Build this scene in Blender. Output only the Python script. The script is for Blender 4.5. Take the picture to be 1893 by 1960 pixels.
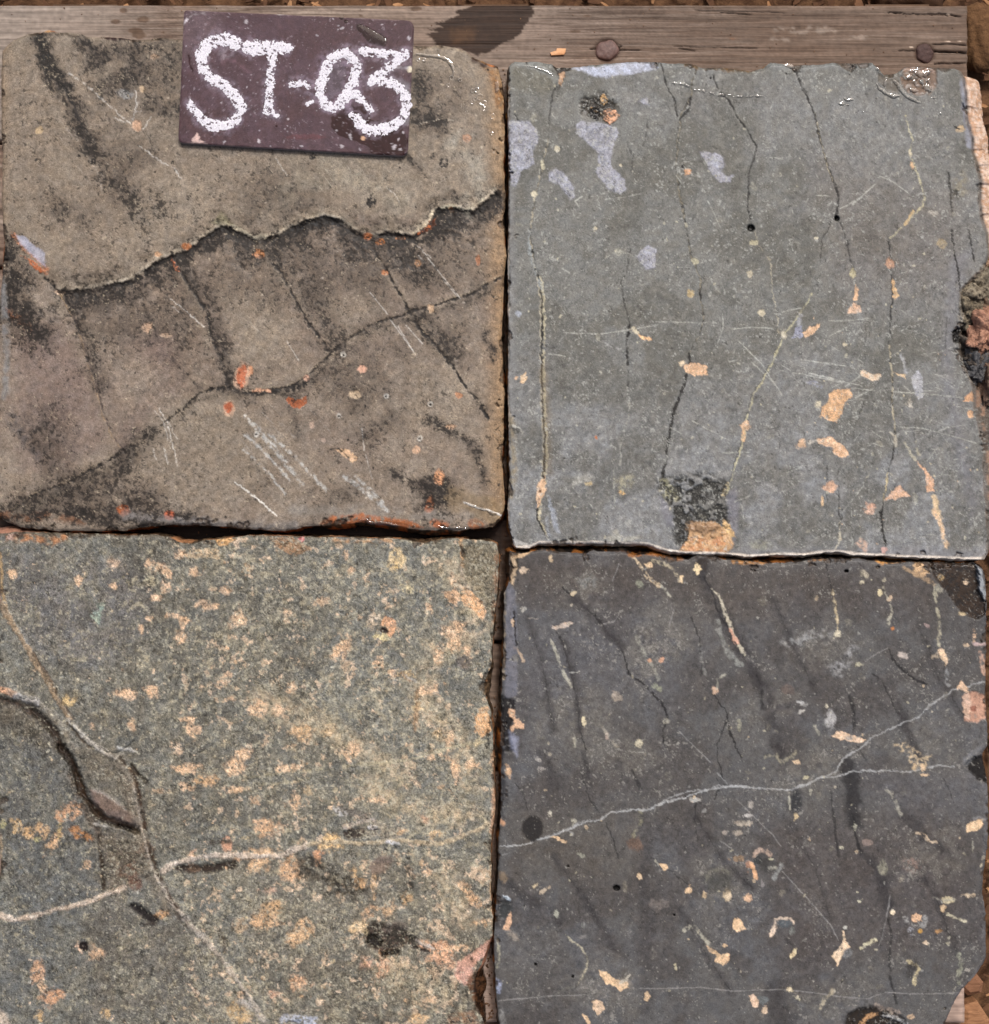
import bpy, math, random
import numpy as np

# ---------------------------------------------------------------- clearing, camera, light
for o in list(bpy.data.objects):
    bpy.data.objects.remove(o)
scene = bpy.context.scene
COL = scene.collection
K = 0.000418            # metres per layout unit (the frame is 1893 x 1960 units at the slab tops)
CX, CY = 946.5, 980.0
H = 1.15                # camera height above the slab tops

cam_d = bpy.data.cameras.new('camera')
cam = bpy.data.objects.new('camera', cam_d)
COL.objects.link(cam)
cam.location = (0, 0, H)
cam.rotation_euler = (0, 0, 0)
cam_d.sensor_fit = 'VERTICAL'
cam_d.sensor_height = 24
cam_d.lens = 24 * H / (1960 * K)
cam_d.clip_start = 0.01
cam_d.clip_end = 100
scene.camera = cam

SUN_EL, SUN_AZ = math.radians(56), math.radians(18)   # azimuth measured from +Y (top of the picture) towards +X
world = bpy.data.worlds.new('World')
scene.world = world
world.use_nodes = True
wn = world.node_tree
wn.nodes.clear()
wo = wn.nodes.new('ShaderNodeOutputWorld')
wb = wn.nodes.new('ShaderNodeBackground')
sky = wn.nodes.new('ShaderNodeTexSky')
sky.sky_type = 'NISHITA'
sky.sun_disc = False
sky.sun_elevation = SUN_EL
sky.sun_rotation = SUN_AZ
sky.air_density = 0.6
sky.dust_density = 7.0
sky.ozone_density = 0.3
wb.inputs['Strength'].default_value = 0.125
wn.links.new(sky.outputs[0], wb.inputs[0])
wn.links.new(wb.outputs[0], wo.inputs[0])
sl = bpy.data.lights.new('sun', 'SUN')
sl.energy = 1.65
sl.angle = math.radians(10)
sl.color = (0.985, 0.98, 1.0)
sun = bpy.data.objects.new('sun', sl)
COL.objects.link(sun)
sun.rotation_euler = (math.pi/2 - SUN_EL, 0, math.pi - SUN_AZ)
sun.location = (0, 1, 2)
scene.view_settings.view_transform = 'Standard'
scene.view_settings.look = 'None'
scene.view_settings.exposure = 0.0
scene.view_settings.gamma = 1.0

# ---------------------------------------------------------------- helpers
def lin(c):
    c = np.asarray(c, dtype=float) / 255.0
    return np.where(c <= 0.04045, c / 12.92, ((c + 0.055) / 1.055) ** 2.4)
ALB = 0.95   # picture tone -> reflectance
def dust(c):            # mineral deposits are paler and chalkier than pure pigment
    c = np.asarray(c, float)
    if c[0] > 165 and c[0] - c[2] > 34:
        L = .3 * c[0] + .55 * c[1] + .15 * c[2]
        c = c + .24 * (L - c) + (4 if c[1] > 140 else -6)
    return lin(np.clip(c, 0, 250))
def W(x, y, z=0.0):
    s = K * (H - z) / H
    return ((x - CX) * s, (CY - y) * s, z)
def Q(i, j, pts):
    ox = (0, 466.6, 933.2, 1390.5)[i]; oy = (0, 488.2, 976.3, 1457.3)[j]
    return [(ox + 0.26546 * a, oy + 0.26546 * b) for a, b in pts]

_rs = np.random.RandomState(7)
_TAB = _rs.rand(8, 256, 256).astype(np.float32)
def vn(x, y, scale, seed=0):
    x = x / scale + seed * 17.37; y = y / scale + seed * 9.71
    xi = np.floor(x).astype(np.int64); yi = np.floor(y).astype(np.int64)
    fx = x - xi; fy = y - yi
    fx = fx * fx * (3 - 2 * fx); fy = fy * fy * (3 - 2 * fy)
    T = _TAB[seed % 8]
    a = T[xi & 255, yi & 255]; b = T[(xi + 1) & 255, yi & 255]
    c = T[xi & 255, (yi + 1) & 255]; d = T[(xi + 1) & 255, (yi + 1) & 255]
    return (a * (1 - fx) + b * fx) * (1 - fy) + (c * (1 - fx) + d * fx) * fy
def fbm(x, y, scale, octv=4, seed=0, gain=0.5):
    s = 0; a = 1; t = 0
    for o in range(octv):
        # rotate each octave so the lattice never shows
        ca, sa = math.cos(0.6 * o + seed), math.sin(0.6 * o + seed)
        s = s + a * vn(x * ca - y * sa, x * sa + y * ca, scale / (2 ** o), seed + o * 3)
        t += a; a *= gain
    return s / t          # ~0..1, mean .5
def sst(a, b, x):
    t = np.clip((x - a) / (b - a), 0, 1)
    return t * t * (3 - 2 * t)

def seg_dist(x, y, pts):
    best = np.full(x.shape, 1e9); tt = np.zeros(x.shape)
    P = np.asarray(pts, float)
    L = np.hypot(*(P[1:] - P[:-1]).T); cum = np.concatenate([[0], np.cumsum(L)]); tot = max(cum[-1], 1e-6)
    for i in range(len(P) - 1):
        ax, ay = P[i]; bx, by = P[i + 1]
        dx, dy = bx - ax, by - ay
        t = np.clip(((x - ax) * dx + (y - ay) * dy) / (dx * dx + dy * dy + 1e-9), 0, 1)
        d = np.hypot(x - ax - t * dx, y - ay - t * dy)
        m = d < best
        best = np.where(m, d, best); tt = np.where(m, (cum[i] + t * L[i]) / tot, tt)
    return best, tt
def poly_sd(x, y, pts):   # > 0 inside
    P = list(pts)
    d, _ = seg_dist(x, y, P + [P[0]])
    ins = np.zeros(x.shape, bool)
    n = len(P)
    for i in range(n):
        x1, y1 = P[i]; x2, y2 = P[(i + 1) % n]
        if y1 == y2: continue
        c = ((y1 > y) != (y2 > y)) & (x < (x2 - x1) * (y - y1) / (y2 - y1) + x1)
        ins ^= c
    return np.where(ins, d, -d)

# a set of points that pigment and relief are laid on
class Field:
    def __init__(s, x, y, base, seed=0, warp=1.0):
        s.x, s.y = x, y; s.seed = seed
        w1 = 5.0 * warp; w2 = 3.4 * warp
        s.wx = x + w1 * (fbm(x, y, 16, 3, seed + 1) - .5) + w2 * (vn(x, y, 3.4, seed + 2) - .5)
        s.wy = y + w1 * (fbm(x, y, 16, 3, seed + 3) - .5) + w2 * (vn(x, y, 3.4, seed + 4) - .5)
        n = x.size
        s.c = np.tile(lin(base), (n, 1))
        s.va = 1 + .34 * (fbm(x, y, 7, 3, seed + 8) - .5) * 2; s.hole = sst(.20, .36, fbm(x, y, 4.4, 3, seed + 9, .6)); s.arris = np.ones(n)
        s.pep = np.zeros(n); s.flk = np.zeros(n); s.wet = np.full(n, .35); s.h = np.zeros(n)
    def box(s, x0, x1, y0, y1):
        return np.nonzero((s.x > x0) & (s.x < x1) & (s.y > y0) & (s.y < y1))[0]
    def put(s, i, m, col=None, pep=None, flk=None, wet=None, h=0.0):
        if col is not None:
            if max(col) < 76: m = np.minimum(1, m * 1.3)
            s.c[i] += (dust(col) * s.va[i][:, None] - s.c[i]) * m[:, None]
        if pep is not None: s.pep[i] += (pep - s.pep[i]) * m
        if flk is not None: s.flk[i] += (flk - s.flk[i]) * m
        if wet is not None: s.wet[i] += (wet - s.wet[i]) * m
        if h: s.h[i] += h * m
    def field(s, m, **k):
        s.put(np.arange(s.x.size), m, **k)
    def line(s, pts, w, col=None, a=1.0, soft=1.0, brk=0.0, bs=9, taper=0, warp=1.0, **k):
        P = np.asarray(pts, float); pad = w + soft + 12
        i = s.box(P[:, 0].min() - pad, P[:, 0].max() + pad, P[:, 1].min() - pad, P[:, 1].max() + pad)
        if not len(i): return
        X = s.x[i] + (s.wx[i] - s.x[i]) * warp; Y = s.y[i] + (s.wy[i] - s.y[i]) * warp
        d, t = seg_dist(X, Y, pts)
        ww = w * (1 - taper * np.abs(2 * t - 1)) * (0.35 + 1.3 * fbm(s.x[i], s.y[i], 22, 3, s.seed + 5, .6))
        m = (1 - sst(ww - soft, ww + soft, d)) * a
        if brk: m = m * sst(brk - .18, brk + .18, fbm(s.x[i], s.y[i], bs, 3, s.seed + 6 + int(P[0, 0]) % 5))
        s.put(i, m, col, **k)
    def poly(s, pts, col=None, a=1.0, soft=1.2, brk=0.0, bs=8, warp=1.0, grow=0.0, **k):
        P = np.asarray(pts, float); pad = soft + grow + 10
        i = s.box(P[:, 0].min() - pad, P[:, 0].max() + pad, P[:, 1].min() - pad, P[:, 1].max() + pad)
        if not len(i): return
        X = s.x[i] + (s.wx[i] - s.x[i]) * warp; Y = s.y[i] + (s.wy[i] - s.y[i]) * warp
        m = sst(-soft, soft, poly_sd(X, Y, pts) + grow + (1.6 if soft < 2.5 else 0) * (s.va[i] - 1) * 3) * a
        if soft < 2.5: m = m * (1 - .6 * (1 - s.hole[i]))
        if brk: m = m * sst(brk - .15, brk + .15, fbm(s.x[i], s.y[i], bs, 3, s.seed + 7))
        s.put(i, m, col, **k)
    def blob(s, cx, cy, rx, ry=None, ang=0, col=None, a=1.0, soft=.18, rough=.9, brk=0.0, bs=8, **k):
        ry = ry or rx; R = max(rx, ry) * 1.7 + 3
        i = s.box(cx - R, cx + R, cy - R, cy + R)
        if not len(i): return
        ca, sa = math.cos(math.radians(ang)), math.sin(math.radians(ang))
        X, Y = s.x[i] - cx, s.y[i] - cy
        u = (X * ca + Y * sa) / rx; v = (-X * sa + Y * ca) / ry
        r = np.hypot(u, v) + 1.5 * rough * (fbm(s.x[i] + cx * 3, s.y[i] + cy, max(min(rx, ry) * 1.5, 3.2), 4, s.seed + 2, .65) - .5)
        m = (1 - sst(1 - soft, 1 + soft, r)) * a
        if rough > .5: m = m * (1 - .7 * (1 - s.hole[i]))
        if brk: m = m * sst(brk - .15, brk + .15, fbm(s.x[i], s.y[i], bs, 3, s.seed + 7))
        s.put(i, m, col, **k)

def granulate(F, G, pep_c, flk_c, seed, wk=.6):
    x, y = F.x, F.y; rs = np.random.RandomState(seed)
    g0 = rs.rand(x.size); g1 = vn(x, y, 3.1, seed + 1); g2 = fbm(x, y, 7.5, 3, seed + 2, .7); g3 = fbm(x, y, 38, 3, seed + 3)
    amp = G * (1 - wk * np.clip((F.wet - .35) / .6, 0, 1)) * (.55 + .9 * g3)
    mul = 1 + amp * (.50 * (g0 - .5) + .55 * (g1 - .5) + .95 * (g2 - .5))
    F.c *= np.clip(mul, .2, 2)[:, None]
    F.c *= (1 + .06 * G * (vn(x, y, 11, seed + 4) - .5)[:, None] * np.array([1.6, .2, -1.8]))
    n = .30 * vn(x, y, 2.7, seed + 5) + .30 * vn(x, y, 5.2, seed + 6) + .28 * fbm(x, y, 15, 3, seed + 7) + .12 * g0
    pe = np.clip(F.pep, 0, 1)
    m = 1 - sst(-.035, .035, n - (.255 + .35 * pe))
    F.c += (lin(pep_c) - F.c) * (m * (.55 + .35 * pe))[:, None]; F.h -= .00012 * m
    n = .36 * vn(x, y, 2.4, seed + 8) + .30 * vn(x, y, 4.7, seed + 9) + .22 * fbm(x, y, 18, 3, seed + 10) + .12 * g0[::-1]
    m = sst(-.05, .05, n - (.775 - .23 * np.clip(F.flk, 0, 1)))
    F.c += (lin(flk_c) - F.c) * (m * .55)[:, None]
def new_mesh(name, verts, faces, attrs=None, smooth=True):
    """verts (n,3) array, faces (m,4) or (m,3) int array"""
    me = bpy.data.meshes.new(name)
    verts = np.asarray(verts, np.float32); faces = np.asarray(faces, np.int32)
    me.vertices.add(len(verts)); me.vertices.foreach_set('co', verts.ravel())
    k = faces.shape[1]
    me.loops.add(faces.size); me.loops.foreach_set('vertex_index', faces.ravel())
    me.polygons.add(len(faces))
    me.polygons.foreach_set('loop_start', np.arange(0, faces.size, k, dtype=np.int32))
    me.polygons.foreach_set('use_smooth', np.full(len(faces), smooth))
    me.update(calc_edges=True)
    for n, a in (attrs or {}).items():
        a = np.asarray(a, np.float32)
        if a.ndim == 2:
            at = me.attributes.new(n, 'FLOAT_COLOR', 'POINT')
            at.data.foreach_set('color', np.concatenate([a, np.ones((len(a), 1), np.float32)], 1).ravel())
        else:
            at = me.attributes.new(n, 'FLOAT', 'POINT'); at.data.foreach_set('value', a)
    return me
def link(name, me, mat=None, parent=None, loc=None, label=None, cat=None, group=None, kind=None):
    o = bpy.data.objects.new(name, me); COL.objects.link(o)
    if mat and me is not None and not me.materials: me.materials.append(mat)
    if loc is not None: o.location = loc
    if parent: o.parent = parent
    if label: o['label'] = label
    if cat: o['category'] = cat
    if group: o['group'] = group
    if kind: o['kind'] = kind
    return o

# ---------------------------------------------------------------- materials
class NT:
    def __init__(s, name):
        s.m = bpy.data.materials.new(name); s.m.use_nodes = True
        s.t = s.m.node_tree; s.t.nodes.clear()
        s.out = s.n('ShaderNodeOutputMaterial'); s.b = s.n('ShaderNodeBsdfPrincipled')
        s.l(s.b.outputs[0], s.out.inputs[0])
        s.co = s.n('ShaderNodeTexCoord').outputs['Object']
    def n(s, t): return s.t.nodes.new(t)
    def l(s, a, b): s.t.links.new(a, b)
    def setin(s, sock, v):
        if hasattr(v, 'is_output') or isinstance(v, bpy.types.NodeSocket): s.l(v, sock)
        else: sock.default_value = v
    def attr(s, name, out='Fac'):
        a = s.n('ShaderNodeAttribute'); a.attribute_name = name; return a.outputs[out]
    def map(s, scale=(1, 1, 1), rot=(0, 0, 0)):
        m = s.n('ShaderNodeMapping'); m.inputs['Scale'].default_value = scale; m.inputs['Rotation'].default_value = rot
        s.l(s.co, m.inputs[0]); return m.outputs[0]
    def noise(s, scale, detail=3, rough=.55, vec=None, dist=0):
        n = s.n('ShaderNodeTexNoise'); n.inputs['Scale'].default_value = scale
        n.inputs['Detail'].default_value = detail; n.inputs['Roughness'].default_value = rough
        n.inputs['Distortion'].default_value = dist
        s.l(vec if vec is not None else s.co, n.inputs['Vector']); return n.outputs['Fac']
    def math(s, op, a, b=0.0, c=None, clamp=False):
        m = s.n('ShaderNodeMath'); m.operation = op; m.use_clamp = clamp
        s.setin(m.inputs[0], a); s.setin(m.inputs[1], b)
        if c is not None: s.setin(m.inputs[2], c)
        return m.outputs[0]
    def mix(s, f, a, b, mode='MIX'):
        m = s.n('ShaderNodeMix'); m.data_type = 'RGBA'; m.blend_type = mode
        s.setin(m.inputs[0], f)
        for sock, v in ((m.inputs[6], a), (m.inputs[7], b)):
            if isinstance(v, bpy.types.NodeSocket): s.l(v, sock)
            else: sock.default_value = tuple(v) + (1,)
        return m.outputs[2]
    def bump(s, h, strength, dist):
        b = s.n('ShaderNodeBump'); b.inputs['Distance'].default_value = dist
        s.setin(b.inputs['Strength'], strength); s.l(h, b.inputs['Height']); s.l(b.outputs[0], s.b.inputs['Normal'])
    def scale_col(s, col, f):   # col * scalar
        v = s.n('ShaderNodeVectorMath'); v.operation = 'SCALE'; s.l(col, v.inputs[0]); s.setin(v.inputs['Scale'], f)
        return v.outputs[0]

def stone_material(name, pepper, fleck, grain=.5, tint=(1.0, 1.0, 1.0), rough=(.62, .16), grain_scale=900):
    g = NT(name)
    base = g.attr('pigment', 'Color')
    fine = g.noise(grain_scale, 5, .75)
    mid = g.noise(230, 5, .65)
    vf = g.noise(1700, 2, .6, g.map((1, 1, 1), (0, 0, 1.1)))
    br = g.math('MULTIPLY', g.math('SUBTRACT', fine, .5), grain * 5.2)
    br = g.math('ADD', br, g.math('MULTIPLY', g.math('SUBTRACT', vf, .5), grain * 3.0))
    br = g.math('ADD', br, g.math('MULTIPLY', g.math('SUBTRACT', mid, .5), grain * 1.8))
    dry = g.math('SUBTRACT', 1.0, g.math('MULTIPLY', g.attr('film'), .6))
    br = g.math('ADD', g.math('MULTIPLY', br, dry), 1.0)
    br = g.math('MAXIMUM', br, .25)
    c = g.scale_col(base, br)
    pn = g.noise(520, 5, .72)
    pe = g.math('ADD', g.attr('pepper'), g.math('MULTIPLY', g.math('SUBTRACT', mid, .5), .9))
    pm = g.math('MULTIPLY', g.math('SUBTRACT', g.math('MULTIPLY_ADD', pe, .20, .325), pn), 9.0, clamp=True)
    c = g.mix(g.math('MULTIPLY', pm, .85), c, lin(pepper))
    fm_v = g.map((1, 1, 1), (0, 0, .7))
    fn = g.noise(600, 5, .72, fm_v)
    fm = g.math('MULTIPLY', g.math('SUBTRACT', fn, g.math('MULTIPLY_ADD', g.attr('fleck'), -.30, .70)), 6.0, clamp=True)
    c = g.mix(g.math('MULTIPLY', fm, .4), c, lin(fleck))
    g.l(c, g.b.inputs['Base Color'])
    wet = g.attr('film')
    r = g.math('MULTIPLY_ADD', wet, rough[1] - rough[0], rough[0])
    r = g.math('ADD', r, g.math('MULTIPLY', g.math('SUBTRACT', mid, .5), .35), clamp=True)
    g.l(r, g.b.inputs['Roughness'])
    g.b.inputs['Specular IOR Level'].default_value = .2
    hh = g.math('ADD', fine, g.math('MULTIPLY', pm, -.5))
    st = g.math('MULTIPLY_ADD', wet, -.35, .55)
    g.bump(hh, st, .00035)
    return g.m

def wood_material(name, tone=(1, 1, 1)):
    g = NT(name)
    base = g.attr('pigment', 'Color')
    v = g.map((6, 330, 120)); v2 = g.map((14, 900, 300)); v3 = g.map((2.5, 70, 40))
    a = g.noise(1, 5, .65, v, .15); b = g.noise(1, 3, .6, v2); cc = g.noise(1, 4, .6, v3, .8)
    f = g.math('ADD', g.math('MULTIPLY', g.math('SUBTRACT', a, .5), 1.5), g.math('MULTIPLY', g.math('SUBTRACT', b, .5), .55))
    f = g.math('ADD', f, g.math('MULTIPLY', g.math('SUBTRACT', cc, .5), .5))
    f = g.math('ADD', f, 1.0)
    c = g.scale_col(base, f)
    g.l(c, g.b.inputs['Base Color'])
    g.l(g.math('MULTIPLY_ADD', g.attr('film'), -.35, .8), g.b.inputs['Roughness']); g.b.inputs['Specular IOR Level'].default_value = .18
    g.bump(g.math('ADD', a, g.math('MULTIPLY', b, .4)), .6, .0008)
    return g.m

def plain_material(name, c1, c2, scale=300, rough=.8, bump=.4, bd=.001, spec=.4, stretch=(1, 1, 1)):
    g = NT(name)
    v = g.map(stretch)
    a = g.noise(scale, 5, .65, v)
    f = g.math('MULTIPLY_ADD', g.math('SUBTRACT', a, .5), 2.6, .5, clamp=True)
    g.l(g.mix(f, lin(c1), lin(c2)), g.b.inputs['Base Color'])
    g.b.inputs['Roughness'].default_value = rough
    g.b.inputs['Specular IOR Level'].default_value = spec
    g.bump(a, bump, bd)
    return g.m

def water_material(name='water', ior=1.62):
    g = NT(name); g.t.nodes.remove(g.b)
    fr = g.n('ShaderNodeFresnel'); fr.inputs['IOR'].default_value = ior
    tr = g.n('ShaderNodeBsdfTransparent'); tr.inputs[0].default_value = (.93, .94, .94, 1)
    gl = g.n('ShaderNodeBsdfGlossy'); gl.inputs['Roughness'].default_value = .03; gl.inputs[0].default_value = (1, 1, 1, 1)
    mx = g.n('ShaderNodeMixShader')
    g.l(fr.outputs[0], mx.inputs[0]); g.l(tr.outputs[0], mx.inputs[1]); g.l(gl.outputs[0], mx.inputs[2])
    g.l(mx.outputs[0], g.out.inputs[0])
    return g.m

# ---------------------------------------------------------------- slab geometry
N = 545
def resample(pts, n, seed, jag):
    P = np.asarray(pts, float)
    L = np.hypot(*(P[1:] - P[:-1]).T); cum = np.concatenate([[0], np.cumsum(L)])
    t = np.linspace(0, cum[-1], n)
    x = np.interp(t, cum, P[:, 0]); y = np.interp(t, cum, P[:, 1])
    dx = np.gradient(x); dy = np.gradient(y); l = np.hypot(dx, dy) + 1e-9
    # fractal chipping across the edge, fading at the corners
    j = (fbm(t, t * 0 + seed * 31, 26, 4, seed) - .5) * 2 * jag
    j += (fbm(t, t * 0 + seed * 7, 7, 3, seed + 1) - .5) * 2.6
    j *= sst(0, 30, t) * sst(0, 30, cum[-1] - t)
    return x - dy / l * j, y + dx / l * j
def smooth(a, k):
    ker = np.hanning(k + 2)[1:-1]; ker /= ker.sum()
    return np.convolve(np.pad(a, k // 2, mode='edge'), ker, 'same')[k // 2:-(k // 2)]

def build_slab(name, top, right, bottom, left, paint, side_out, side_paint, seed, mat, label, z0=0.0, thick=.030, jag=2.5, tilt=(0, 0), group=None, grit=(.6, (46, 41, 36), (190, 176, 150))):
    """edges run: top L->R, right T->B, bottom L->R, left T->B"""
    n = N
    tx, ty = resample(top, n, seed, jag); bx, by = resample(bottom, n, seed + 1, jag)
    lx, ly = resample(left, n, seed + 2, jag); rx, ry = resample(right, n, seed + 3, jag)
    u = np.linspace(0, 1, n)[None, :]; v = np.linspace(0, 1, n)[:, None]
    def coons(T, B, L, R):
        L = L[:, None]; R = R[:, None]; T = T[None, :]; B = B[None, :]
        return ((1 - v) * T + v * B + (1 - u) * L + u * R
                - ((1 - u) * (1 - v) * T[0, 0] + u * (1 - v) * T[0, -1] + (1 - u) * v * B[0, 0] + u * v * B[0, -1]))
    # the fine chipping dies out a few cells inside so the sheet stays even
    X = coons(tx, bx, lx, rx); Y = coons(ty, by, ly, ry)
    x = X.ravel(); y = Y.ravel()
    ed = np.minimum(np.minimum(u, 1 - u) * 945, np.minimum(v, 1 - v) * 945) + 0 * x.reshape(n, n)
    ed = ed.ravel()
    F = paint(x, y, ed)
    # arris: worn, uneven rounding along the rim
    wv = 3 + 7 * fbm(x, y, 30, 3, seed + 5) ** 2 * 2
    F.h -= .0016 * (1 - sst(0, 1, ed / wv)) ** 1.6 * F.arris
    chip = sst(.56, .62, fbm(x, y, 22, 4, seed + 14, .6) - .012 * ed) * F.arris
    F.h -= .0022 * chip; F.put(np.arange(x.size), chip * .55, (74, 62, 52), pep=.5, flk=.35)
    granulate(F, grit[0], grit[1], grit[2], seed + 20)
    z = z0 + F.h + tilt[0] * (x - x.mean()) * K + tilt[1] * (y - y.mean()) * K
    s = K * (H - z) / H
    top_v = np.stack([(x - CX) * s, (CY - y) * s, z], 1)
    idx = np.arange(n * n).reshape(n, n)
    faces = np.stack([idx[:-1, :-1], idx[1:, :-1], idx[1:, 1:], idx[:-1, 1:]], -1).reshape(-1, 4)
    # ring of rim vertices, clockwise seen from above (top L->R, right, bottom R->L, left)
    ring = np.concatenate([idx[0, :-1], idx[:-1, -1], idx[-1, :0:-1], idx[:0:-1, 0]])
    m = len(ring)
    rxy = np.stack([x[ring], y[ring]], 1)
    d = np.roll(rxy, -4, 0) - np.roll(rxy, 4, 0)
    nx, ny = d[:, 1], -d[:, 0]; l = np.hypot(nx, ny) + 1e-9
    nx = smooth(nx / l, 45); ny = smooth(ny / l, 45)
    rings = 20
    vs = [top_v]; cs = [F.c]; pe = [F.pep]; fl = [F.flk]; we = [F.wet]
    out = side_out(rxy[:, 0], rxy[:, 1])          # outward bulge, layout units
    arc = np.arange(m) * 1.7
    prev = ring
    base = n * n
    for k in range(1, rings + 1):
        q = k / rings
        zz = z[ring] + (z0 - thick - z[ring]) * q
        nn = fbm(arc, arc * 0 + k * 4.2, 22, 4, seed + 7)
        o = out * min(1.0, (q * 2.2)) ** .8 * (1 - .25 * max(0, q - .6)) + (nn - .5) * (9 - 6 * (out > 15)) * math.sin(min(q * 3, math.pi / 2))
        if k == rings: o = o * 0 + out * .8
        px = rxy[:, 0] + nx * o; py = rxy[:, 1] + ny * o
        zz = zz + (fbm(px, py, 9, 4, seed + 9, .6) - .5) * .0035 * math.sin(min(1, q * 1.5) * math.pi) ** .5 if q < .66 else zz
        # the side is placed on the slab's own plan, so no perspective correction below the rim
        vs.append(np.stack([(px - CX) * s[ring], (CY - py) * s[ring], zz], 1))
        c, p_, f_, w_ = side_paint(px, py, q, fbm(px, py, 20, 4, seed + 11), fbm(px + k, py, 6, 3, seed + 12, .6))
        c = c * (1 + .5 * (fbm(px, py + 2 * k, 3.4, 3, seed + 13, .6) - .5))[:, None]
        cs.append(c); pe.append(p_); fl.append(f_); we.append(w_)
        cur = np.arange(base, base + m)
        faces = np.concatenate([faces, np.stack([prev, np.roll(prev, -1), np.roll(cur, -1), cur], 1)])
        prev = cur; base += m
    verts = np.concatenate(vs)
    org = np.array([verts[:n * n, 0].mean(), verts[:n * n, 1].mean(), z0 - thick])
    verts = verts - org
    col = np.concatenate(cs) * ALB
    me = new_mesh(name, verts, faces, dict(pigment=np.clip(col, 0, 1), pepper=np.concatenate(pe),
                  fleck=np.concatenate(fl), film=np.clip(np.concatenate(we), 0, 1)))
    # underside
    o = link(name, me, mat, loc=tuple(org), label=label, cat='stone slab', group=group)
    return o

R = random.Random(11)
def scratches(F, cx, cy, spread, n, ang, length, w=.5, col=(190, 186, 176), a=.5, dang=6, curve=0):
    for _ in range(n):
        an = math.radians(ang + R.gauss(0, dang)); L = length * R.uniform(.4, 1.2)
        x = cx + R.uniform(-1, 1) * spread[0]; y = cy + R.uniform(-1, 1) * spread[1]
        dx, dy = math.cos(an) * L / 2, math.sin(an) * L / 2
        c = curve * R.uniform(-1, 1) * L
        F.line([(x - dx, y - dy), (x + c * dy / L, y - c * dx / L), (x + dx, y + dy)], w * R.uniform(.7, 1.4), col, a=a * R.uniform(.4, 1),
               soft=.9, brk=.38, bs=6, warp=.25, taper=.5)
def spots(F, n, box, r, cols, a=.85, el=1.6, brk=0, **k):
    x0, x1, y0, y1 = box
    for _ in range(n):
        rr = r[0] + (r[1] - r[0]) * R.random() ** 2.2
        F.blob(R.uniform(x0, x1), R.uniform(y0, y1), rr, rr * R.uniform(1, el), R.uniform(0, 180), col=R.choice(cols),
               a=a * R.uniform(.5, 1), brk=brk, bs=4, **k)

PEACH = (226, 180, 134); CREAM = (208, 196, 160); ORANGE = (196, 104, 56); RUST = (150, 84, 46)
BLACK = (36, 35, 34); PALE = (168, 167, 160); OCHRE = (160, 124, 80)

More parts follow.
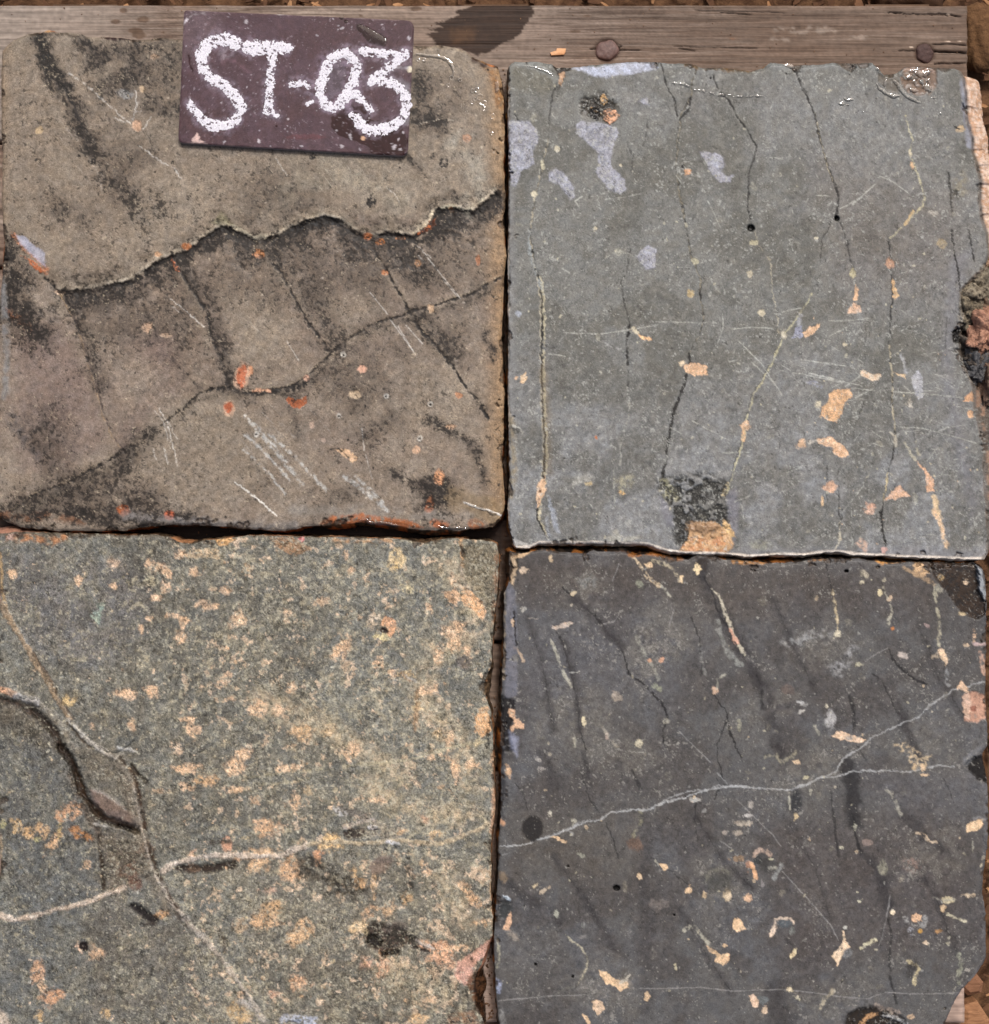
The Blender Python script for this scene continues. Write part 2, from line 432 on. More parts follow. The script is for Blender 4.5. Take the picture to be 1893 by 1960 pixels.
# ======== slab 1 : brown with dark zigzag veins
def paint1(x, y, ed):
    F = Field(x, y, (137, 125, 110), 3)
    big = fbm(x, y, 210, 4, 5); md = fbm(x, y, 70, 4, 9); sm = fbm(x, y, 20, 4, 2)
    F.field(sst(.42, .62, big) * .4, col=(122, 108, 98))
    F.field(sst(.52, .36, md) * .5, col=(142, 131, 116))
    F.field(sst(.5, .66, sm) * .3, col=(104, 92, 80))
    F.field(sst(.45, .3, sm) * .25, col=(150, 138, 122))
    F.pep += .04 + .24 * sst(.48, .66, md); F.flk += .10
    F.poly([(120, 565), (250, 545), (400, 460), (620, 425), (900, 415), (960, 520), (780, 600), (620, 690), (420, 745), (235, 868), (170, 700)], (116, 103, 90), a=.45, soft=12)
    # upper field: olive and smoother
    F.poly([(0, 60), (960, 80), (960, 380), (900, 400), (650, 415), (430, 430), (250, 535), (110, 555), (0, 470)], (136, 125, 108), a=.5, soft=14)
    # ochre rims
    F.field((1 - sst(0, 55, 965 - x + 22 * (sm - .5))) * .62, col=(158, 126, 86))
    F.field((1 - sst(0, 26, x - 2 + 14 * (md - .5))) * .35 * (y < 450), col=(150, 128, 100))
    def zone(pts, w, a=1.0, p=.85):   # peppery black cloud
        w = w * 1.1; a = min(1.5, a * 1.1)
        F.line(pts, w * 1.15, (84, 75, 66), a=.66 * a, soft=w * .9, brk=.40, bs=26, pep=p)
        F.line(pts, w * .6, (58, 53, 48), a=.45 * a, soft=w * .6, brk=.49, bs=7, pep=min(1, p + .1))
    for pts, p in (([(120, 570), (250, 552), (330, 500), (400, 620), (330, 700), (220, 700), (160, 640)], .62), ([(380, 490), (480, 480), (540, 520), (540, 620), (440, 640), (400, 560)], .45), ([(560, 450), (690, 470), (740, 540), (760, 590), (680, 620), (600, 600)], .62),
                   ([(720, 470), (900, 430), (920, 540), (800, 580)], .58), ([(240, 860), (420, 770), (560, 880), (500, 960), (300, 960)], .30), ([(200, 80), (345, 80), (345, 240), (240, 180)], .62), ([(170, 250), (300, 280), (330, 420), (200, 400)], .48), ([(60, 930), (230, 880), (350, 1000), (60, 1000)], .62),
                   ([(10, 480), (90, 540), (120, 640), (60, 680), (5, 640)], .68), ([(620, 700), (780, 640), (870, 760), (700, 860), (560, 780)], .42), ([(500, 320), (640, 330), (600, 430), (420, 410)], .42), ([(790, 600), (900, 600), (900, 700), (840, 660)], .6), ([(60, 780), (120, 760), (140, 900), (80, 900)], .5), ([(800, 130), (900, 160), (860, 260), (790, 260)], .6)):
        F.poly(pts, (100, 89, 77), a=.62, soft=26, warp=4, brk=.40, bs=44, pep=p)
    V1 = [(0, 438), (30, 470), (60, 500), (90, 530), (115, 558), (160, 556), (200, 547), (250, 536), (300, 500), (360, 478), (400, 448), (425, 433), (450, 440), (485, 460),
          (530, 450), (580, 425), (620, 415), (650, 420), (675, 440), (710, 455), (740, 445), (790, 452), (820, 425), (835, 402), (870, 398), (905, 405), (930, 385), (948, 366)]
    low = [(a, b + 17) for a, b in V1[4:]]
    zone(low, 26); zone([(a, b + 7) for a, b in V1[4:]], 13, 1.2, .98)
    zone([(10, 470), (30, 520), (20, 580), (60, 610)], 24, 1.1)
    zone([(880, 395), (870, 420), (845, 430)], 17, 1.5, 1)
    zone([(10, 985), (80, 975), (160, 985), (260, 990), (380, 1000)], 17, 1.2)
    zone([(60, 960), (110, 950), (200, 930), (300, 960)], 22, .7, .7)
    # stepped relief along the cracks
    for pts, w, hh in ((V1[3:], 30, -.0016), (V1[3:], 9, -.0008)):
        F.line([(a, b + w * .7) for a, b in pts], w, None, soft=w * .8, h=hh)
    # crevice itself
    F.line([(a, b + 4) for a, b in V1[3:]], 4.4, (32, 30, 28), a=1.0, soft=2.5, brk=.36, bs=10, pep=1.0, h=-.0007)
    F.line([(400, 452), (425, 437), (450, 445), (480, 463)], 7, BLACK, a=.8, soft=4, brk=.42, bs=5, h=-.0006)
    F.line([(566, 435), (590, 428), (625, 420), (648, 424)], 9, (48, 49, 50), a=.85, soft=3, brk=.40, bs=5, h=-.0006)
    F.line([(700, 462), (740, 452), (770, 458)], 7, (52, 52, 50), a=.8, soft=4, brk=.42, bs=6, h=-.0006)
    F.line([(838, 405), (865, 402), (900, 408), (925, 400)], 7, BLACK, a=.85, soft=4, brk=.40, bs=5, h=-.0006)
    # cream rim above the zigzag
    up = [(a, b - 5) for a, b in V1[4:]]
    F.line(up, 2.8, (206, 190, 160), a=.95, soft=2.0, brk=.36, bs=16, pep=0)
    F.line([(a, b - 11) for a, b in V1[4:]], 7, (160, 148, 128), a=.5, soft=7, pep=0)
    F.line([(430, 425), (452, 436), (485, 455), (510, 452)], 2.6, (222, 208, 170), a=.85, soft=1.5, brk=.3, bs=12)
    F.line([(790, 446), (815, 430), (830, 405)], 2.5, (220, 200, 160), a=.8, soft=1.5, brk=.35, bs=9)
    F.line([(845, 399), (862, 394), (895, 402), (905, 396), (925, 382)], 3, (205, 196, 160), a=.8, soft=2, brk=.35, bs=9)
    F.poly([(405, 425), (425, 405), (445, 430), (420, 432)], (120, 118, 84), a=.5, soft=5)
    for pts in ([(505, 470), (590, 590), (650, 660)], [(740, 500), (800, 600), (900, 740)], [(345, 500), (385, 580), (415, 670)], [(120, 570), (180, 720), (235, 860)], [(30, 985), (240, 880), (400, 755), (560, 750), (680, 650), (800, 605), (950, 545)]):
        F.line([(a - 9, b + 3) for a, b in pts], 8, (158, 146, 126), a=.38, soft=8, brk=.36, bs=20, pep=.02, h=.0004)
    # pale bluish bruises
    F.line([(900, 395), (915, 350), (905, 300), (880, 270)], 20, (166, 162, 148), a=.55, soft=16, brk=.4, bs=26, pep=0)
    F.line([(560, 350), (620, 320), (700, 340), (760, 380)], 34, (150, 143, 126), a=.45, soft=26, brk=.42, bs=30, pep=.05)
    # secondary veins
    V2 = [(115, 560), (135, 600), (152, 640), (165, 690), (180, 735), (195, 790), (215, 835), (235, 865)]
    F.line(V2, 1.3, (150, 126, 92), a=.8, soft=1.1, brk=.38, bs=12); F.line([(a + 3, b) for a, b in V2], 2.2, (50, 45, 42), a=.8, soft=1.5, brk=.48, bs=8, h=-.0003)
    zone([(a + 14, b + 2) for a, b in V2[:5]], 15, .8, .7)
    V3 = [(-5, 988), (30, 975), (60, 950), (100, 932), (135, 925), (160, 908), (230, 868), (280, 835), (340, 790), (380, 755), (405, 744), (430, 742), (455, 748), (480, 752), (520, 745), (560, 740), (585, 722),
          (620, 690), (650, 662), (680, 640), (712, 622), (740, 612), (780, 600), (815, 588), (850, 578), (905, 562), (930, 545), (960, 530)]
    F.line(V3, 2.1, (36, 33, 30), a=.95, soft=1.6, brk=.42, bs=7, pep=.9, h=-.0004)
    F.line([(a - 1, b - 4) for a, b in V3], 1.3, (176, 158, 124), a=.45, soft=1.5, brk=.5, bs=12)
    zone([(a + 4, b + 9) for a, b in V3], 12, .6, .6)
    zone([(235, 868), (262, 830), (290, 830)], 14, 1.1, .8)
    zone([(245, 890), (200, 920), (120, 945)], 22, .7, .7)
    F.line([(400, 744), (440, 743), (480, 755), (520, 750), (560, 744), (585, 735)], 4.5, BLACK, a=.75, soft=3, brk=.44, bs=5, pep=1)
    V4 = [(330, 492), (350, 525), (372, 560), (398, 600), (403, 640), (418, 672), (430, 710), (440, 742)]
    F.line(V4, 3.2, (38, 36, 34), a=.9, soft=3, brk=.42, bs=8, pep=.9, h=-.0003); zone([(a + 9, b) for a, b in V4], 16, .8, .75)
    F.line([(270, 572), (290, 618), (300, 640), (322, 675), (345, 705), (385, 745)], 2.6, (50, 46, 42), a=.75, soft=3, brk=.44, bs=8, pep=.7)
    zone([(190, 570), (215, 620), (290, 640)], 40, .5, .45)
    V5 = [(470, 462), (500, 490), (530, 510), (548, 540), (560, 565), (585, 608), (615, 650), (632, 672)]
    F.line(V5, 2.4, (36, 33, 30), a=.95, soft=2, brk=.42, bs=8, pep=.8, h=-.0003); zone([(a + 18, b - 6) for a, b in V5], 24, .65, .65)
    V6 = [(710, 470), (735, 510), (752, 540), (775, 580), (786, 600), (812, 640), (835, 662), (862, 695), (885, 730), (915, 770), (935, 800)]
    F.line(V6, 2.6, (36, 33, 30), a=.95, soft=2, brk=.42, bs=8, pep=.85, h=-.0003)
    zone([(725, 470), (760, 500), (800, 520)], 26, .8, .8); zone([(800, 610), (830, 640), (870, 680)], 16, .8, .85)
    zone([(620, 530), (660, 540), (700, 500)], 44, .4, .42); zone([(690, 700), (640, 760), (700, 800)], 40, .3, .3)
    # upper-left dark bands
    V7 = [(80, 78), (88, 110), (100, 140), (125, 170), (140, 200), (152, 235), (160, 262), (175, 290)]
    zone(V7, 15, 1.2, .95); F.line(V7[:4], 14, (44, 46, 44), a=.8, soft=9, brk=.40, bs=9, pep=1.0, flk=.5)
    F.line(V7[2:7], 3.6, BLACK, a=.85, soft=2, brk=.42, bs=6)
    zone([(160, 76), (178, 90), (190, 115)], 12, 1.1, .95); zone([(190, 110), (250, 95), (330, 85), (338, 130)], 26, .7, .72)
    zone([(195, 150), (225, 165), (262, 140)], 24, .8, .8); zone([(285, 200), (330, 215)], 16, .7, .8)
    zone([(210, 350), (250, 375), (265, 410), (300, 400)], 22, .8, .8); zone([(110, 400), (160, 410)], 22, .6, .6)
    zone([(560, 380), (490, 400), (520, 370)], 26, .4, .5); zone([(160, 260), (250, 290), (300, 250)], 50, .3, .4)
    zone([(800, 165), (800, 215), (840, 225)], 22, .9, .9); F.line([(785, 236), (820, 230), (868, 233)], 3, (70, 62, 54), a=.6, soft=2, brk=.4, bs=6, pep=1)
    F.line([(800, 236), (840, 229), (868, 233)], .8, (206, 196, 176), a=.7, soft=1, brk=.35)
    for a, b, r in ((598, 300, 5), (710, 385, 9), (850, 310, 8), (362, 380, 6), (345, 215, 9), (245, 207, 6), (830, 300, 6), (178, 310, 5)):
        F.blob(a, b, r, r * 1.2, 30, col=(56, 52, 48), a=.75, brk=.42, bs=4, pep=1)
    zone([(780, 300), (800, 320)], 6, .8)
    # lower-right cluster
    zone([(760, 905), (790, 925), (820, 955)], 13, .9, .9); zone([(830, 930), (850, 945), (820, 975)], 22, 1.1, .95)
    zone([(820, 800), (850, 820), (890, 840), (915, 870), (930, 920)], 9, 1, .9); zone([(910, 760), (930, 790)], 10, .8, .8)
    zone([(745, 795), (700, 830)], 12, .5, .7); zone([(620, 970), (680, 940)], 18, .6, .6)
    zone([(930, 640), (945, 690)], 7, 1, .9); zone([(560, 770), (570, 830)], 10, .7, .7)
    # purple-brown bodies
    F.poly([(30, 620), (130, 620), (200, 800), (210, 850), (120, 900), (40, 900), (20, 760)], (122, 104, 98), a=.45, soft=30, warp=3)
    F.poly([(190, 660), (330, 640), (350, 740), (230, 850)], (118, 100, 94), a=.4, soft=24, warp=3)
    # smooth chalky lighter bodies
    for pts in ([(300, 760), (420, 770), (560, 830), (480, 960), (330, 980), (260, 900)], [(800, 690), (900, 760), (880, 830), (760, 790)], [(560, 610), (480, 640), (430, 700), (550, 700)], [(170, 640), (240, 660), (330, 720), (240, 800)], [(420, 560), (500, 570), (560, 620), (460, 680)], [(620, 580), (700, 570), (740, 590), (660, 640)], [(300, 330), (420, 340), (400, 420), (200, 500)]):
        F.poly(pts, (150, 139, 122), a=.45, soft=30, warp=3)
    # iron spots
    def spot(q, cx, cy, rx, ry, col, halo=False, ang=0):
        (a, b), = Q(q[0], q[1], [(cx, cy)]); rx *= .27; ry *= .27
        if halo: F.blob(a, b, rx * 1.3, ry * 1.3, ang, col=(206, 160, 124), a=.85, soft=.3)
        F.blob(a, b, rx, ry, ang, col=col, a=.95, soft=.22, h=-.0003, wet=.6)
    for s_ in (((0, 1), 1060, 520, 36, 32, (190, 152, 118)), ((0, 1), 1190, 580, 40, 14, (176, 146, 116)), ((1, 1), 850, 825, 30, 24, (214, 158, 126)),
               ((1, 1), 1415, 1600, 42, 48, (222, 150, 96)), ((1, 1), 1345, 1800, 24, 62, (178, 106, 62)), ((1, 1), 455, 890, 24, 26, (212, 160, 128)),
               ((0, 0), 990, 905, 30, 36, (204, 160, 124)), ((0, 0), 280, 940, 24, 26, (190, 160, 114)), ((0, 0), 1030, 640, 22, 26, (190, 160, 120)), ((0, 0), 1115, 410, 26, 22, (170, 138, 106)),
               ((1, 1), 1020, 125, 22, 18, (196, 120, 70)), ((1, 1), 1255, 60, 26, 28, (170, 120, 76)), ((1, 1), 1690, 40, 16, 34, (186, 118, 76)), ((1, 1), 800, 1010, 42, 26, (196, 166, 126)),
               ((1, 1), 1550, 1010, 26, 24, (200, 136, 92)), ((1, 1), 1245, 1405, 30, 26, (204, 160, 122)), ((1, 1), 1350, 390, 24, 30, (192, 154, 112)), ((1, 1), 490, 1225, 18, 24, (184, 152, 126)),
               ((1, 1), 575, 1335, 16, 14, (188, 160, 136)), ((1, 1), 1490, 1240, 40, 18, (200, 156, 116)), ((1, 0), 1605, 990, 30, 30, (188, 140, 104)), ((1, 0), 890, 1705, 32, 30, (204, 116, 62)),
               ((1, 0), 980, 1745, 34, 20, (164, 104, 56)), ((1, 0), 105, 1830, 42, 34, (206, 130, 74)), ((1, 0), 1130, 1715, 36, 14, (190, 120, 70)), ((1, 0), 1500, 1510, 22, 18, (176, 112, 58)),
               ((0, 0), 1345, 1775, 40, 26, (190, 110, 56)), ((0, 0), 1145, 1835, 26, 18, (206, 156, 110)), ((1, 1), 30, 840, 30, 40, (206, 140, 96)), ((0, 1), 430, 270, 36, 14, (208, 172, 136)),
               ((0, 1), 890, 1845, 42, 34, (176, 88, 40)), ((0, 1), 1220, 1875, 40, 30, (206, 92, 50)), ((1, 1), 1330, 1830, 26, 30, (150, 84, 48))):
        spot(*s_)
    spot((0, 1), 1742, 870, 36, 78, (204, 104, 62), True, 12); spot((0, 1), 1648, 1100, 32, 42, (196, 92, 50), True, 10)
    F.poly(Q(1, 1, [(305, 1050), (330, 1020), (370, 1045), (455, 1020), (460, 1070), (400, 1100), (350, 1095)]), (180, 92, 48), a=.95, soft=1, h=-.0003)
    F.poly(Q(1, 1, [(640, 1400), (760, 1410), (820, 1465), (780, 1495), (715, 1450)]), (222, 176, 128), a=.95, soft=1.5, brk=.3, bs=6)
    F.line(Q(1, 1, [(620, 1400), (680, 1400), (740, 1450), (830, 1475)]), 1.5, BLACK, a=.7, soft=1.2, brk=.45, bs=5)
    F.line(Q(1, 1, [(60, 980), (190, 975)]), 2.6, (222, 160, 118), a=.95, soft=1.2)
    for pts in (Q(0, 1, [(150, 0), (250, 50), (330, 115), (290, 130), (200, 45)]), Q(0, 1, [(30, 360), (70, 390), (125, 455), (90, 460), (45, 410)]), Q(0, 1, [(1230, 10), (1260, 50), (1300, 115), (1270, 115), (1240, 60)]),
                Q(1, 0, [(1335, 1590), (1385, 1565), (1385, 1620), (1320, 1660), (1255, 1700), (1250, 1680), (1310, 1640)])):
        F.poly(pts, (206, 106, 54), a=.95, soft=1.2, brk=.32, bs=5, h=.0003, wet=.6)
    F.line([(25, 450), (45, 475), (60, 488), (80, 500), (88, 520)], 5, (204, 128, 84), a=.8, soft=3, brk=.42, bs=5)
    F.line([(30, 452), (60, 480), (85, 508)], 3, (206, 206, 214), a=.0, soft=2)
    F.poly([(30, 450), (50, 455), (85, 485), (88, 512), (72, 498), (40, 470)], (170, 172, 186), a=.8, soft=2.5, pep=0, wet=.9)  # bluish reflection on the wet stone, painted as colour
    # dark hole smear left + bluish sky sheen of the water film, painted in
    zone([(22, 600), (50, 625), (80, 640)], 22, 1, .9); F.line([(20, 600), (60, 630)], 9, (112, 70, 36), a=.55, soft=6, brk=.45, bs=8)
    F.line([(2, 520), (10, 600), (14, 680), (8, 760)], 6, (126, 126, 124), a=.8, soft=4, brk=.35, bs=20, pep=0, wet=.9)
    F.line([(20, 800), (40, 830), (70, 870)], 8, (74, 72, 72), a=.6, soft=8, brk=.42, bs=12, pep=.6); zone([(70, 830), (95, 880), (120, 930)], 16, .7, .75)
    zone([(80, 800), (110, 840)], 30, .5, .5)
    # bottom rim rust + black, with grey wet sheen and a white glint painted in
    F.line([(0, 985), (50, 995), (90, 985), (160, 1000)], 8, (120, 76, 44), a=.55, soft=6, brk=.45, bs=9)
    F.line([(230, 1010), (300, 1008), (400, 1003), (500, 1008), (560, 1010)], 4, (66, 56, 46), a=.6, soft=4, brk=.4, bs=8, wet=.8)
    F.poly([(610, 1003), (635, 988), (690, 983), (740, 990), (790, 996), (808, 1010), (700, 1015)], (196, 106, 52), a=.9, soft=3, brk=.38, bs=7, wet=.9, pep=.15)
    F.line([(830, 1003), (850, 1006)], 8, (196, 104, 52), a=.9, soft=3, brk=.36, bs=6); F.line([(905, 1000), (920, 1008)], 9, (180, 100, 50), a=.8, soft=4, brk=.4, bs=6)
    F.line([(240, 985), (330, 995), (420, 1003), (560, 1005)], 8, (128, 124, 120), a=.7, soft=6, brk=.36, bs=24, pep=.05, wet=.9)
    F.line([(560, 975), (640, 978), (800, 985), (940, 985)], 10, (142, 138, 130), a=.5, soft=8, brk=.36, bs=24, pep=.05, wet=.8)
    F.line([(880, 955), (920, 975), (950, 985)], 22, (134, 116, 88), a=.6, soft=10, pep=0, wet=.95)
    F.line(Q(1, 1, [(1585, 1780), (1700, 1830), (1790, 1850), (1870, 1880)]), 1.6, (226, 222, 214), a=.95, soft=1)
    # right rim crust
    F.line([(925, 120), (945, 145), (958, 200)], 7, (150, 106, 58), a=.7, soft=6, brk=.35, bs=9)
    F.line([(905, 112), (925, 125), (955, 128)], 4, (60, 44, 34), a=.8, soft=3, brk=.35); F.blob(938, 122, 9, 4, 15, col=(202, 116, 58), a=.9)
    F.line([(60, 66), (120, 66), (150, 70)], 3, (66, 56, 46), a=.6, soft=2.5, brk=.4, bs=8); F.blob(92, 59, 6, 3, 0, col=(206, 150, 90), a=.9)
    F.poly([(188, 72), (205, 66), (240, 64), (260, 73), (240, 78), (205, 76)], (52, 38, 36), a=.85, soft=2, brk=.3, bs=6); F.blob(248, 70, 10, 3, 5, col=(176, 88, 62), a=.9)
    # white scratches
    Wt = (206, 202, 192)
    for pts in (Q(0, 0, [(490, 525), (620, 610), (720, 700), (830, 800), (940, 895)]), Q(0, 0, [(1000, 1050), (1100, 1130), (1250, 1210), (1310, 1290)]),):
        F.line(pts, 1.5, Wt, a=.75, soft=1.2, brk=.40, bs=6)
    F.line(Q(0, 0, [(980, 650), (985, 740), (955, 870)]), 1.1, Wt, a=.8, soft=.9); F.line(Q(0, 0, [(1085, 845), (1030, 930)]), 1.2, Wt, a=.7, soft=1, brk=.35, bs=5)
    F.line(Q(0, 0, [(960, 800), (1020, 800)]), .8, Wt, a=.6); F.line(Q(0, 0, [(830, 850), (900, 885)]), .8, Wt, a=.6)
    F.line(Q(0, 0, [(430, 870), (560, 1020), (640, 1140), (700, 1240), (740, 1390)]), 1.6, (170, 160, 146), a=.6, soft=1.4, brk=.40, bs=8)
    F.blob(*Q(0, 0, [(905, 680)])[0], 15, 9, 0, col=(150, 152, 150), a=.7, soft=.4)
    F.line(Q(0, 1, [(1230, 320), (1330, 400), (1400, 460), (1470, 520)]), .8, Wt, a=.85, soft=.9); F.line(Q(0, 1, [(1240, 370), (1310, 430)]), .6, Wt, a=.6)
    F.line(Q(0, 1, [(1150, 1100), (1210, 1220), (1250, 1380), (1275, 1515)]), 1.0, Wt, a=.8, soft=.9, brk=.3); F.line(Q(0, 1, [(1110, 1120), (1180, 1200), (1230, 1400)]), .8, Wt, a=.6, brk=.35)
    F.line(Q(0, 1, [(1200, 1180), (1280, 1330)]), .8, Wt, a=.55); F.line(Q(0, 1, [(1190, 1390), (1205, 1510)]), 1.0, Wt, a=.6); F.line(Q(0, 1, [(1100, 1400), (1125, 1475)]), .8, Wt, a=.6)
    F.line(Q(0, 1, [(1690, 1645), (1790, 1700), (1880, 1785)]), 1.1, (222, 218, 206), a=.9, soft=.9); F.line(Q(1, 1, [(0, 1685), (110, 1770), (235, 1880)]), 1.2, (222, 220, 210), a=.9, soft=.9)
    for q0, q1, w in (((10, 1160), (420, 1650), 3.4), ((0, 1290), (330, 1620), 2.2), ((0, 1400), (300, 1720), 1.6), ((180, 1290), (600, 1700), 2.4), ((720, 1600), (1040, 1850), 3.2), ((800, 1600), (1000, 1790), 2.6)):
        F.line(Q(1, 1, [q0, ((q0[0] + q1[0]) / 2 + 8, (q0[1] + q1[1]) / 2 - 10), q1]), w * 1.2, (186, 186, 180), a=.85, soft=2.2, brk=.44, bs=6)
    for a, b, c_, d_ in ((910, 270, 1040, 430), (1060, 470, 1220, 690), (1110, 510, 1250, 740), (1170, 505, 1290, 640), (1310, 0, 1560, 310), (1440, 180, 1540, 300), (310, 620, 395, 760), (850, 1250, 870, 1410), (880, 1440, 925, 1610), (1260, 0, 1300, 50)):
        F.line(Q(1, 1, [(a, b), (c_, d_)]), .8, Wt, a=.75, soft=.9, brk=.30, bs=6, warp=.2)
    F.line(Q(1, 0, [(800, 560 + 700), (960, 1270), (960, 1360)]), 1.0, (180, 178, 160), a=.5, brk=.4); F.line(Q(1, 0, [(1030, 1345), (1100, 1410), (1120, 1460)]), .8, Wt, a=.7)
    F.line(Q(1, 0, [(1240, 1760), (1350, 1865)]), .8, Wt, a=.75); F.line(Q(1, 0, [(240, 1150), (310, 1265)]), .9, Wt, a=.6)
    scratches(F, 640, 320, (60, 40), 22, 55, 24, .7, (186, 180, 160), .55); scratches(F, 700, 310, (60, 30), 10, 48, 20, .6, (190, 186, 170), .5)
    scratches(F, 150, 310, (60, 60), 14, 50, 30, .7, (168, 160, 146), .5); scratches(F, 480, 640, (50, 40), 10, 50, 26, .6, (176, 172, 160), .5)
    scratches(F, 480, 540, (480, 460), 120, 50, 16, .45, (176, 168, 152), .5, 24); scratches(F, 50, 200, (30, 150), 30, 82, 26, .5, (166, 146, 116), .5)
    scratches(F, 560, 850, (90, 80), 26, 48, 34, .6, (172, 168, 160), .45)
    spots(F, 150, (0, 965, 80, 1000), (.7, 2.0), [(190, 176, 154), (170, 156, 136), (206, 190, 160)], .7)
    spots(F, 110, (0, 965, 80, 1000), (1.0, 3.4), [(48, 44, 42), (60, 52, 46)], .75, pep=1)
    for a, b in ((1027, 1015), (718, 718), (685, 1160), (1268, 1320), (1345, 1075), (90, 1292)):
        p = Q(1, 1, [(a, b)])[0]; F.blob(p[0], p[1], 5.5, 5.5, 0, col=(206, 202, 190), a=.8, rough=.6, brk=.3, bs=3); F.blob(p[0], p[1] + 1, 2, 2, 0, col=BLACK, a=.8, h=-.0008)
    # relief
    F.h += (fbm(x, y, 130, 3, 21) - .5) * .0009 + (sm - .5) * .00022 + (vn(x, y, 5, 4) - .5) * .00008
    F.field(1 - sst(0, 9, ed), wet=.7)
    return F
def side1o(x, y):
    o = 2.5 + 0 * x
    o += 9 * np.exp(-((y - 1010) / 16.) ** 2) * sst(610, 640, x) * (1 - sst(860, 900, x))
    o += 5 * np.exp(-((x - 80) / 60.) ** 2) * (y < 130)
    o += 7 * np.exp(-((y - 480) / 60.) ** 2) * (x < 40)
    return o
def mk_side(base, dark, acc, accthr=.56, wet=.6, pep=.35, special=None):
    def f(x, y, q, n1, n2):
        c = np.tile(lin(base), (x.size, 1)); m = sst(.40, .6, n2)[:, None]
        c = c * (1 - m) + lin(dark) * m
        m = (sst(accthr - .05, accthr + .06, n1) * (1 - .3 * q))[:, None]
        c = c * (1 - m) + lin(acc) * m
        p = np.full(x.size, pep); fl = np.full(x.size, .2); w = np.full(x.size, wet)
        if special: c, p, fl, w = special(x, y, q, n1, n2, c, p, fl, w)
        return c, p, fl, w
    return f
T1 = [(5, 98), (8, 94), (21, 81), (40, 71), (53, 65), (80, 62), (92, 58), (117, 62), (149, 64), (165, 71), (212, 70), (226, 73), (252, 76), (279, 76), (319, 72), (343, 77), (420, 82), (560, 84), (700, 86),
      (793, 88), (838, 88), (870, 90), (891, 98), (905, 110), (925, 119), (953, 128)]
R1 = [(953, 128), (958, 149), (963, 186), (966, 265), (963, 319), (967, 372), (963, 425), (968, 488), (963, 568), (960, 647), (964, 700), (966, 754), (964, 807), (962, 886), (965, 950), (964, 978), (958, 994)]
B1 = [(-10, 988), (0, 990), (16, 1000), (40, 1009), (80, 1013), (106, 1015), (159, 1016), (239, 1016), (265, 1011), (330, 1004), (398, 1007), (467, 1012), (520, 1015), (546, 1016), (573, 1011), (613, 1005), (636, 1004),
      (687, 1000), (759, 1004), (790, 1012), (806, 1013), (878, 1015), (918, 1012), (944, 1009), (958, 994)]
L1 = [(5, 98), (2, 133), (3, 190), (4, 266), (5, 345), (5, 398), (7, 438), (9, 465), (5, 520), (1, 560), (-6, 620), (-12, 760), (-12, 900), (-10, 988)]
stone1 = stone_material('stone_brown', (46, 41, 36), (196, 180, 154), .42)
build_slab('stone_slab', T1, R1, B1, L1, paint1, side1o, mk_side((70, 56, 44), (38, 32, 28), (150, 84, 44)), 3, stone1,
           'brown stone slab crossed by a black zigzag vein, lying under the chalk sign', jag=2.2, grit=(.62, (28, 25, 22), (200, 186, 160)))

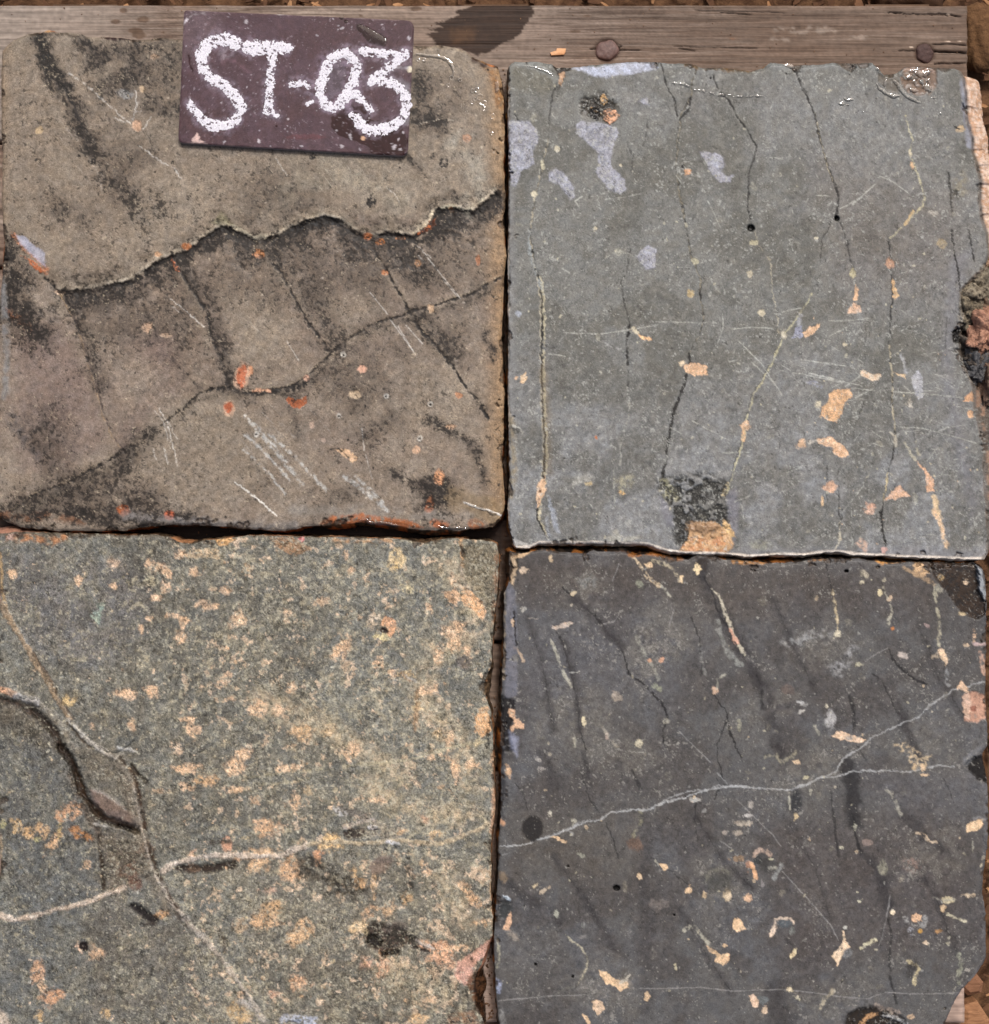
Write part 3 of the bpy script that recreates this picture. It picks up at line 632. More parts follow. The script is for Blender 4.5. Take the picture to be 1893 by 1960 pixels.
# ======== slab 2 : mid grey with peach spots
def paint2(x, y, ed):
    F = Field(x, y, (117, 118, 113), 12)
    big = fbm(x, y, 230, 4, 2); md = fbm(x, y, 80, 4, 6); sm = fbm(x, y, 18, 4, 1)
    low = sst(600, 950, y + 120 * (big - .5))
    F.field(low * .85, col=(134, 136, 136))  # cloudy sheen on the lower part, painted as paler grey
    F.field(sst(.45, .60, md) * .6, col=(94, 93, 85)); F.field(sst(.5, .38, big) * .55, col=(128, 129, 127))
    F.field(sst(.52, .66, sm) * .25, col=(92, 91, 84)); F.field(sst(.42, .3, sm) * .22, col=(134, 134, 128))
    F.poly([(1560, 300), (1850, 380), (1850, 560), (1600, 560)], (108, 100, 92), a=.4, soft=60)
    F.pep += .05; F.flk += .22 + .22 * sst(.45, .62, fbm(x, y, 50, 3, 4))
    F.field((1 - sst(0, 20, x - 973)) * .65 * sst(120, 300, y), col=(140, 141, 140), flk=0, wet=.9)  # bluish grey sheen of the wet edges painted in, here and below
    F.field((1 - sst(0, 16, y - 124 + 22 * (md - .5))) * .55, col=(124, 128, 126), flk=0, wet=.85)
    F.field((1 - sst(0, 22, 1062 - y + 16 * (md - .5))) * .6, col=(138, 138, 140), flk=0, wet=.9)
    F.poly([(1842, 145), (1852, 160), (1854, 226), (1866, 265), (1866, 290), (1850, 280), (1844, 230), (1838, 160)], (134, 136, 144), a=.85, soft=3, flk=0, wet=.95)
    F.poly([(1820, 490), (1860, 480), (1838, 560), (1820, 700), (1845, 830), (1870, 960), (1860, 1000), (1830, 860), (1800, 690)], (124, 125, 130), a=.5, soft=14, flk=.05, wet=.85)
    D = (44, 43, 41)
    def vein(p, w=1.5, a=.8, brk=.30, h=-.00035, col=D): F.line(p, w * .95, col, a=min(1, a * 1.15), soft=1.2, brk=brk, bs=9, h=h)
    def cr(p, w=1.4, a=.7, brk=.42, col=CREAM, bs=6): F.line(p, w, col, a=a, soft=1.1, brk=brk, bs=bs)
    A = [(1068, 150), (1060, 175), (1052, 210), (1050, 260), (1035, 330), (1022, 390), (1015, 450), (1020, 500), (1030, 530), (1037, 570), (1038, 640), (1037, 720), (1040, 800), (1044, 870), (1040, 920), (1032, 955), (1028, 990), (1045, 1030)]
    vein(A[:7], 1.2, .6); vein(A[6:], 2.2, .75, .3); cr(A[3:9], 1.4, .5); cr([(a + 4, b) for a, b in A[8:]], 2.2, .8, .40, (200, 190, 152)); cr([(a - 3, b) for a, b in A[8:15]], 1.2, .5, .45)
    F.line([(1040, 700), (1048, 820), (1050, 900)], 7, (116, 102, 78), a=.45, soft=7)
    cr([(1015, 440), (1012, 480), (1024, 515), (1036, 550)], 3.0, .55, .4, (160, 168, 168))
    F.poly([(1030, 925), (1043, 910), (1044, 940), (1036, 958), (1028, 975), (1026, 950)], PEACH, a=.9); F.blob(1034, 940, 3, 3, 0, col=(90, 62, 44), a=.9)
    Bv = [(1335, 128), (1325, 155), (1322, 185), (1302, 225), (1299, 262), (1294, 320), (1300, 365), (1310, 420), (1322, 490), (1340, 530), (1342, 580), (1349, 610), (1335, 648), (1318, 678)]
    vein(Bv, 1.6, .7); cr(Bv, 1.2, .35, .5); vein([(1318, 678), (1320, 700), (1306, 745), (1292, 780), (1281, 830), (1272, 890), (1268, 920)], 2.6, .8, .3); vein([(1265, 122), (1275, 160), (1292, 195), (1296, 222)], 1.3, .8)
    vein([(1322, 185), (1316, 215), (1302, 228)], 2, .8, .3)
    vein([(1365, 145), (1372, 165), (1396, 195), (1412, 225), (1438, 262), (1448, 280), (1444, 305), (1434, 330), (1432, 370), (1430, 395), (1436, 420)], 1.6, .8, .3); cr([(1444, 440), (1452, 470), (1475, 500), (1478, 560), (1488, 610), (1490, 640)], .9, .5)
    vein([(1520, 132), (1528, 150), (1540, 180), (1556, 210), (1566, 250), (1576, 290), (1584, 320), (1597, 350), (1604, 375), (1604, 395), (1600, 415)], 2.1, .85, .28); cr([(1560, 215), (1570, 262), (1585, 325), (1595, 345)], 1.0, .5)
    vein([(1602, 420), (1612, 435), (1625, 480), (1632, 520)], 1.2, .6); vein([(1590, 425), (1574, 460), (1570, 500)], 1.1, .55)
    cr([(1732, 222), (1740, 250), (1746, 265), (1742, 300), (1752, 320), (1762, 345), (1770, 380), (1765, 395), (1745, 415), (1725, 435), (1705, 455)], 1.8, .8, .40, (190, 182, 140))
    F.blob(1746, 316, 3, 8, -15, col=(214, 170, 120), a=.9); F.blob(1742, 293, 3, 7, 0, col=CREAM, a=.8); F.line([(1748, 405), (1732, 430)], 2.2, (204, 170, 112), a=.85)
    Fv = [(1702, 460), (1705, 505), (1708, 560), (1704, 620), (1703, 660), (1707, 720), (1708, 780), (1710, 800), (1713, 840), (1708, 880), (1700, 905), (1690, 960), (1688, 1010), (1697, 1055)]
    vein(Fv, 1.5, .7); cr(Fv[4:9], 1.4, .65, .42); cr([(1700, 905), (1690, 960)], 1.6, .8, .35, (196, 178, 130))
    vein([(1686, 980), (1688, 1010), (1695, 1040)], 2.2, .8, .25)
    G = [(1555, 560), (1540, 588), (1524, 612), (1500, 640), (1490, 668), (1475, 700), (1462, 725), (1442, 755), (1434, 785), (1428, 812), (1420, 855), (1408, 890), (1398, 925), (1388, 950)]
    cr(G, 1.5, .85, .33, (190, 184, 140), 9); vein([(a - 3, b) for a, b in G[5:]], 1.0, .4)
    Hh = [(1206, 478), (1200, 520), (1188, 540), (1195, 580), (1206, 620), (1200, 660), (1200, 690), (1202, 740), (1205, 780), (1200, 810), (1190, 850), (1186, 890)]
    vein(Hh, 1.3, .6, .42); cr(Hh[7:], 1.4, .6, .4, (178, 178, 168)); cr([(1174, 900), (1174, 940), (1178, 970)], 1.3, .6, .4, (176, 176, 160))
    vein([(1206, 618), (1200, 660), (1203, 700)], 2.2, .7, .35); cr([(1155, 655), (1170, 665), (1190, 668)], 1.6, .6, .42, (168, 168, 164))
    vein([(1815, 330), (1820, 372), (1822, 405)], 1.8, .6, .35); vein([(1822, 440), (1825, 480), (1834, 520), (1838, 560)], 1.4, .8, .25); vein([(1854, 440), (1862, 478), (1866, 500)], 1.3, .75, .28)
    vein([(1812, 610), (1810, 660)], 1, .4); vein([(1657, 600), (1655, 690)], 1, .4); vein([(1752, 800), (1750, 840)], 1.1, .5); vein([(1583, 890), (1583, 960)], 1.1, .5); vein([(1604, 900), (1606, 990)], 1.1, .5)
    cr([(1664, 905), (1656, 920)], 1, .4); cr([(1636, 770), (1640, 800), (1632, 850)], 1.2, .5, .4, (170, 172, 164)); vein([(1655, 770), (1638, 810), (1632, 850)], 1.1, .5)
    cr([(1606, 1000), (1608, 1030), (1600, 1052)], 1.6, .7, .35, (196, 188, 160)); vein([(1612, 976), (1606, 1010)], 1.1, .7)
    vein([(985, 220), (996, 232)], 1.2, .9, .1); vein([(1200, 275), (1212, 300), (1208, 330)], 1.1, .5, .35); vein([(1242, 230), (1232, 280)], 1.1, .45)
    # dry patches
    DRY = [Q(2, 0, p) for p in ([(120, 870), (300, 875), (355, 940), (365, 1030), (320, 1080), (340, 1180), (240, 1230), (200, 1350), (175, 1330), (130, 1100)],
           [(640, 900), (670, 870), (730, 885), (820, 890), (930, 920), (940, 960), (900, 1060), (885, 1180), (930, 1240), (990, 1300), (995, 1370), (950, 1395), (880, 1370), (830, 1310), (775, 1240), (800, 1190), (800, 1110), (720, 1020), (640, 960)],
           [(445, 1240), (500, 1215), (550, 1250), (620, 1350), (625, 1420), (600, 1440), (520, 1330), (440, 1300)],
           [(1530, 1100), (1600, 1095), (1690, 1130), (1710, 1180), (1680, 1240), (1720, 1270), (1780, 1260), (1750, 1310), (1680, 1320), (1620, 1260), (1570, 1170)],
           [(1070, 1850), (1160, 1770), (1215, 1800), (1210, 1930), (1205, 1935), (1140, 1940)],
           [(1090, 735), (1150, 700), (1165, 755), (1120, 750)])]
    for p in DRY:
        F.poly(p, (160, 161, 170), a=.9, soft=.9, warp=.6, flk=.75, pep=.22, wet=.0, h=.00012)
        F.poly(p, (176, 180, 192), a=.6, soft=5, warp=.6, brk=.5, bs=8); F.poly(p, (124, 126, 134), a=.6, soft=3, warp=.6, brk=.53, bs=5)
    F.poly(Q(2, 0, [(600, 495), (800, 478), (1000, 455), (1200, 455), (1230, 490), (1050, 530), (850, 560), (780, 550), (700, 520)]), (182, 188, 202), a=.9, soft=3, wet=.3, flk=.3)
    F.poly(Q(3, 1, [(1335, 880), (1385, 825), (1415, 880), (1415, 1030), (1375, 1040), (1340, 950)]), (172, 174, 178), a=.9, soft=1.5, flk=.6, wet=0)
    F.poly(Q(3, 1, [(500, 510), (545, 510), (548, 580), (530, 605), (470, 600)]), (146, 150, 166), a=.9, soft=1, flk=.5, wet=0); F.line(Q(3, 1, [(540, 430), (520, 500)]), 4, (176, 178, 180), a=.7, soft=3, brk=.35)
    F.line(Q(3, 1, [(590, 920), (640, 925), (680, 945)]), 3.5, (150, 154, 166), a=.8, soft=2, brk=.35, bs=5)
    F.line(Q(3, 1, [(1260, 710), (1280, 780), (1300, 840)]), 3.0, (170, 172, 172), a=.7, soft=2, brk=.38, bs=6)
    F.blob(1391 - 400 + 0, 600, 6, 6, 0, col=(172, 180, 192), a=.8, soft=.5); F.line(Q(2, 1, [(440, 1740), (470, 1893)]), 3, (160, 168, 178), a=.6, soft=2, brk=.35); F.line(Q(2, 2, [(470, 0), (500, 150)]), 4, (158, 164, 172), a=.7, soft=3)
    F.line(Q(2, 2, [(430, 60), (440, 230)]), 3, (160, 166, 172), a=.6, soft=2)
    # peach deposits
    def pc(i, j, pts, col=PEACH, **k): F.poly(Q(i, j, pts), col, a=.96, soft=1.0, h=-.00025, wet=.15, **k); F.poly(Q(i, j, pts), (206, 150, 100), a=.45, soft=2, brk=.52, bs=5)
    def pb(i, j, x_, y_, rx, ry, col=PEACH, ang=0): p = Q(i, j, [(x_, y_)])[0]; F.blob(p[0], p[1], rx * .27, ry * .27, ang, col=col, a=.86, h=-.0002, soft=.3, rough=1.6)
    pc(3, 1, [(740, 1000), (800, 965), (890, 960), (910, 1020), (860, 1060), (835, 1140), (790, 1215), (740, 1190), (680, 1150), (690, 1100), (730, 1060)], (230, 178, 122))
    pc(3, 1, [(650, 1330), (760, 1310), (850, 1380), (890, 1440), (830, 1465), (780, 1440), (770, 1390), (660, 1355)], (228, 182, 138)); pb(3, 1, 535, 1360, 32, 26); pb(3, 1, 655, 1070, 26, 24, CREAM)
    F.line(Q(3, 1, [(575, 1355), (640, 1345), (700, 1335)]), 3, (206, 200, 186), a=.7, soft=2.5, brk=.4, bs=6)
    pc(3, 1, [(870, 418), (920, 335), (970, 360), (970, 405), (910, 425)], (230, 190, 156)); pc(3, 1, [(550, 560), (600, 520), (680, 488), (640, 560), (570, 595)], (232, 190, 146))
    pc(3, 1, [(960, 830), (1060, 860), (1110, 860), (1100, 905), (1040, 905), (970, 870)], (214, 192, 160)); pc(3, 1, [(1195, 845), (1285, 855), (1285, 890), (1260, 870)], (224, 190, 140))
    pc(3, 1, [(1365, 1480), (1440, 1560), (1495, 1620), (1500, 1700), (1450, 1710), (1430, 1570), (1385, 1515)], (222, 172, 134)); pb(3, 1, 755, 1672, 42, 34, (228, 174, 134)); pb(3, 1, 1040, 1820, 38, 42, (216, 160, 126))
    pc(3, 1, [(1160, 1750), (1230, 1660), (1260, 1670), (1330, 1740), (1250, 1745), (1140, 1775)], (226, 180, 146)); pc(3, 1, [(925, 215), (955, 250), (945, 320), (922, 320)]); pc(3, 1, [(1195, 150), (1215, 240), (1245, 300), (1205, 320), (1192, 250)], (222, 180, 122))
    pb(3, 1, 1185, 60, 34, 40, (196, 142, 104)); pb(3, 1, 855, 643, 18, 16, CREAM); pb(3, 1, 255, 415, 24, 18, CREAM); pb(3, 1, 410, 570, 26, 30, (212, 206, 184)); pb(3, 1, 170, 135, 26, 18, (190, 180, 150), 30); pb(3, 1, 915, 130, 18, 28, (184, 174, 128))
    pb(3, 1, 690, 1775, 10, 32, (226, 184, 130)); pc(3, 1, [(1770, 980), (1790, 1060), (1710, 1050), (1740, 1000)], (218, 160, 110)); pb(3, 1, 1760, 1150, 20, 26, (214, 160, 110)); pb(3, 1, 1320, 1070, 24, 26, (196, 190, 176))
    F.line(Q(3, 1, [(1500, 1740), (1520, 1830), (1550, 1893)]), 4, (222, 188, 136), a=.9, soft=2, brk=.35, bs=7); F.line(Q(3, 2, [(1500, 0), (1540, 80), (1555, 150), (1590, 260)]), 4, (226, 186, 138), a=.9, soft=2, brk=.36, bs=8)
    F.line(Q(3, 1, [(1290, 1350), (1330, 1440), (1360, 1480)]), 2.5, (190, 184, 160), a=.75, soft=2, brk=.4, bs=6); F.line(Q(3, 1, [(1360, 1340), (1385, 1440)]), 2.2, (190, 184, 160), a=.7, soft=2, brk=.4, bs=6)
    F.line(Q(3, 1, [(1180, 1280), (1215, 1310), (1220, 1380)]), 2.6, (204, 198, 180), a=.8, soft=2, brk=.38, bs=6)
    pc(2, 1, [(1420, 800), (1470, 775), (1580, 800), (1585, 860), (1510, 875), (1430, 840)]); pb(2, 1, 1405, 780, 20, 16, (224, 200, 160)); pb(2, 1, 1058, 540, 26, 30, CREAM); pc(2, 1, [(1090, 560), (1130, 585), (1190, 600), (1180, 620), (1110, 605)], (230, 180, 122))
    pb(2, 1, 1850, 1240, 30, 30); pb(2, 1, 1848, 1310, 15, 46, (230, 180, 124)); pc(2, 1, [(235, 920), (240, 870), (270, 845), (280, 885), (260, 925)], (228, 196, 150)); pb(2, 1, 205, 885, 12, 12); pb(2, 1, 1465, 285, 24, 24, (190, 162, 104)); pb(2, 1, 1490, 40, 30, 24, (176, 170, 136))
    pb(2, 1, 970, 1715, 18, 14, (226, 176, 100)); pb(2, 1, 728, 1650, 22, 14, (206, 180, 124)); pb(2, 1, 783, 1315, 8, 10, (206, 116, 60)); pb(2, 0, 505, 1070, 18, 20, (204, 194, 160)); pb(2, 0, 340, 1405, 18, 28, (206, 196, 160)); pb(2, 0, 395, 1190, 14, 24, (190, 186, 160))
    pb(2, 0, 1440, 1245, 28, 18, (226, 160, 104)); pb(2, 0, 1412, 1200, 14, 16, BLACK); pb(2, 0, 965, 1190, 10, 10, CREAM); pb(2, 0, 775, 1650, 14, 14, CREAM); pb(2, 0, 945, 1810, 32, 28, (150, 150, 138)); pb(3, 0, 1560, 1750, 24, 34, (170, 150, 110)); pb(3, 0, 650, 1715, 18, 10, (214, 204, 172))
    pb(3, 0, 200, 1750, 22, 18, (176, 168, 130)); pb(3, 0, 1690, 930, 26, 20, (196, 164, 116)); pb(3, 0, 1495, 1530, 26, 22, (170, 166, 156)); F.line(Q(3, 0, [(1640, 915), (1680, 925)]), 1.5, BLACK, a=.9)
    F.blob(*Q(3, 0, [(1690, 1330)])[0], 14, 22, 10, col=(150, 140, 112), a=.5, soft=.5, brk=.42, bs=7); F.blob(*Q(3, 0, [(1650, 1400)])[0], 12, 12, 10, col=(70, 66, 52), a=.6, soft=.5, brk=.4, bs=5, pep=.8)
    for i_, j_, a, b, r in ((3, 0, 175, 1645, 6.5), (3, 0, 795, 1575, 5), ):
        p = Q(i_, j_, [(a, b)])[0]; F.blob(p[0], p[1], r, r, 0, col=(12, 11, 10), a=1, rough=.3, h=-.004)
    F.poly(Q(2, 2, [(870, 200), (930, 140), (980, 200), (1060, 180), (1110, 200), (1000, 235), (880, 230)]), (176, 174, 160), a=.7, soft=4, brk=.4, bs=7); F.poly(Q(3, 2, [(930, 240), (960, 200), (1010, 240), (1010, 310), (980, 290)]), (214, 172, 142), a=.85, soft=3, brk=.35, bs=6)
    F.poly(Q(3, 2, [(160, 230), (250, 215), (340, 250), (290, 285), (190, 280)]), (150, 150, 134), a=.6, soft=5, brk=.42, bs=6); pb(3, 2, 1135, 300, 20, 22, (206, 156, 140)); pb(3, 2, 1040, 10, 30, 16, (214, 170, 140))
    F.poly(Q(2, 1, [(620, 1600), (700, 1560), (780, 1590), (760, 1640), (690, 1640), (610, 1670)]), (160, 160, 152), a=.7, soft=4, brk=.40, bs=6); F.poly(Q(2, 1, [(900, 1610), (1050, 1580), (1060, 1640), (960, 1730), (930, 1660)]), (168, 164, 138), a=.6, soft=5, brk=.46, bs=6)
    # ring pit near the top left
    F.blob(1151, 206, 33, 27, 25, col=(58, 52, 42), a=.8, soft=.3, brk=.34, bs=6, pep=.7, wet=.9, h=-.0012)
    F.poly(Q(2, 0, [(830, 810), (860, 785), (930, 800), (955, 835), (890, 900), (845, 870)]), (224, 158, 112), a=.95, soft=1, h=.0012, wet=.6); F.blob(*Q(2, 0, [(838, 720)])[0], 6, 8, 10, col=(214, 164, 96), a=.95, h=.0008); F.line(Q(2, 0, [(755, 775), (800, 810), (840, 830)]), 2, (196, 150, 90), a=.8)
    F.blob(*Q(2, 0, [(775, 820)])[0], 10, 11, 0, col=(32, 31, 30), a=.9, h=-.0008, wet=1, brk=.3, bs=4)
    # corner smear, olive
    F.poly(Q(2, 0, [(170, 470), (430, 470), (500, 560), (440, 660), (300, 680), (180, 640)]), (104, 100, 82), a=.5, soft=10); F.line(Q(2, 0, [(230, 460), (340, 470), (440, 520), (500, 590)]), 5, (134, 138, 134), a=.6, soft=4, wet=.9)
    F.poly(Q(2, 0, [(470, 470), (530, 455), (610, 490), (560, 530), (520, 640), (500, 660), (520, 560)]), (48, 42, 36), a=.85, soft=2, brk=.33, bs=6, h=-.0006); F.poly(Q(2, 0, [(520, 530), (560, 520), (525, 620), (510, 600)]), (196, 150, 108), a=.85, soft=1.5)
    # mossy black notch + orange stone at the bottom
    blk = Q(2, 1, [(1225, 1640), (1260, 1600), (1420, 1610), (1550, 1580), (1700, 1640), (1720, 1780), (1735, 1893), (1730, 2010), (1740, 2080), (1400, 2110), (1350, 2080), (1330, 1900), (1250, 1720)])
    F.poly(blk, (54, 54, 50), a=.9, soft=15, warp=2.0, brk=.45, bs=9, pep=.85, flk=.55, wet=.5, h=-.0015); F.poly(Q(2, 1, [(1240, 1620), (1290, 1610), (1370, 1700), (1380, 1770), (1300, 1790), (1240, 1700)]), (176, 172, 126), a=.6, soft=4, brk=.46, bs=5)
    F.poly(Q(2, 1, [(1560, 1720), (1640, 1720), (1700, 1780), (1650, 1810), (1580, 1790)]), (116, 116, 112), a=.7, soft=4); F.line(Q(2, 1, [(1700, 1720), (1725, 1650)]), 3.5, (214, 192, 136), a=.8, soft=2, brk=.36, bs=6)
    F.poly(Q(2, 1, [(1240, 1740), (1280, 1750), (1330, 1893), (1340, 1950), (1290, 1960), (1250, 1850)]), (126, 126, 130), a=.8, soft=4, pep=0, wet=.9, flk=0); F.poly(Q(2, 1, [(1720, 1720), (1800, 1680), (1810, 1893), (1780, 2080), (1740, 1893)]), (128, 128, 134), a=.75, soft=5, pep=0, wet=.9, flk=0)
    F.poly(Q(2, 2, [(1460, 110), (1540, 80), (1640, 90), (1740, 150), (1780, 250), (1720, 325), (1370, 305), (1440, 220)]), (204, 156, 102), a=.95, soft=2.5, pep=.08, flk=.4, h=.0012, wet=.5)
    F.poly(Q(2, 2, [(1380, 300), (1450, 200), (1700, 200), (1740, 310)]), (206, 116, 60), a=.5, soft=4, brk=.5, bs=7); F.blob(*Q(2, 2, [(1540, 130)])[0], 26, 13, 0, col=(146, 120, 94), a=.9, soft=.35, wet=.9, pep=0, flk=0); F.poly(Q(2, 2, [(1700, 60), (1740, 90), (1790, 200), (1750, 190), (1700, 120)]), (222, 176, 106), a=.9, soft=2)
    # left and bottom rims
    F.line([(974, 150), (973, 400), (973, 700), (974, 930), (973, 1000)], 1.6, (196, 182, 158), a=.75, soft=1.4, brk=.4, bs=10, flk=0)
    F.line([(975, 210), (976, 300), (974, 400), (976, 560), (975, 660)], 2, (58, 54, 50), a=.6, soft=1.5, brk=.56, bs=10); F.line([(976, 800), (982, 840), (984, 900), (978, 950)], 5, (150, 136, 104), a=.6, soft=4, brk=.42, bs=9)
    F.poly(Q(2, 1, [(160, 1230), (230, 1240), (260, 1285), (190, 1290)]), (70, 70, 66), a=.7, soft=2, brk=.4, bs=4); F.line(Q(2, 1, [(165, 1230), (230, 1245), (258, 1285)]), 1.6, (200, 200, 190), a=.7, brk=.3)
    F.arris = sst(1056, 1036, y - .022 * (x - 980)) ; d, _ = seg_dist(x, y, [(a, b) for a, b in B2]); F.field((1 - sst(2.2, 6.0, d + 3 * (sm - .5))) * .95, col=(238, 228, 212), flk=0, pep=0)
    # glassy smear of the corner bottom left
    F.poly(Q(2, 2, [(170, 190), (300, 250), (200, 260)]), (190, 190, 186), a=.7, soft=2)
    # right crumbly edge
    F.poly([(1838, 556), (1850, 545), (1870, 520), (1895, 500), (1895, 600), (1870, 620), (1850, 640), (1838, 620), (1836, 590)], (142, 132, 114), a=.85, soft=3, brk=.3, bs=8, pep=.75, flk=.8, h=-.002)
    F.poly([(1822, 635), (1850, 618), (1856, 640), (1840, 658), (1824, 655)], (22, 20, 18), a=.95, soft=2, h=-.006)
    F.poly([(1840, 665), (1862, 660), (1870, 700), (1850, 720), (1838, 700)], (96, 94, 92), a=.8, soft=3, pep=.8, flk=.8, brk=.3, bs=6, h=-.002)
    d, _ = seg_dist(x, y, R2); F.field((1 - sst(2, 7, d + 8 * (sm - .5))) * .6, col=(108, 96, 84), pep=.5, flk=.4)
    # notch top right (spalled hollow with film of water)
    F.poly(Q(3, 0, [(1250, 560), (1290, 490), (1400, 480), (1510, 490), (1520, 600), (1470, 680), (1350, 690), (1280, 640)]), (120, 92, 70), a=.75, soft=4, brk=.33, bs=9, wet=1, h=-.0012)
    F.poly(Q(3, 0, [(1280, 500), (1400, 480), (1500, 490), (1490, 530), (1400, 520)]), (196, 160, 140), a=.7, soft=3, brk=.36, bs=7); F.poly(Q(3, 0, [(1090, 530), (1130, 550), (1240, 530), (1250, 640), (1240, 680), (1150, 650), (1100, 590)]), (92, 84, 72), a=.7, soft=3, wet=1, h=-.0008)
    # top rim moss strip
    F.line(Q(2, 0, [(1430, 465), (1560, 480), (1700, 500), (1893, 505)]), 4.5, (96, 72, 36), a=.8, soft=3, brk=.38, bs=6, pep=.6); F.line(Q(3, 0, [(0, 490), (180, 495), (270, 470)]), 4.5, (104, 76, 38), a=.8, soft=3, brk=.38, bs=6, pep=.6)
    F.line(Q(3, 0, [(480, 500), (520, 520)]), 3, (60, 56, 50), a=.7); F.line(Q(3, 0, [(830, 460), (870, 490), (910, 470)]), 4, (98, 78, 54), a=.6, soft=3, brk=.4, bs=6)
    # scratches
    S = (186, 188, 178)
    for i_, j_, p in ((2, 1, [(550, 560), (800, 570), (1020, 540)]), (2, 1, [(1080, 530), (1230, 502)]), (2, 1, [(1210, 480), (1400, 485), (1580, 487)]), (2, 1, [(1475, 1195), (1740, 1335)]), (2, 1, [(440, 710), (560, 730)]), (2, 1, [(1695, 430), (1700, 520), (1660, 635)]), (2, 1, [(1760, 535), (1893, 520)]),
                     (2, 1, [(1815, 620), (1893, 700)]), (2, 1, [(1700, 1425), (1893, 1420)]), (2, 1, [(1780, 1780), (1893, 1735)]), (2, 1, [(1320, 1245), (1395, 1285)]), (3, 1, [(40, 535), (200, 520), (350, 530)]), (3, 1, [(90, 620), (250, 780), (400, 1010)]), (3, 1, [(180, 770), (330, 910)]), (3, 1, [(390, 410), (540, 380)]),
                     (3, 1, [(540, 755), (720, 780), (860, 800)]), (3, 1, [(480, 850), (560, 860), (820, 915)]), (3, 1, [(580, 845), (720, 880), (830, 910), (980, 945)]), (3, 1, [(380, 785), (460, 830)]), (3, 1, [(740, 585), (870, 520)]), (3, 1, [(740, 475), (900, 470), (1020, 455)]), (3, 1, [(860, 945), (980, 860)]),
                     (3, 1, [(900, 960), (1070, 975)]), (3, 1, [(930, 1030), (1060, 960)]), (3, 1, [(1200, 985), (1500, 1005), (1700, 1030)]), (3, 1, [(1240, 1240), (1420, 1250), (1520, 1275), (1600, 1240)]), (3, 1, [(1520, 1275), (1800, 1355)]), (3, 1, [(1450, 1480), (1510, 1400)]), (3, 1, [(390, 1590), (540, 1530)]), (3, 1, [(830, 1860), (990, 1660)]),
                     (2, 0, [(850, 1440), (1000, 1420), (1110, 1395)]), (2, 0, [(660, 1490), (630, 1450), (680, 1415)]), (2, 0, [(460, 1870), (490, 1810)]), (2, 0, [(1360, 1265), (1420, 1350)]), (2, 0, [(1590, 1450), (1680, 1640)]), (3, 0, [(1060, 1250), (1200, 1310), (1310, 1390)]), (3, 0, [(310, 1135), (390, 1140)]), (3, 0, [(650, 1410), (740, 1415)]),
                     (3, 0, [(910, 1475), (1070, 1330)]), (3, 0, [(820, 1505), (980, 1420)]), (2, 1, [(540, 100), (590, 130)]), (2, 1, [(555, 240), (590, 215)]), (2, 1, [(1740, 770), (1800, 755)])):
        F.line(Q(i_, j_, p), .9, S, a=.7, soft=1.0, brk=.34, bs=7, warp=.3)
    F.line(Q(3, 1, [(600, 850), (830, 915)]), 2, (196, 198, 190), a=.6, soft=1.6, brk=.4, bs=6)
    scratches(F, 1430, 600, (440, 450), 420, 0, 15, .5, (180, 181, 170), .75, 70, .15); scratches(F, 1700, 760, (170, 150), 110, -10, 36, .55, (188, 190, 180), .7, 30); scratches(F, 1420, 560, (400, 300), 50, -32, 40, .4, (160, 160, 148), .4, 14)
    scratches(F, 1250, 780, (260, 250), 60, -30, 16, .45, (166, 168, 160), .5, 40)
    spots(F, 330, (975, 1880, 140, 1050), (.7, 2.6), [(186, 184, 168), (166, 168, 160), (198, 192, 160)], .75, 2.0)
    spots(F, 70, (975, 1880, 140, 1050), (2, 6), [(146, 147, 140), (156, 154, 138)], .6, 1.8, .36)
    spots(F, 70, (975, 1880, 140, 1050), (.7, 2.0), [(46, 44, 42), (58, 54, 48)], .7)
    spots(F, 45, (1500, 1880, 560, 1050), (.8, 2.2), [(216, 180, 140), (206, 190, 150)], .8)
    F.h += (fbm(x, y, 150, 3, 14) - .5) * .0007 + (sm - .5) * .0001
    F.field(1 - sst(0, 6, ed), wet=.7)
    return F
T2 = [(974, 128), (978, 122), (986, 118), (1026, 118), (1056, 124), (1066, 130), (1093, 130), (1124, 126), (1199, 119), (1252, 119), (1292, 122), (1318, 122), (1342, 130), (1385, 130), (1435, 137), (1460, 130),
      (1475, 119), (1497, 122), (1518, 127), (1550, 125), (1590, 121), (1629, 122), (1669, 119), (1680, 131), (1692, 145), (1716, 140), (1730, 131), (1762, 127), (1794, 130), (1826, 131), (1840, 137)]
R2 = [(1840, 137), (1846, 150), (1850, 180), (1852, 226), (1863, 265), (1863, 292), (1874, 324), (1879, 345), (1876, 385), (1882, 425), (1890, 446), (1893, 488), (1886, 515), (1862, 535), (1843, 555), (1845, 590), (1852, 615), (1842, 640),
      (1840, 670), (1846, 700), (1856, 722), (1866, 740), (1866, 780), (1874, 807), (1882, 833), (1887, 860), (1884, 886), (1887, 940), (1891, 979), (1893, 1020), (1891, 1058), (1884, 1071)]
B2 = [(984, 1042), (989, 1048), (1013, 1048), (1030, 1041), (1039, 1040), (1119, 1040), (1199, 1041), (1238, 1043), (1278, 1055), (1305, 1059), (1385, 1061), (1436, 1065), (1497, 1062), (1539, 1063), (1576, 1057), (1603, 1056), (1643, 1062),
      (1709, 1065), (1775, 1068), (1842, 1070), (1884, 1071)]
L2 = [(974, 128), (972, 160), (972, 212), (974, 300), (974, 398), (972, 488), (973, 647), (973, 780), (974, 840), (975, 913), (972, 976), (973, 1008), (979, 1028), (984, 1042)]
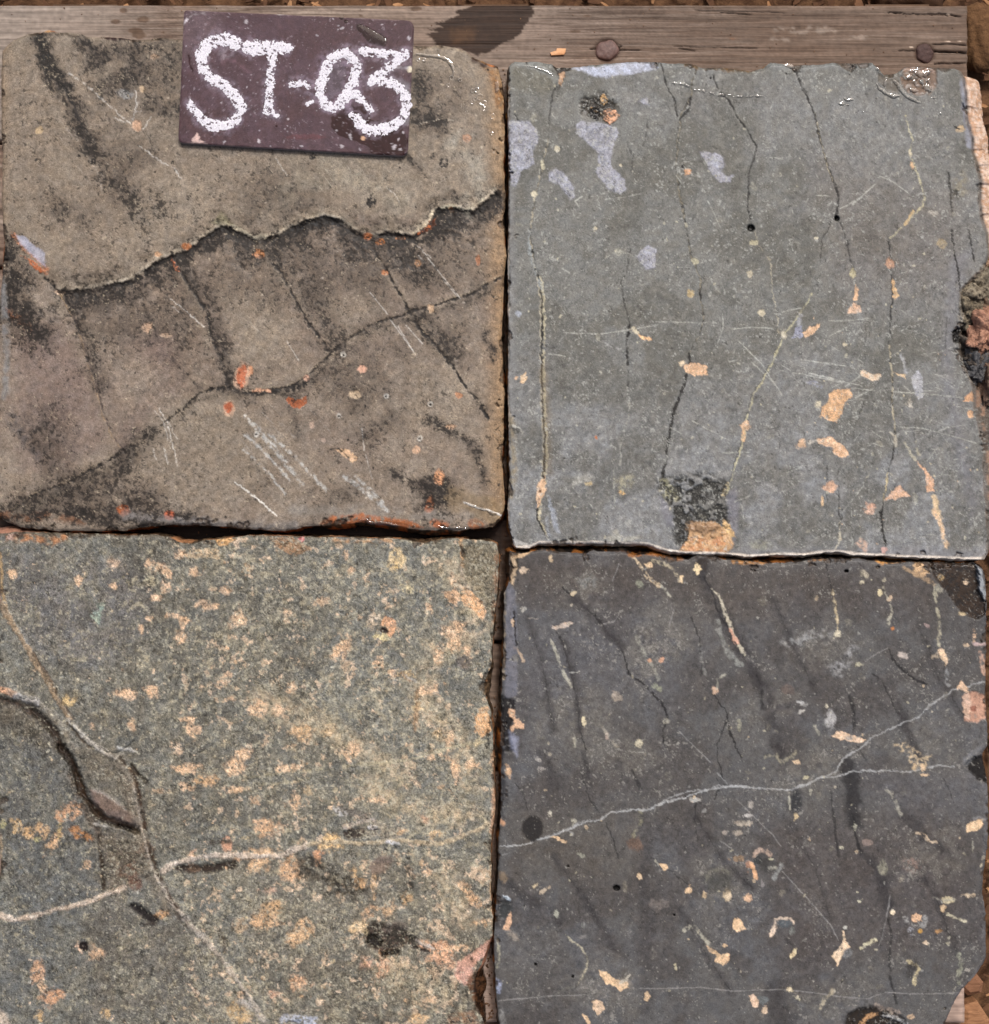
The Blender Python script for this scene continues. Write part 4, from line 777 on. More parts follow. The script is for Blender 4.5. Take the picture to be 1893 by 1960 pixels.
def side2o(x, y):
    o = 2.0 + 0 * x
    r = sst(1835, 1845, x) * sst(135, 160, y)
    o += r * (38 * (1 - sst(420, 520, y)) + 36 * sst(730, 760, y) * (1 - sst(1030, 1055, y)) + 5 * sst(480, 540, y) * (1 - sst(720, 760, y)))
    o += 5 * np.exp(-((x - 1400) / 90.) ** 2) * (y < 200)
    o += 4.5 * sst(1030, 1040, y) * (x < 1875)
    return o
def sp2(x, y, q, n1, n2, c, p, fl, w):
    r = (sst(1835, 1850, x) * sst(120, 150, y))
    up = r * (1 - sst(1020, 1045, y))
    pk = np.clip(up - .55 * np.exp(-((y - 660) / 70.) ** 2), 0, 1)[:, None]
    col = lin((222, 198, 178)) * (1 - sst(.42, .6, n2)[:, None]) + lin((196, 158, 128)) * sst(.42, .6, n2)[:, None]
    col = np.where((y > 490)[:, None], lin((150, 122, 102)) * (1 - sst(.45, .55, n1)[:, None]) + lin((92, 84, 76)) * sst(.45, .55, n1)[:, None], col)
    c = c * (1 - pk) + col * pk
    red = np.exp(-((x - 1868 - (y - 380) * .18) / 5.) ** 2) * sst(330, 370, y) * (1 - sst(440, 460, y)) * (q > .2)
    c = c * (1 - red[:, None] * .8) + lin((190, 84, 66)) * red[:, None] * .8
    p = p * (1 - pk[:, 0]) + .10 * pk[:, 0]; fl = fl + .5 * pk[:, 0]; w = w * (1 - .6 * pk[:, 0])
    bot = sst(1038, 1044, y) * (x > 980) * (x < 1885)
    m = (bot * (q < .3))[:, None] * .9
    c = c * (1 - m) + lin((220, 206, 184)) * m
    return c, p, fl, w
stone2 = stone_material('stone_grey', (46, 45, 43), (178, 178, 166), .34)
slab2 = build_slab('stone_slab', T2, R2, B2, L2, paint2, side2o, mk_side((84, 64, 42), (36, 30, 26), (150, 104, 50), special=sp2), 12, stone2,
           'mid grey stone slab with dry lavender patches, peach spots and a pink crusted right edge', jag=1.6, grit=(.52, (52, 51, 48), (180, 182, 174)))

# ======== slab 3 : olive grey, speckled all over with ochre
def paint3(x, y, ed):
    F = Field(x, y, (117, 117, 109), 23)
    big = fbm(x, y, 220, 4, 3); md = fbm(x, y, 70, 4, 7); sm = fbm(x, y, 22, 4, 5); fi = fbm(x, y, 9, 3, 6)
    F.field(sst(.42, .6, big) * .5, col=(94, 89, 78)); F.field(sst(.5, .34, md) * .45, col=(114, 114, 106))
    F.poly([(0, 1050), (260, 1080), (300, 1180), (180, 1290), (60, 1250), (0, 1150)], (100, 96, 96), a=.5, soft=40); F.poly([(-20, 1400), (100, 1420), (190, 1560), (220, 1700), (100, 1900), (-20, 1980)], (94, 96, 95), a=.6, soft=60)
    F.poly([(180, 1700), (420, 1780), (460, 1960), (150, 1960)], (98, 92, 84), a=.5, soft=40); F.poly([(420, 1640), (940, 1640), (940, 1960), (500, 1960)], (106, 98, 84), a=.45, soft=50)
    F.field(sst(.5, .66, sm) * .3, col=(76, 74, 66)); F.pep += .12 + .2 * sst(.5, .62, md); 
    dens = sst(200, 520, x + 160 * (big - .5)) * .8 + .25; dens = np.clip(dens + .3 * sst(1250, 1500, y) * (x > 350), 0, 1); dens *= 1 - .6 * ((x < 200) & (y > 1400))
    F.flk += .28 + .30 * dens * sst(.38, .6, fbm(x, y, 60, 3, 9))
    # clouds of pale and peach mottling
    n1 = fbm(x, y, 26, 5, 31, .62); n2 = fbm(x, y, 60, 3, 33)
    F.field(sst(.52, .62, n1 + .16 * (n2 - .5) + .05 * (dens - .6)) * .4, col=(128, 126, 112))
    n3 = fbm(x, y, 14, 4, 41, .65); n4 = fbm(x, y, 95, 3, 43)
    F.field(sst(.675, .74, n3 + .24 * (n4 - .5) + .20 * (dens - .8)) * .75, col=(206, 176, 140), h=-.0001)
    F.field(sst(.60, .66, fbm(x, y, 8, 4, 47, .65) + .20 * (fbm(x, y, 70, 3, 48) - .5) + .08 * (dens - .8)) * .6, col=(160, 154, 132))
    # smeared crust towards the right rim
    for pts in ([(860, 1090), (900, 1140), (915, 1200), (870, 1230)], [(840, 1240), (800, 1330), (880, 1420), (900, 1500)], [(700, 1500), (820, 1560), (900, 1560)], [(850, 1680), (890, 1760)], [(500, 1340), (640, 1400), (760, 1480)], [(740, 1860), (840, 1900)]):
        F.line(pts, 16, (206, 178, 140), a=.75, soft=16, brk=.50, bs=9, flk=.9); F.line(pts, 26, (150, 142, 118), a=.5, soft=20, brk=.42, bs=12)
    # hand placed deposits
    def pc(i, j, pts, col=(214, 168, 120), a=.92, brk=.30): F.poly(Q(i, j, pts), col, a=a, soft=1.6, brk=brk, bs=6, warp=1.4, h=-.0002)
    def pb(i, j, x_, y_, rx, ry=None, col=(212, 164, 118), ang=0, a=.92): p = Q(i, j, [(x_, y_)])[0]; F.blob(p[0], p[1], rx * .31, (ry or rx) * .31, ang, col=tuple(min(236, c + d) for c, d in zip(col, (8, 14, 16))), a=a * .96, soft=.42, rough=1.9, brk=.36, bs=5, h=-.0002)
    for t in ((0, 2, 820, 400, 44, 40, (196, 158, 124)), (0, 2, 95, 458, 32, 26), (0, 2, 568, 505, 18, 24), (0, 2, 820, 545, 26, 14), (0, 2, 1290, 325, 38, 26), (0, 2, 1120, 410, 34, 36), (0, 2, 1075, 390, 26, 20), (0, 2, 1210, 450, 24, 30), (0, 2, 1200, 550, 26, 26),
              (0, 2, 1075, 510, 34, 16, (190, 172, 130)), (0, 2, 1120, 630, 26, 16), (0, 2, 1080, 775, 18, 16), (0, 2, 1240, 760, 40, 14), (0, 2, 1330, 800, 22, 44), (0, 2, 1310, 915, 32, 30), (0, 2, 1720, 790, 46, 40, (222, 176, 130)), (0, 2, 1490, 690, 46, 22), (0, 2, 1400, 445, 32, 22),
              (0, 2, 1645, 575, 28, 20), (0, 2, 1020, 850, 14, 26), (0, 2, 700, 750, 26, 46, (150, 160, 142), 20), (0, 2, 480, 1380, 50, 30, (220, 178, 108), -40), (0, 2, 905, 1330, 60, 24), (0, 2, 1100, 1300, 34, 32), (0, 2, 940, 1545, 22, 40), (0, 2, 1640, 1200, 30, 20), (0, 2, 1585, 1255, 26, 20),
              (0, 2, 1390, 1590, 36, 36), (0, 2, 1340, 1515, 46, 16), (0, 2, 1860, 1440, 40, 40), (0, 2, 1665, 1355, 30, 20), (0, 2, 1290, 1740, 24, 20), (0, 2, 1770, 1750, 44, 20), (0, 2, 1340, 1860, 60, 24), (0, 2, 1690, 1860, 36, 40), (0, 2, 665, 1555, 18, 14),
              (1, 2, 1100, 345, 42, 46, (216, 178, 116)), (1, 2, 1100, 410, 12, 26, (210, 170, 100)), (1, 2, 735, 320, 12, 26), (1, 2, 770, 435, 16, 20), (1, 2, 570, 650, 36, 26, None, 0, .6), (1, 2, 315, 725, 22, 20), (1, 2, 935, 795, 36, 32, (206, 176, 140)), (1, 2, 1335, 700, 20, 36),
              (1, 2, 1190, 560, 40, 24, (196, 172, 120)), (1, 2, 690, 1010, 44, 44), (1, 2, 975, 910, 50, 18, (206, 180, 116)), (1, 2, 1490, 880, 50, 48), (1, 2, 1550, 830, 34, 34), (1, 2, 1510, 970, 40, 30), (1, 2, 1400, 1040, 26, 46), (1, 2, 1620, 1010, 24, 26), (1, 2, 1510, 500, 18, 30),
              (1, 2, 1170, 1190, 40, 26, (180, 144, 92)), (1, 2, 1330, 1300, 52, 24), (1, 2, 1380, 1270, 16, 26), (1, 2, 1075, 1175, 18, 18), (1, 2, 975, 1110, 24, 34), (1, 2, 340, 1290, 30, 26), (1, 2, 95, 1440, 38, 34), (1, 2, 265, 1440, 36, 40), (1, 2, 420, 1610, 56, 48, (196, 150, 100)), (1, 2, 600, 1600, 40, 30, (190, 152, 104)),
              (1, 2, 775, 1720, 52, 34), (1, 2, 760, 1770, 22, 34), (1, 2, 1490, 1690, 26, 66), (1, 2, 1410, 1610, 44, 26, (196, 158, 104)), (1, 2, 1520, 1850, 16, 50), (1, 2, 1340, 1780, 24, 18), (1, 2, 1640, 1820, 20, 22), (1, 2, 10, 1760, 30, 24), (1, 2, 330, 50 + 1800, 50, 14), (1, 2, 1250, 1430, 26, 50, (190, 160, 110)),
              (0, 3, 515, 370, 60, 36, (200, 140, 92), -20), (0, 3, 290, 490, 40, 40, (204, 150, 90)), (0, 3, 200, 520, 36, 32, (200, 150, 92)), (0, 3, 120, 480, 28, 36, (196, 150, 90)), (0, 3, 390, 580, 24, 60, (208, 152, 96), 35), (0, 3, 430, 490, 14, 50, (170, 140, 84)), (0, 3, 590, 530, 70, 24, (170, 104, 48), 25),
              (0, 3, 260, 570, 20, 20, (176, 160, 96)), (0, 3, 20, 450, 20, 20, (176, 160, 96)), (0, 3, 1490, 140, 60, 28, (206, 152, 96)), (0, 3, 1340, 60, 60, 22), (0, 3, 1690, 60, 46, 36), (0, 3, 1340, 190, 34, 20), (0, 3, 1730, 200, 60, 22), (0, 3, 1850, 280, 24, 20), (0, 3, 1150, 215, 50, 14, (176, 140, 104)),
              (0, 3, 1640, 590, 26, 36, (206, 140, 100)), (0, 3, 1380, 690, 20, 36, (206, 150, 110), 30), (0, 3, 1820, 690, 90, 26, (212, 156, 108)), (0, 3, 1880, 1160, 40, 46), (0, 3, 1740, 1190, 34, 36, (176, 142, 104)), (0, 3, 1175, 1100, 56, 20, (190, 134, 80), -20), (0, 3, 680, 1390, 44, 40, (200, 150, 104)), (0, 3, 595, 1340, 24, 26, (226, 176, 136)),
              (0, 3, 285, 1520, 44, 60, (204, 148, 104)), (0, 3, 380, 1700, 50, 42, (204, 140, 92)), (0, 3, 300, 1620, 26, 30), (0, 3, 285, 1840, 20, 40, (206, 156, 90)), (0, 3, 770, 1820, 30, 34, (186, 146, 92)), (0, 3, 1740, 1700, 20, 26), (0, 3, 1720, 1820, 60, 50, (186, 146, 92)), (0, 3, 630, 745, 20, 24),
              (1, 3, 340, 280, 46, 40), (1, 3, 180, 490, 66, 46, (208, 156, 108), 30), (1, 3, 130, 690, 76, 60, (212, 160, 106)), (1, 3, 325, 800, 60, 66, (206, 150, 98)), (1, 3, 195, 935, 46, 22, (206, 156, 122)), (1, 3, 200, 1060, 56, 40, (190, 140, 86)), (1, 3, 150, 1160, 64, 38, (204, 152, 100)),
              (1, 3, 400, 1200, 54, 60, (200, 152, 102)), (1, 3, 360, 1280, 40, 34, (200, 152, 102)), (1, 3, 620, 590, 66, 40, (222, 172, 104)), (1, 3, 540, 680, 22, 40, (206, 134, 82)), (1, 3, 850, 890, 46, 26, (206, 150, 90)), (1, 3, 800, 800, 18, 40, (200, 150, 90)), (1, 3, 895, 1090, 40, 34, (214, 156, 104)), (1, 3, 880, 1140, 22, 26),
              (1, 3, 820, 1200, 40, 34, (204, 164, 112)), (1, 3, 1410, 1380, 70, 66, (214, 150, 104)), (1, 3, 1540, 1340, 46, 20), (1, 3, 880, 1450, 36, 50, (206, 148, 110)), (1, 3, 1000, 1490, 30, 56, (206, 148, 104)), (1, 3, 410, 1600, 46, 40, (206, 150, 104)), (1, 3, 210, 1670, 24, 22, (196, 140, 106)), (1, 3, 1350, 1720, 50, 36), (1, 3, 1240, 1850, 66, 30, (206, 158, 104)),
              (1, 3, 1580, 900, 40, 26, (206, 154, 104), 40), (1, 3, 1650, 990, 60, 26, (206, 154, 104), 50), (1, 3, 1310, 410, 30, 26, (206, 150, 110)), (1, 3, 840, 270, 24, 16), (1, 3, 960, 275, 36, 22), (1, 3, 470, 200, 30, 30, (176, 144, 100)), (1, 3, 290, 60, 46, 18), (1, 3, 1530, 60, 20, 60), (1, 3, 1650, 30, 40, 16), (1, 3, 1140, 510, 26, 20, (206, 150, 90)),
              (1, 3, 1380, 530, 40, 22, (190, 150, 100)), (1, 3, 1040, 1060, 30, 40, (190, 146, 100)), (1, 3, 1180, 980, 24, 30, (196, 146, 90)), (1, 3, 940, 900, 16, 60, (196, 150, 100)), (1, 3, 1025, 1360, 30, 24, (206, 136, 70)), (1, 3, 1320, 790, 20, 26), (1, 3, 1720, 1160, 40, 20, (200, 152, 104))):
        t = list(t) + [None] * (9 - len(t)); i_, j_, a, b, rx, ry, col, ang, al = t[:9]
        pb(i_, j_, a, b, rx * 1.08, ry and ry * 1.08, col or (212, 164, 118), ang or 0, al or .92)
    pc(0, 2, [(1360, 290), (1500, 275), (1590, 300), (1570, 350), (1340, 350)], (200, 172, 130), .85); pc(1, 2, [(1580, 560), (1640, 590), (1700, 640), (1750, 720), (1730, 800), (1680, 740), (1610, 690), (1570, 640)], (222, 168, 116), .95, .2)
    pc(1, 2, [(1430, 590), (1520, 560), (1570, 620), (1530, 700), (1470, 660)], (200, 156, 112)); pc(1, 2, [(990, 790), (1030, 765), (1090, 800), (1100, 860), (1050, 915), (1020, 890), (1040, 850), (990, 830)], (220, 160, 112), .95, .15); F.blob(*Q(1, 2, [(1005, 868)])[0], 8, 5, 20, col=(50, 38, 34), a=.95, h=-.0015)
    pc(1, 2, [(1690, 1430), (1750, 1420), (1790, 1500), (1780, 1590), (1720, 1640), (1660, 1580)], (222, 168, 112), .95, .2); F.blob(*Q(1, 2, [(1755, 1670)])[0], 5, 14, 0, col=BLACK, a=.8, brk=.4, bs=4)
    F.blob(*Q(1, 2, [(975, 1122)])[0], 2.4, 2.4, 0, col=(30, 18, 10), a=1, h=-.002)
    F.blob(*Q(1, 2, [(1580, 1090)])[0], 18, 14, 0, col=(98, 92, 86), a=.85, soft=.25, flk=0, pep=0); F.blob(*Q(1, 2, [(1250, 540)])[0], 1, 1)
    # rims
    F.field((1 - sst(0, 9, y - 1023 + 9 * (sm - .5))) * .6, col=(84, 72, 58), wet=.6)
    F.line([(15, 1030), (60, 1030), (100, 1035), (125, 1028)], 7, (184, 116, 62), a=.75, soft=4, brk=.4, bs=9); F.blob(22, 1027, 9, 6, 0, col=(186, 150, 130), a=.8)
    F.poly(Q(0, 2, [(1550, 210), (1700, 205), (1620, 270), (1590, 265)]), (204, 152, 88), a=.9, brk=.25, bs=6); F.poly(Q(1, 2, [(190, 200), (340, 195), (490, 270), (460, 300), (370, 335), (250, 270)]), (176, 130, 88), a=.85, soft=2, brk=.3, bs=6, wet=.8, pep=.5); F.blob(*Q(1, 2, [(415, 210)])[0], 6, 5, 0, col=(214, 96, 100), a=.9)
    F.line(Q(1, 2, [(660, 215), (800, 225), (980, 225), (1060, 220)]), 4, (188, 136, 84), a=.75, soft=3, brk=.42, bs=8); F.line(Q(1, 2, [(1560, 200), (1570, 330), (1580, 400)]), 3, (206, 152, 90), a=.7, soft=2.5, brk=.4, bs=7); F.line(Q(1, 2, [(1560, 270), (1590, 340)]), 2.5, (56, 46, 38), a=.8, soft=2, h=-.0015)
    F.poly(Q(1, 2, [(1580, 260), (1800, 240), (1830, 420), (1790, 700), (1760, 680), (1650, 560), (1590, 460)]), (124, 112, 88), a=.5, soft=6, flk=.8, pep=.4, h=-.0012)
    F.line([(950, 1060), (948, 1140), (943, 1200)], 4, (150, 112, 82), a=.6, soft=3, brk=.42, bs=8); F.line([(946, 1440), (947, 1500), (948, 1560), (942, 1590)], 5, (204, 150, 106), a=.75, soft=3, brk=.36, bs=14); F.line([(942, 1600), (940, 1700), (943, 1780)], 3, (196, 156, 110), a=.7, soft=2, brk=.42, bs=9)
    F.line([(2, 1060), (3, 1120), (12, 1165)], 3, (188, 152, 96), a=.8, soft=2, brk=.36, bs=9); F.line([(2, 1600), (2, 1660)], 3, (176, 150, 110), a=.6, soft=2)
    F.poly(Q(1, 3, [(1520, 1540), (1540, 1440), (1640, 1390), (1760, 1290), (1790, 1300), (1740, 1400), (1650, 1480), (1640, 1600), (1590, 1620)]), (206, 150, 124), a=.9, soft=3, pep=0, flk=.3, h=-.001); F.poly(Q(1, 3, [(1600, 1580), (1680, 1500), (1690, 1800), (1640, 1700)]), (104, 72, 50), a=.8, soft=3, wet=1, brk=.3, bs=5)
    F.poly(Q(1, 3, [(1480, 1830), (1650, 1800), (1700, 1893), (1470, 1893)]), (150, 120, 96), a=.7, soft=4, brk=.4, bs=5, wet=1)
    # veins and folds, pale wet highlights painted along the ridges
    def v(p, w, col, a=.8, brk=.33, h=0, soft=1.8, bs=11, **k): F.line(p, w, col, a=a, soft=soft, brk=brk, bs=bs, h=h, **k)
    A = [(0, 1150), (14, 1178), (30, 1205), (45, 1230), (58, 1250), (75, 1280), (92, 1305), (104, 1330), (118, 1352), (135, 1375)]
    v(A, 5.5, (146, 128, 104), .9, .18, .0010); v([(a + 7, b) for a, b in A[4:]], 3, (70, 56, 42), .6)
    v([(130, 1378), (150, 1400), (170, 1418), (190, 1434), (210, 1448), (225, 1452)], 5, (176, 172, 162), .8, .25, .0016, 3); v([(128, 1385), (150, 1410), (175, 1432)], 3, (60, 48, 36), .6, .2, -.0015, 2)
    v([(0, 1318), (14, 1322), (28, 1330)], 6, (206, 150, 108), .85); v([(30, 1332), (50, 1338), (70, 1345)], 6, (176, 180, 186), .8, .2, .0014, 4, wet=1.0)
    F.poly([(0, 1335), (60, 1350), (100, 1380), (125, 1430), (110, 1440), (60, 1420), (0, 1400)], (84, 76, 64), a=.55, soft=24, warp=4, pep=.6)
    v([(62, 1352), (85, 1378), (105, 1400)], 6, (50, 48, 46), .8, .2, -.0028, 4)
    G = [(118, 1432), (134, 1452), (146, 1478), (152, 1500), (160, 1520), (178, 1545), (195, 1565), (225, 1575), (262, 1588)]
    v(G, 6.5, (40, 31, 24), .92, .12, -.0055, 5); v([(140, 1480), (158, 1530), (180, 1575), (190, 1600)], 12, (76, 58, 42), .6, .35, -.002, 6, pep=.6)
    F.poly([(172, 1510), (190, 1515), (225, 1535), (258, 1560), (268, 1580), (250, 1582), (205, 1565), (180, 1540)], (120, 104, 94), a=.9, soft=6, pep=0, flk=0, wet=.8, h=.002)
    F.poly([(160, 1430), (235, 1450), (255, 1500), (262, 1560), (190, 1510), (160, 1470)], (112, 104, 90), a=.5, soft=20, warp=3, flk=.6, h=.0026)
    v([(226, 1432), (250, 1436), (262, 1440)], 2.5, (196, 196, 190), .8, .35, .0012, 2, 5, wet=1.0); v([(252, 1462), (262, 1480), (280, 1495)], 3.5, (40, 32, 26), .85, .2, -.003, 3)
    v([(262, 1500), (264, 1560), (278, 1590)], 3, (66, 54, 42), .6, .35, -.001); F.poly([(190, 1600), (250, 1590), (290, 1640), (270, 1690), (215, 1720), (195, 1680)], (98, 86, 72), a=.6, soft=22, warp=4, pep=.7, flk=.8, h=-.0022)
    v([(188, 1600), (194, 1650), (200, 1700)], 3.5, (52, 42, 34), .8, .3, -.0018, 3); F.blob(280, 1628, 15, 14, 0, col=(110, 90, 74), a=.8, h=.0015); v([(238, 1670), (252, 1660), (262, 1700)], 10, (104, 60, 40), .6, .4, 0, 6)
    v([(180, 1578), (200, 1582)], 2.6, (190, 188, 180), .7, .3, 0, 2, 4); v([(230, 1580), (262, 1590)], 4, (30, 24, 20), .9, .15, -.003, 3)
    B = [(-6, 1752), (10, 1755), (28, 1760), (45, 1757), (75, 1751), (100, 1743), (130, 1736), (160, 1729), (190, 1717), (215, 1708), (240, 1700)]
    v(B, 4.6, (176, 160, 142), .92, .12, .0006, 2.0, 14); v(B, 2.2, (204, 192, 176), .6, .45, 0, 1.5, 8)
    C_ = [(308, 1668), (330, 1655), (352, 1648), (380, 1640), (410, 1637), (440, 1637), (466, 1638), (500, 1638), (535, 1638), (560, 1628), (590, 1616), (620, 1613), (650, 1610), (690, 1616), (730, 1612), (765, 1608), (800, 1612), (840, 1614), (870, 1606), (905, 1592), (935, 1578)]
    v(C_[:11], 4.8, (182, 166, 146), .95, .15, .0008); v(C_[10:], 4.0, (176, 158, 124), .95, .18, .0004); v([(410, 1637), (445, 1635), (470, 1638)], 4, (190, 176, 160), .6)
    v([(345, 1662), (380, 1665), (420, 1660), (450, 1655)], 7, (50, 42, 36), .85, .25, -.0025, 5); F.blob(370, 1662, 12, 8, 0, col=(112, 92, 74), a=.7)
    Dd = [(312, 1700), (330, 1728), (345, 1748), (362, 1770), (385, 1790), (405, 1812), (428, 1842), (448, 1868), (466, 1895), (490, 1930), (505, 1952)]
    v(Dd, 4.6, (166, 158, 146), .92, .22, .0010); v([(455, 1912), (480, 1925), (505, 1955)], 6, (176, 170, 160), .8, .2, .0008, 3); v([(338, 1750), (360, 1775)], 5, (60, 48, 38), .5, .42, -.0008)
    v([(480, 1505), (520, 1500), (560, 1497), (590, 1490)], 2.2, (150, 142, 116), .7, .38); v([(660, 1466), (700, 1462), (740, 1460), (780, 1456), (830, 1440), (870, 1428), (905, 1423), (930, 1418)], 3.2, (172, 164, 138), .9, .2)
    v([(470, 1488), (540, 1480), (640, 1470)], 2.0, (146, 138, 110), .6, .42); v([(770, 1290), (795, 1310), (800, 1345), (795, 1400)], 4.5, (140, 108, 76), .6, .4, -.0008); v([(775, 1292), (795, 1305)], 3, (196, 192, 182), .7, .3)
    v([(880, 1080), (892, 1120), (900, 1150)], 2, (176, 156, 130), .5)
    seam = [(225, 1452), (246, 1472), (260, 1505), (266, 1545), (276, 1590), (284, 1630), (296, 1668), (312, 1700), (335, 1738)]
    v([(a - 8, b) for a, b in seam], 13, (128, 118, 103), .55, .25, .0026, 9); v([(a + 4, b) for a, b in seam], 3.2, (62, 50, 40), .8, .30, -.0012, 3); v([(a - 3, b - 2) for a, b in seam[2:]], 2.4, (172, 162, 148), .6, .42)
    v([(0, 1338), (40, 1352), (80, 1378), (108, 1408), (122, 1438)], 6, (58, 48, 40), .75, .22, -.0026, 6, pep=.5); v([(20, 1325), (60, 1340), (100, 1368), (126, 1400), (146, 1440)], 7, (140, 134, 122), .5, .3, .0022, 6)
    # gouges, with white water glints painted beside them
    F.blob(728, 1655, 24, 15, -30, col=(124, 110, 98), a=.92, soft=.25, rough=.5, flk=0, pep=0, wet=.7, h=.0004)
    F.poly([(655, 1595), (675, 1585), (700, 1590), (690, 1605), (665, 1605)], (64, 56, 50), a=.9, soft=3, h=-.002); F.blob(712, 1584, 9, 5, 0, col=(206, 206, 208), a=.8, wet=1, h=.0008); F.line([(660, 1585), (690, 1572), (715, 1570)], 4, (204, 190, 176), a=.7, soft=3, brk=.42, bs=5, wet=1)
    F.line([(740, 1612), (762, 1616)], 4, (206, 208, 212), a=.8, soft=2.5, brk=.38, bs=4, wet=1); F.line([(700, 1590), (760, 1590)], 12, (150, 136, 120), a=.5, soft=8, brk=.42, bs=5, flk=1.0)
    F.poly([(692, 1790), (715, 1765), (760, 1775), (790, 1785), (800, 1805), (760, 1815), (735, 1830), (710, 1812)], (72, 60, 52), a=.75, soft=6, brk=.3, bs=9, pep=.8, h=-.003)
    F.blob(718, 1802, 16, 11, 20, col=(26, 21, 19), a=.95, soft=.3, h=-.004); F.line([(735, 1825), (760, 1822)], 4, (28, 22, 18), a=.9, soft=3, h=-.0025); F.blob(755, 1775, 24, 12, 0, col=(98, 88, 80), a=.7, soft=.4, flk=.3, h=.0008); F.line([(796, 1800), (830, 1816)], 2.6, (198, 192, 184), a=.8, soft=2, brk=.36, bs=5, wet=1); F.line([(790, 1812), (820, 1822)], 3, (40, 32, 28), a=.85, soft=2, h=-.001)
    F.line([(590, 1660), (640, 1690), (680, 1700)], 22, (66, 58, 48), a=.6, soft=14, brk=.42, bs=9, pep=.8, h=-.0008); F.line([(780, 1650), (785, 1700), (770, 1720)], 8, (58, 54, 48), a=.6, soft=5, brk=.45, bs=6, pep=.85)
    F.line([(255, 1735), (280, 1752), (298, 1762)], 7, (42, 38, 36), a=.9, soft=4, h=-.0022); F.line([(270, 1768), (300, 1770)], 2.4, (40, 34, 30), a=.7, soft=2); F.line([(420, 1785), (430, 1800), (428, 1820)], 5, (52, 42, 34), a=.7, soft=4, brk=.4, bs=6)
    F.blob(160, 1812, 7, 9, -20, col=(36, 30, 28), a=.9, h=-.0018); F.line([(650, 1550), (700, 1562)], 8, (104, 98, 92), a=.6, soft=4, flk=0); F.line([(1, 1940), (10, 1960)], 10, (190, 172, 150), a=.8, soft=4)
    F.line([(405, 1612), (440, 1610)], 5, (60, 54, 48), a=.6, soft=3, brk=.4); F.line([(640, 1550), (660, 1560)], 7, (206, 206, 204), a=.5, soft=3, brk=.5, bs=4, wet=1)
    F.line([(545, 1950), (580, 1950), (605, 1956)], 9, (196, 204, 220), a=.7, soft=4, brk=.46, bs=4, wet=1)
    F.line([(315, 1800), (318, 1870), (325, 1900)], .9, (60, 52, 46), a=.6, soft=1, brk=.36); F.line([(362, 1830), (370, 1890), (383, 1920)], .9, (60, 52, 46), a=.6, soft=1, brk=.36); F.line([(325, 1855), (335, 1890)], 1, (60, 52, 46), a=.6)
    scratches(F, 470, 1450, (460, 420), 120, -40, 13, .6, (176, 172, 158), .6, 34); scratches(F, 220, 1230, (120, 110), 30, -30, 16, .5, (166, 164, 158), .5, 40)
    spots(F, 620, (-5, 945, 1040, 1965), (.8, 2.4), [(196, 190, 168), (178, 176, 162), (200, 176, 138)], .85, 1.9); spots(F, 60, (300, 945, 1060, 1965), (1.6, 5.2), [(208, 164, 116), (196, 156, 108), (180, 160, 116)], .85, 2.0, .34)
    spots(F, 100, (-5, 945, 1040, 1965), (.8, 3), [(54, 50, 42), (62, 58, 50)], .7, 1.8)
    F.h += (big - .5) * .0036 + (md - .5) * .0028 + (sm - .5) * .0006 + (fi - .5) * .00035
    F.wet += .12 * (md - .5)
    return F
T3 = [(-8, 1022), (16, 1021), (48, 1019), (133, 1020), (239, 1023), (300, 1024), (322, 1028), (340, 1037), (353, 1041), (372, 1040), (390, 1033), (414, 1032), (451, 1029), (478, 1025), (520, 1025), (586, 1027), (679, 1029), (759, 1031), (785, 1036), (812, 1041),
      (838, 1033), (865, 1029), (918, 1033), (944, 1037), (951, 1041)]
R3 = [(951, 1041), (954, 1060), (955, 1083), (952, 1136), (947, 1175), (945, 1215), (942, 1255), (937, 1282), (926, 1308), (929, 1335), (939, 1361), (943, 1401), (945, 1454), (947, 1500), (948, 1537), (944, 1577), (940, 1617), (940, 1696), (943, 1763), (942, 1789), (934, 1810), (922, 1842),
      (908, 1870), (903, 1900), (908, 1925), (922, 1945), (928, 1965), (929, 1985), (925, 1996)]
B3 = [(-8, 2000), (300, 1998), (600, 2002), (925, 1996)]
L3 = [(-8, 1022), (-3, 1060), (0, 1100), (2, 1150), (-8, 1220), (-10, 1300), (-8, 1450), (0, 1600), (1, 1660), (-8, 1750), (-10, 1850), (-8, 2000)]
def side3o(x, y):
    o = 1.5 + 0 * x
    o += 13 * np.exp(-((y - 1310) / 26.) ** 2) * (x > 900)
    o += 26 * np.exp(-((y - 1895) / 42.) ** 2) * (x > 880) + 6 * np.exp(-((y - 1800) / 30.) ** 2) * (x > 900)
    o += 5 * np.exp(-((x - 350) / 40.) ** 2) * (y < 1060) + 7 * np.exp(-((x - 812) / 30.) ** 2) * (y < 1060) + 14 * np.exp(-((x - 10) / 36.) ** 2) * (y < 1060)
    return o
def sp3(x, y, q, n1, n2, c, p, fl, w):
    m = (np.exp(-((x - 0) / 60.) ** 2) * (y < 1060))[:, None]; c = c * (1 - m) + lin((176, 132, 110)) * m
    m = (sst(1780, 1800, y) * (1 - sst(1850, 1862, y)) * (x > 880))[:, None] * .85; c = c * (1 - m) + lin((196, 142, 116)) * m
    m = (sst(1852, 1862, y) * (1 - sst(1950, 1970, y)) * (x > 880))[:, None]; c = c * (1 - m) + (lin((84, 58, 40)) * (1 - sst(.4, .6, n2))[:, None] + lin((44, 32, 24)) * sst(.4, .6, n2)[:, None]) * m
    w = w * (1 - m[:, 0]) + m[:, 0]
    return c, p, fl, w
stone3 = stone_material('stone_speckled', (46, 43, 37), (178, 170, 140), .62)
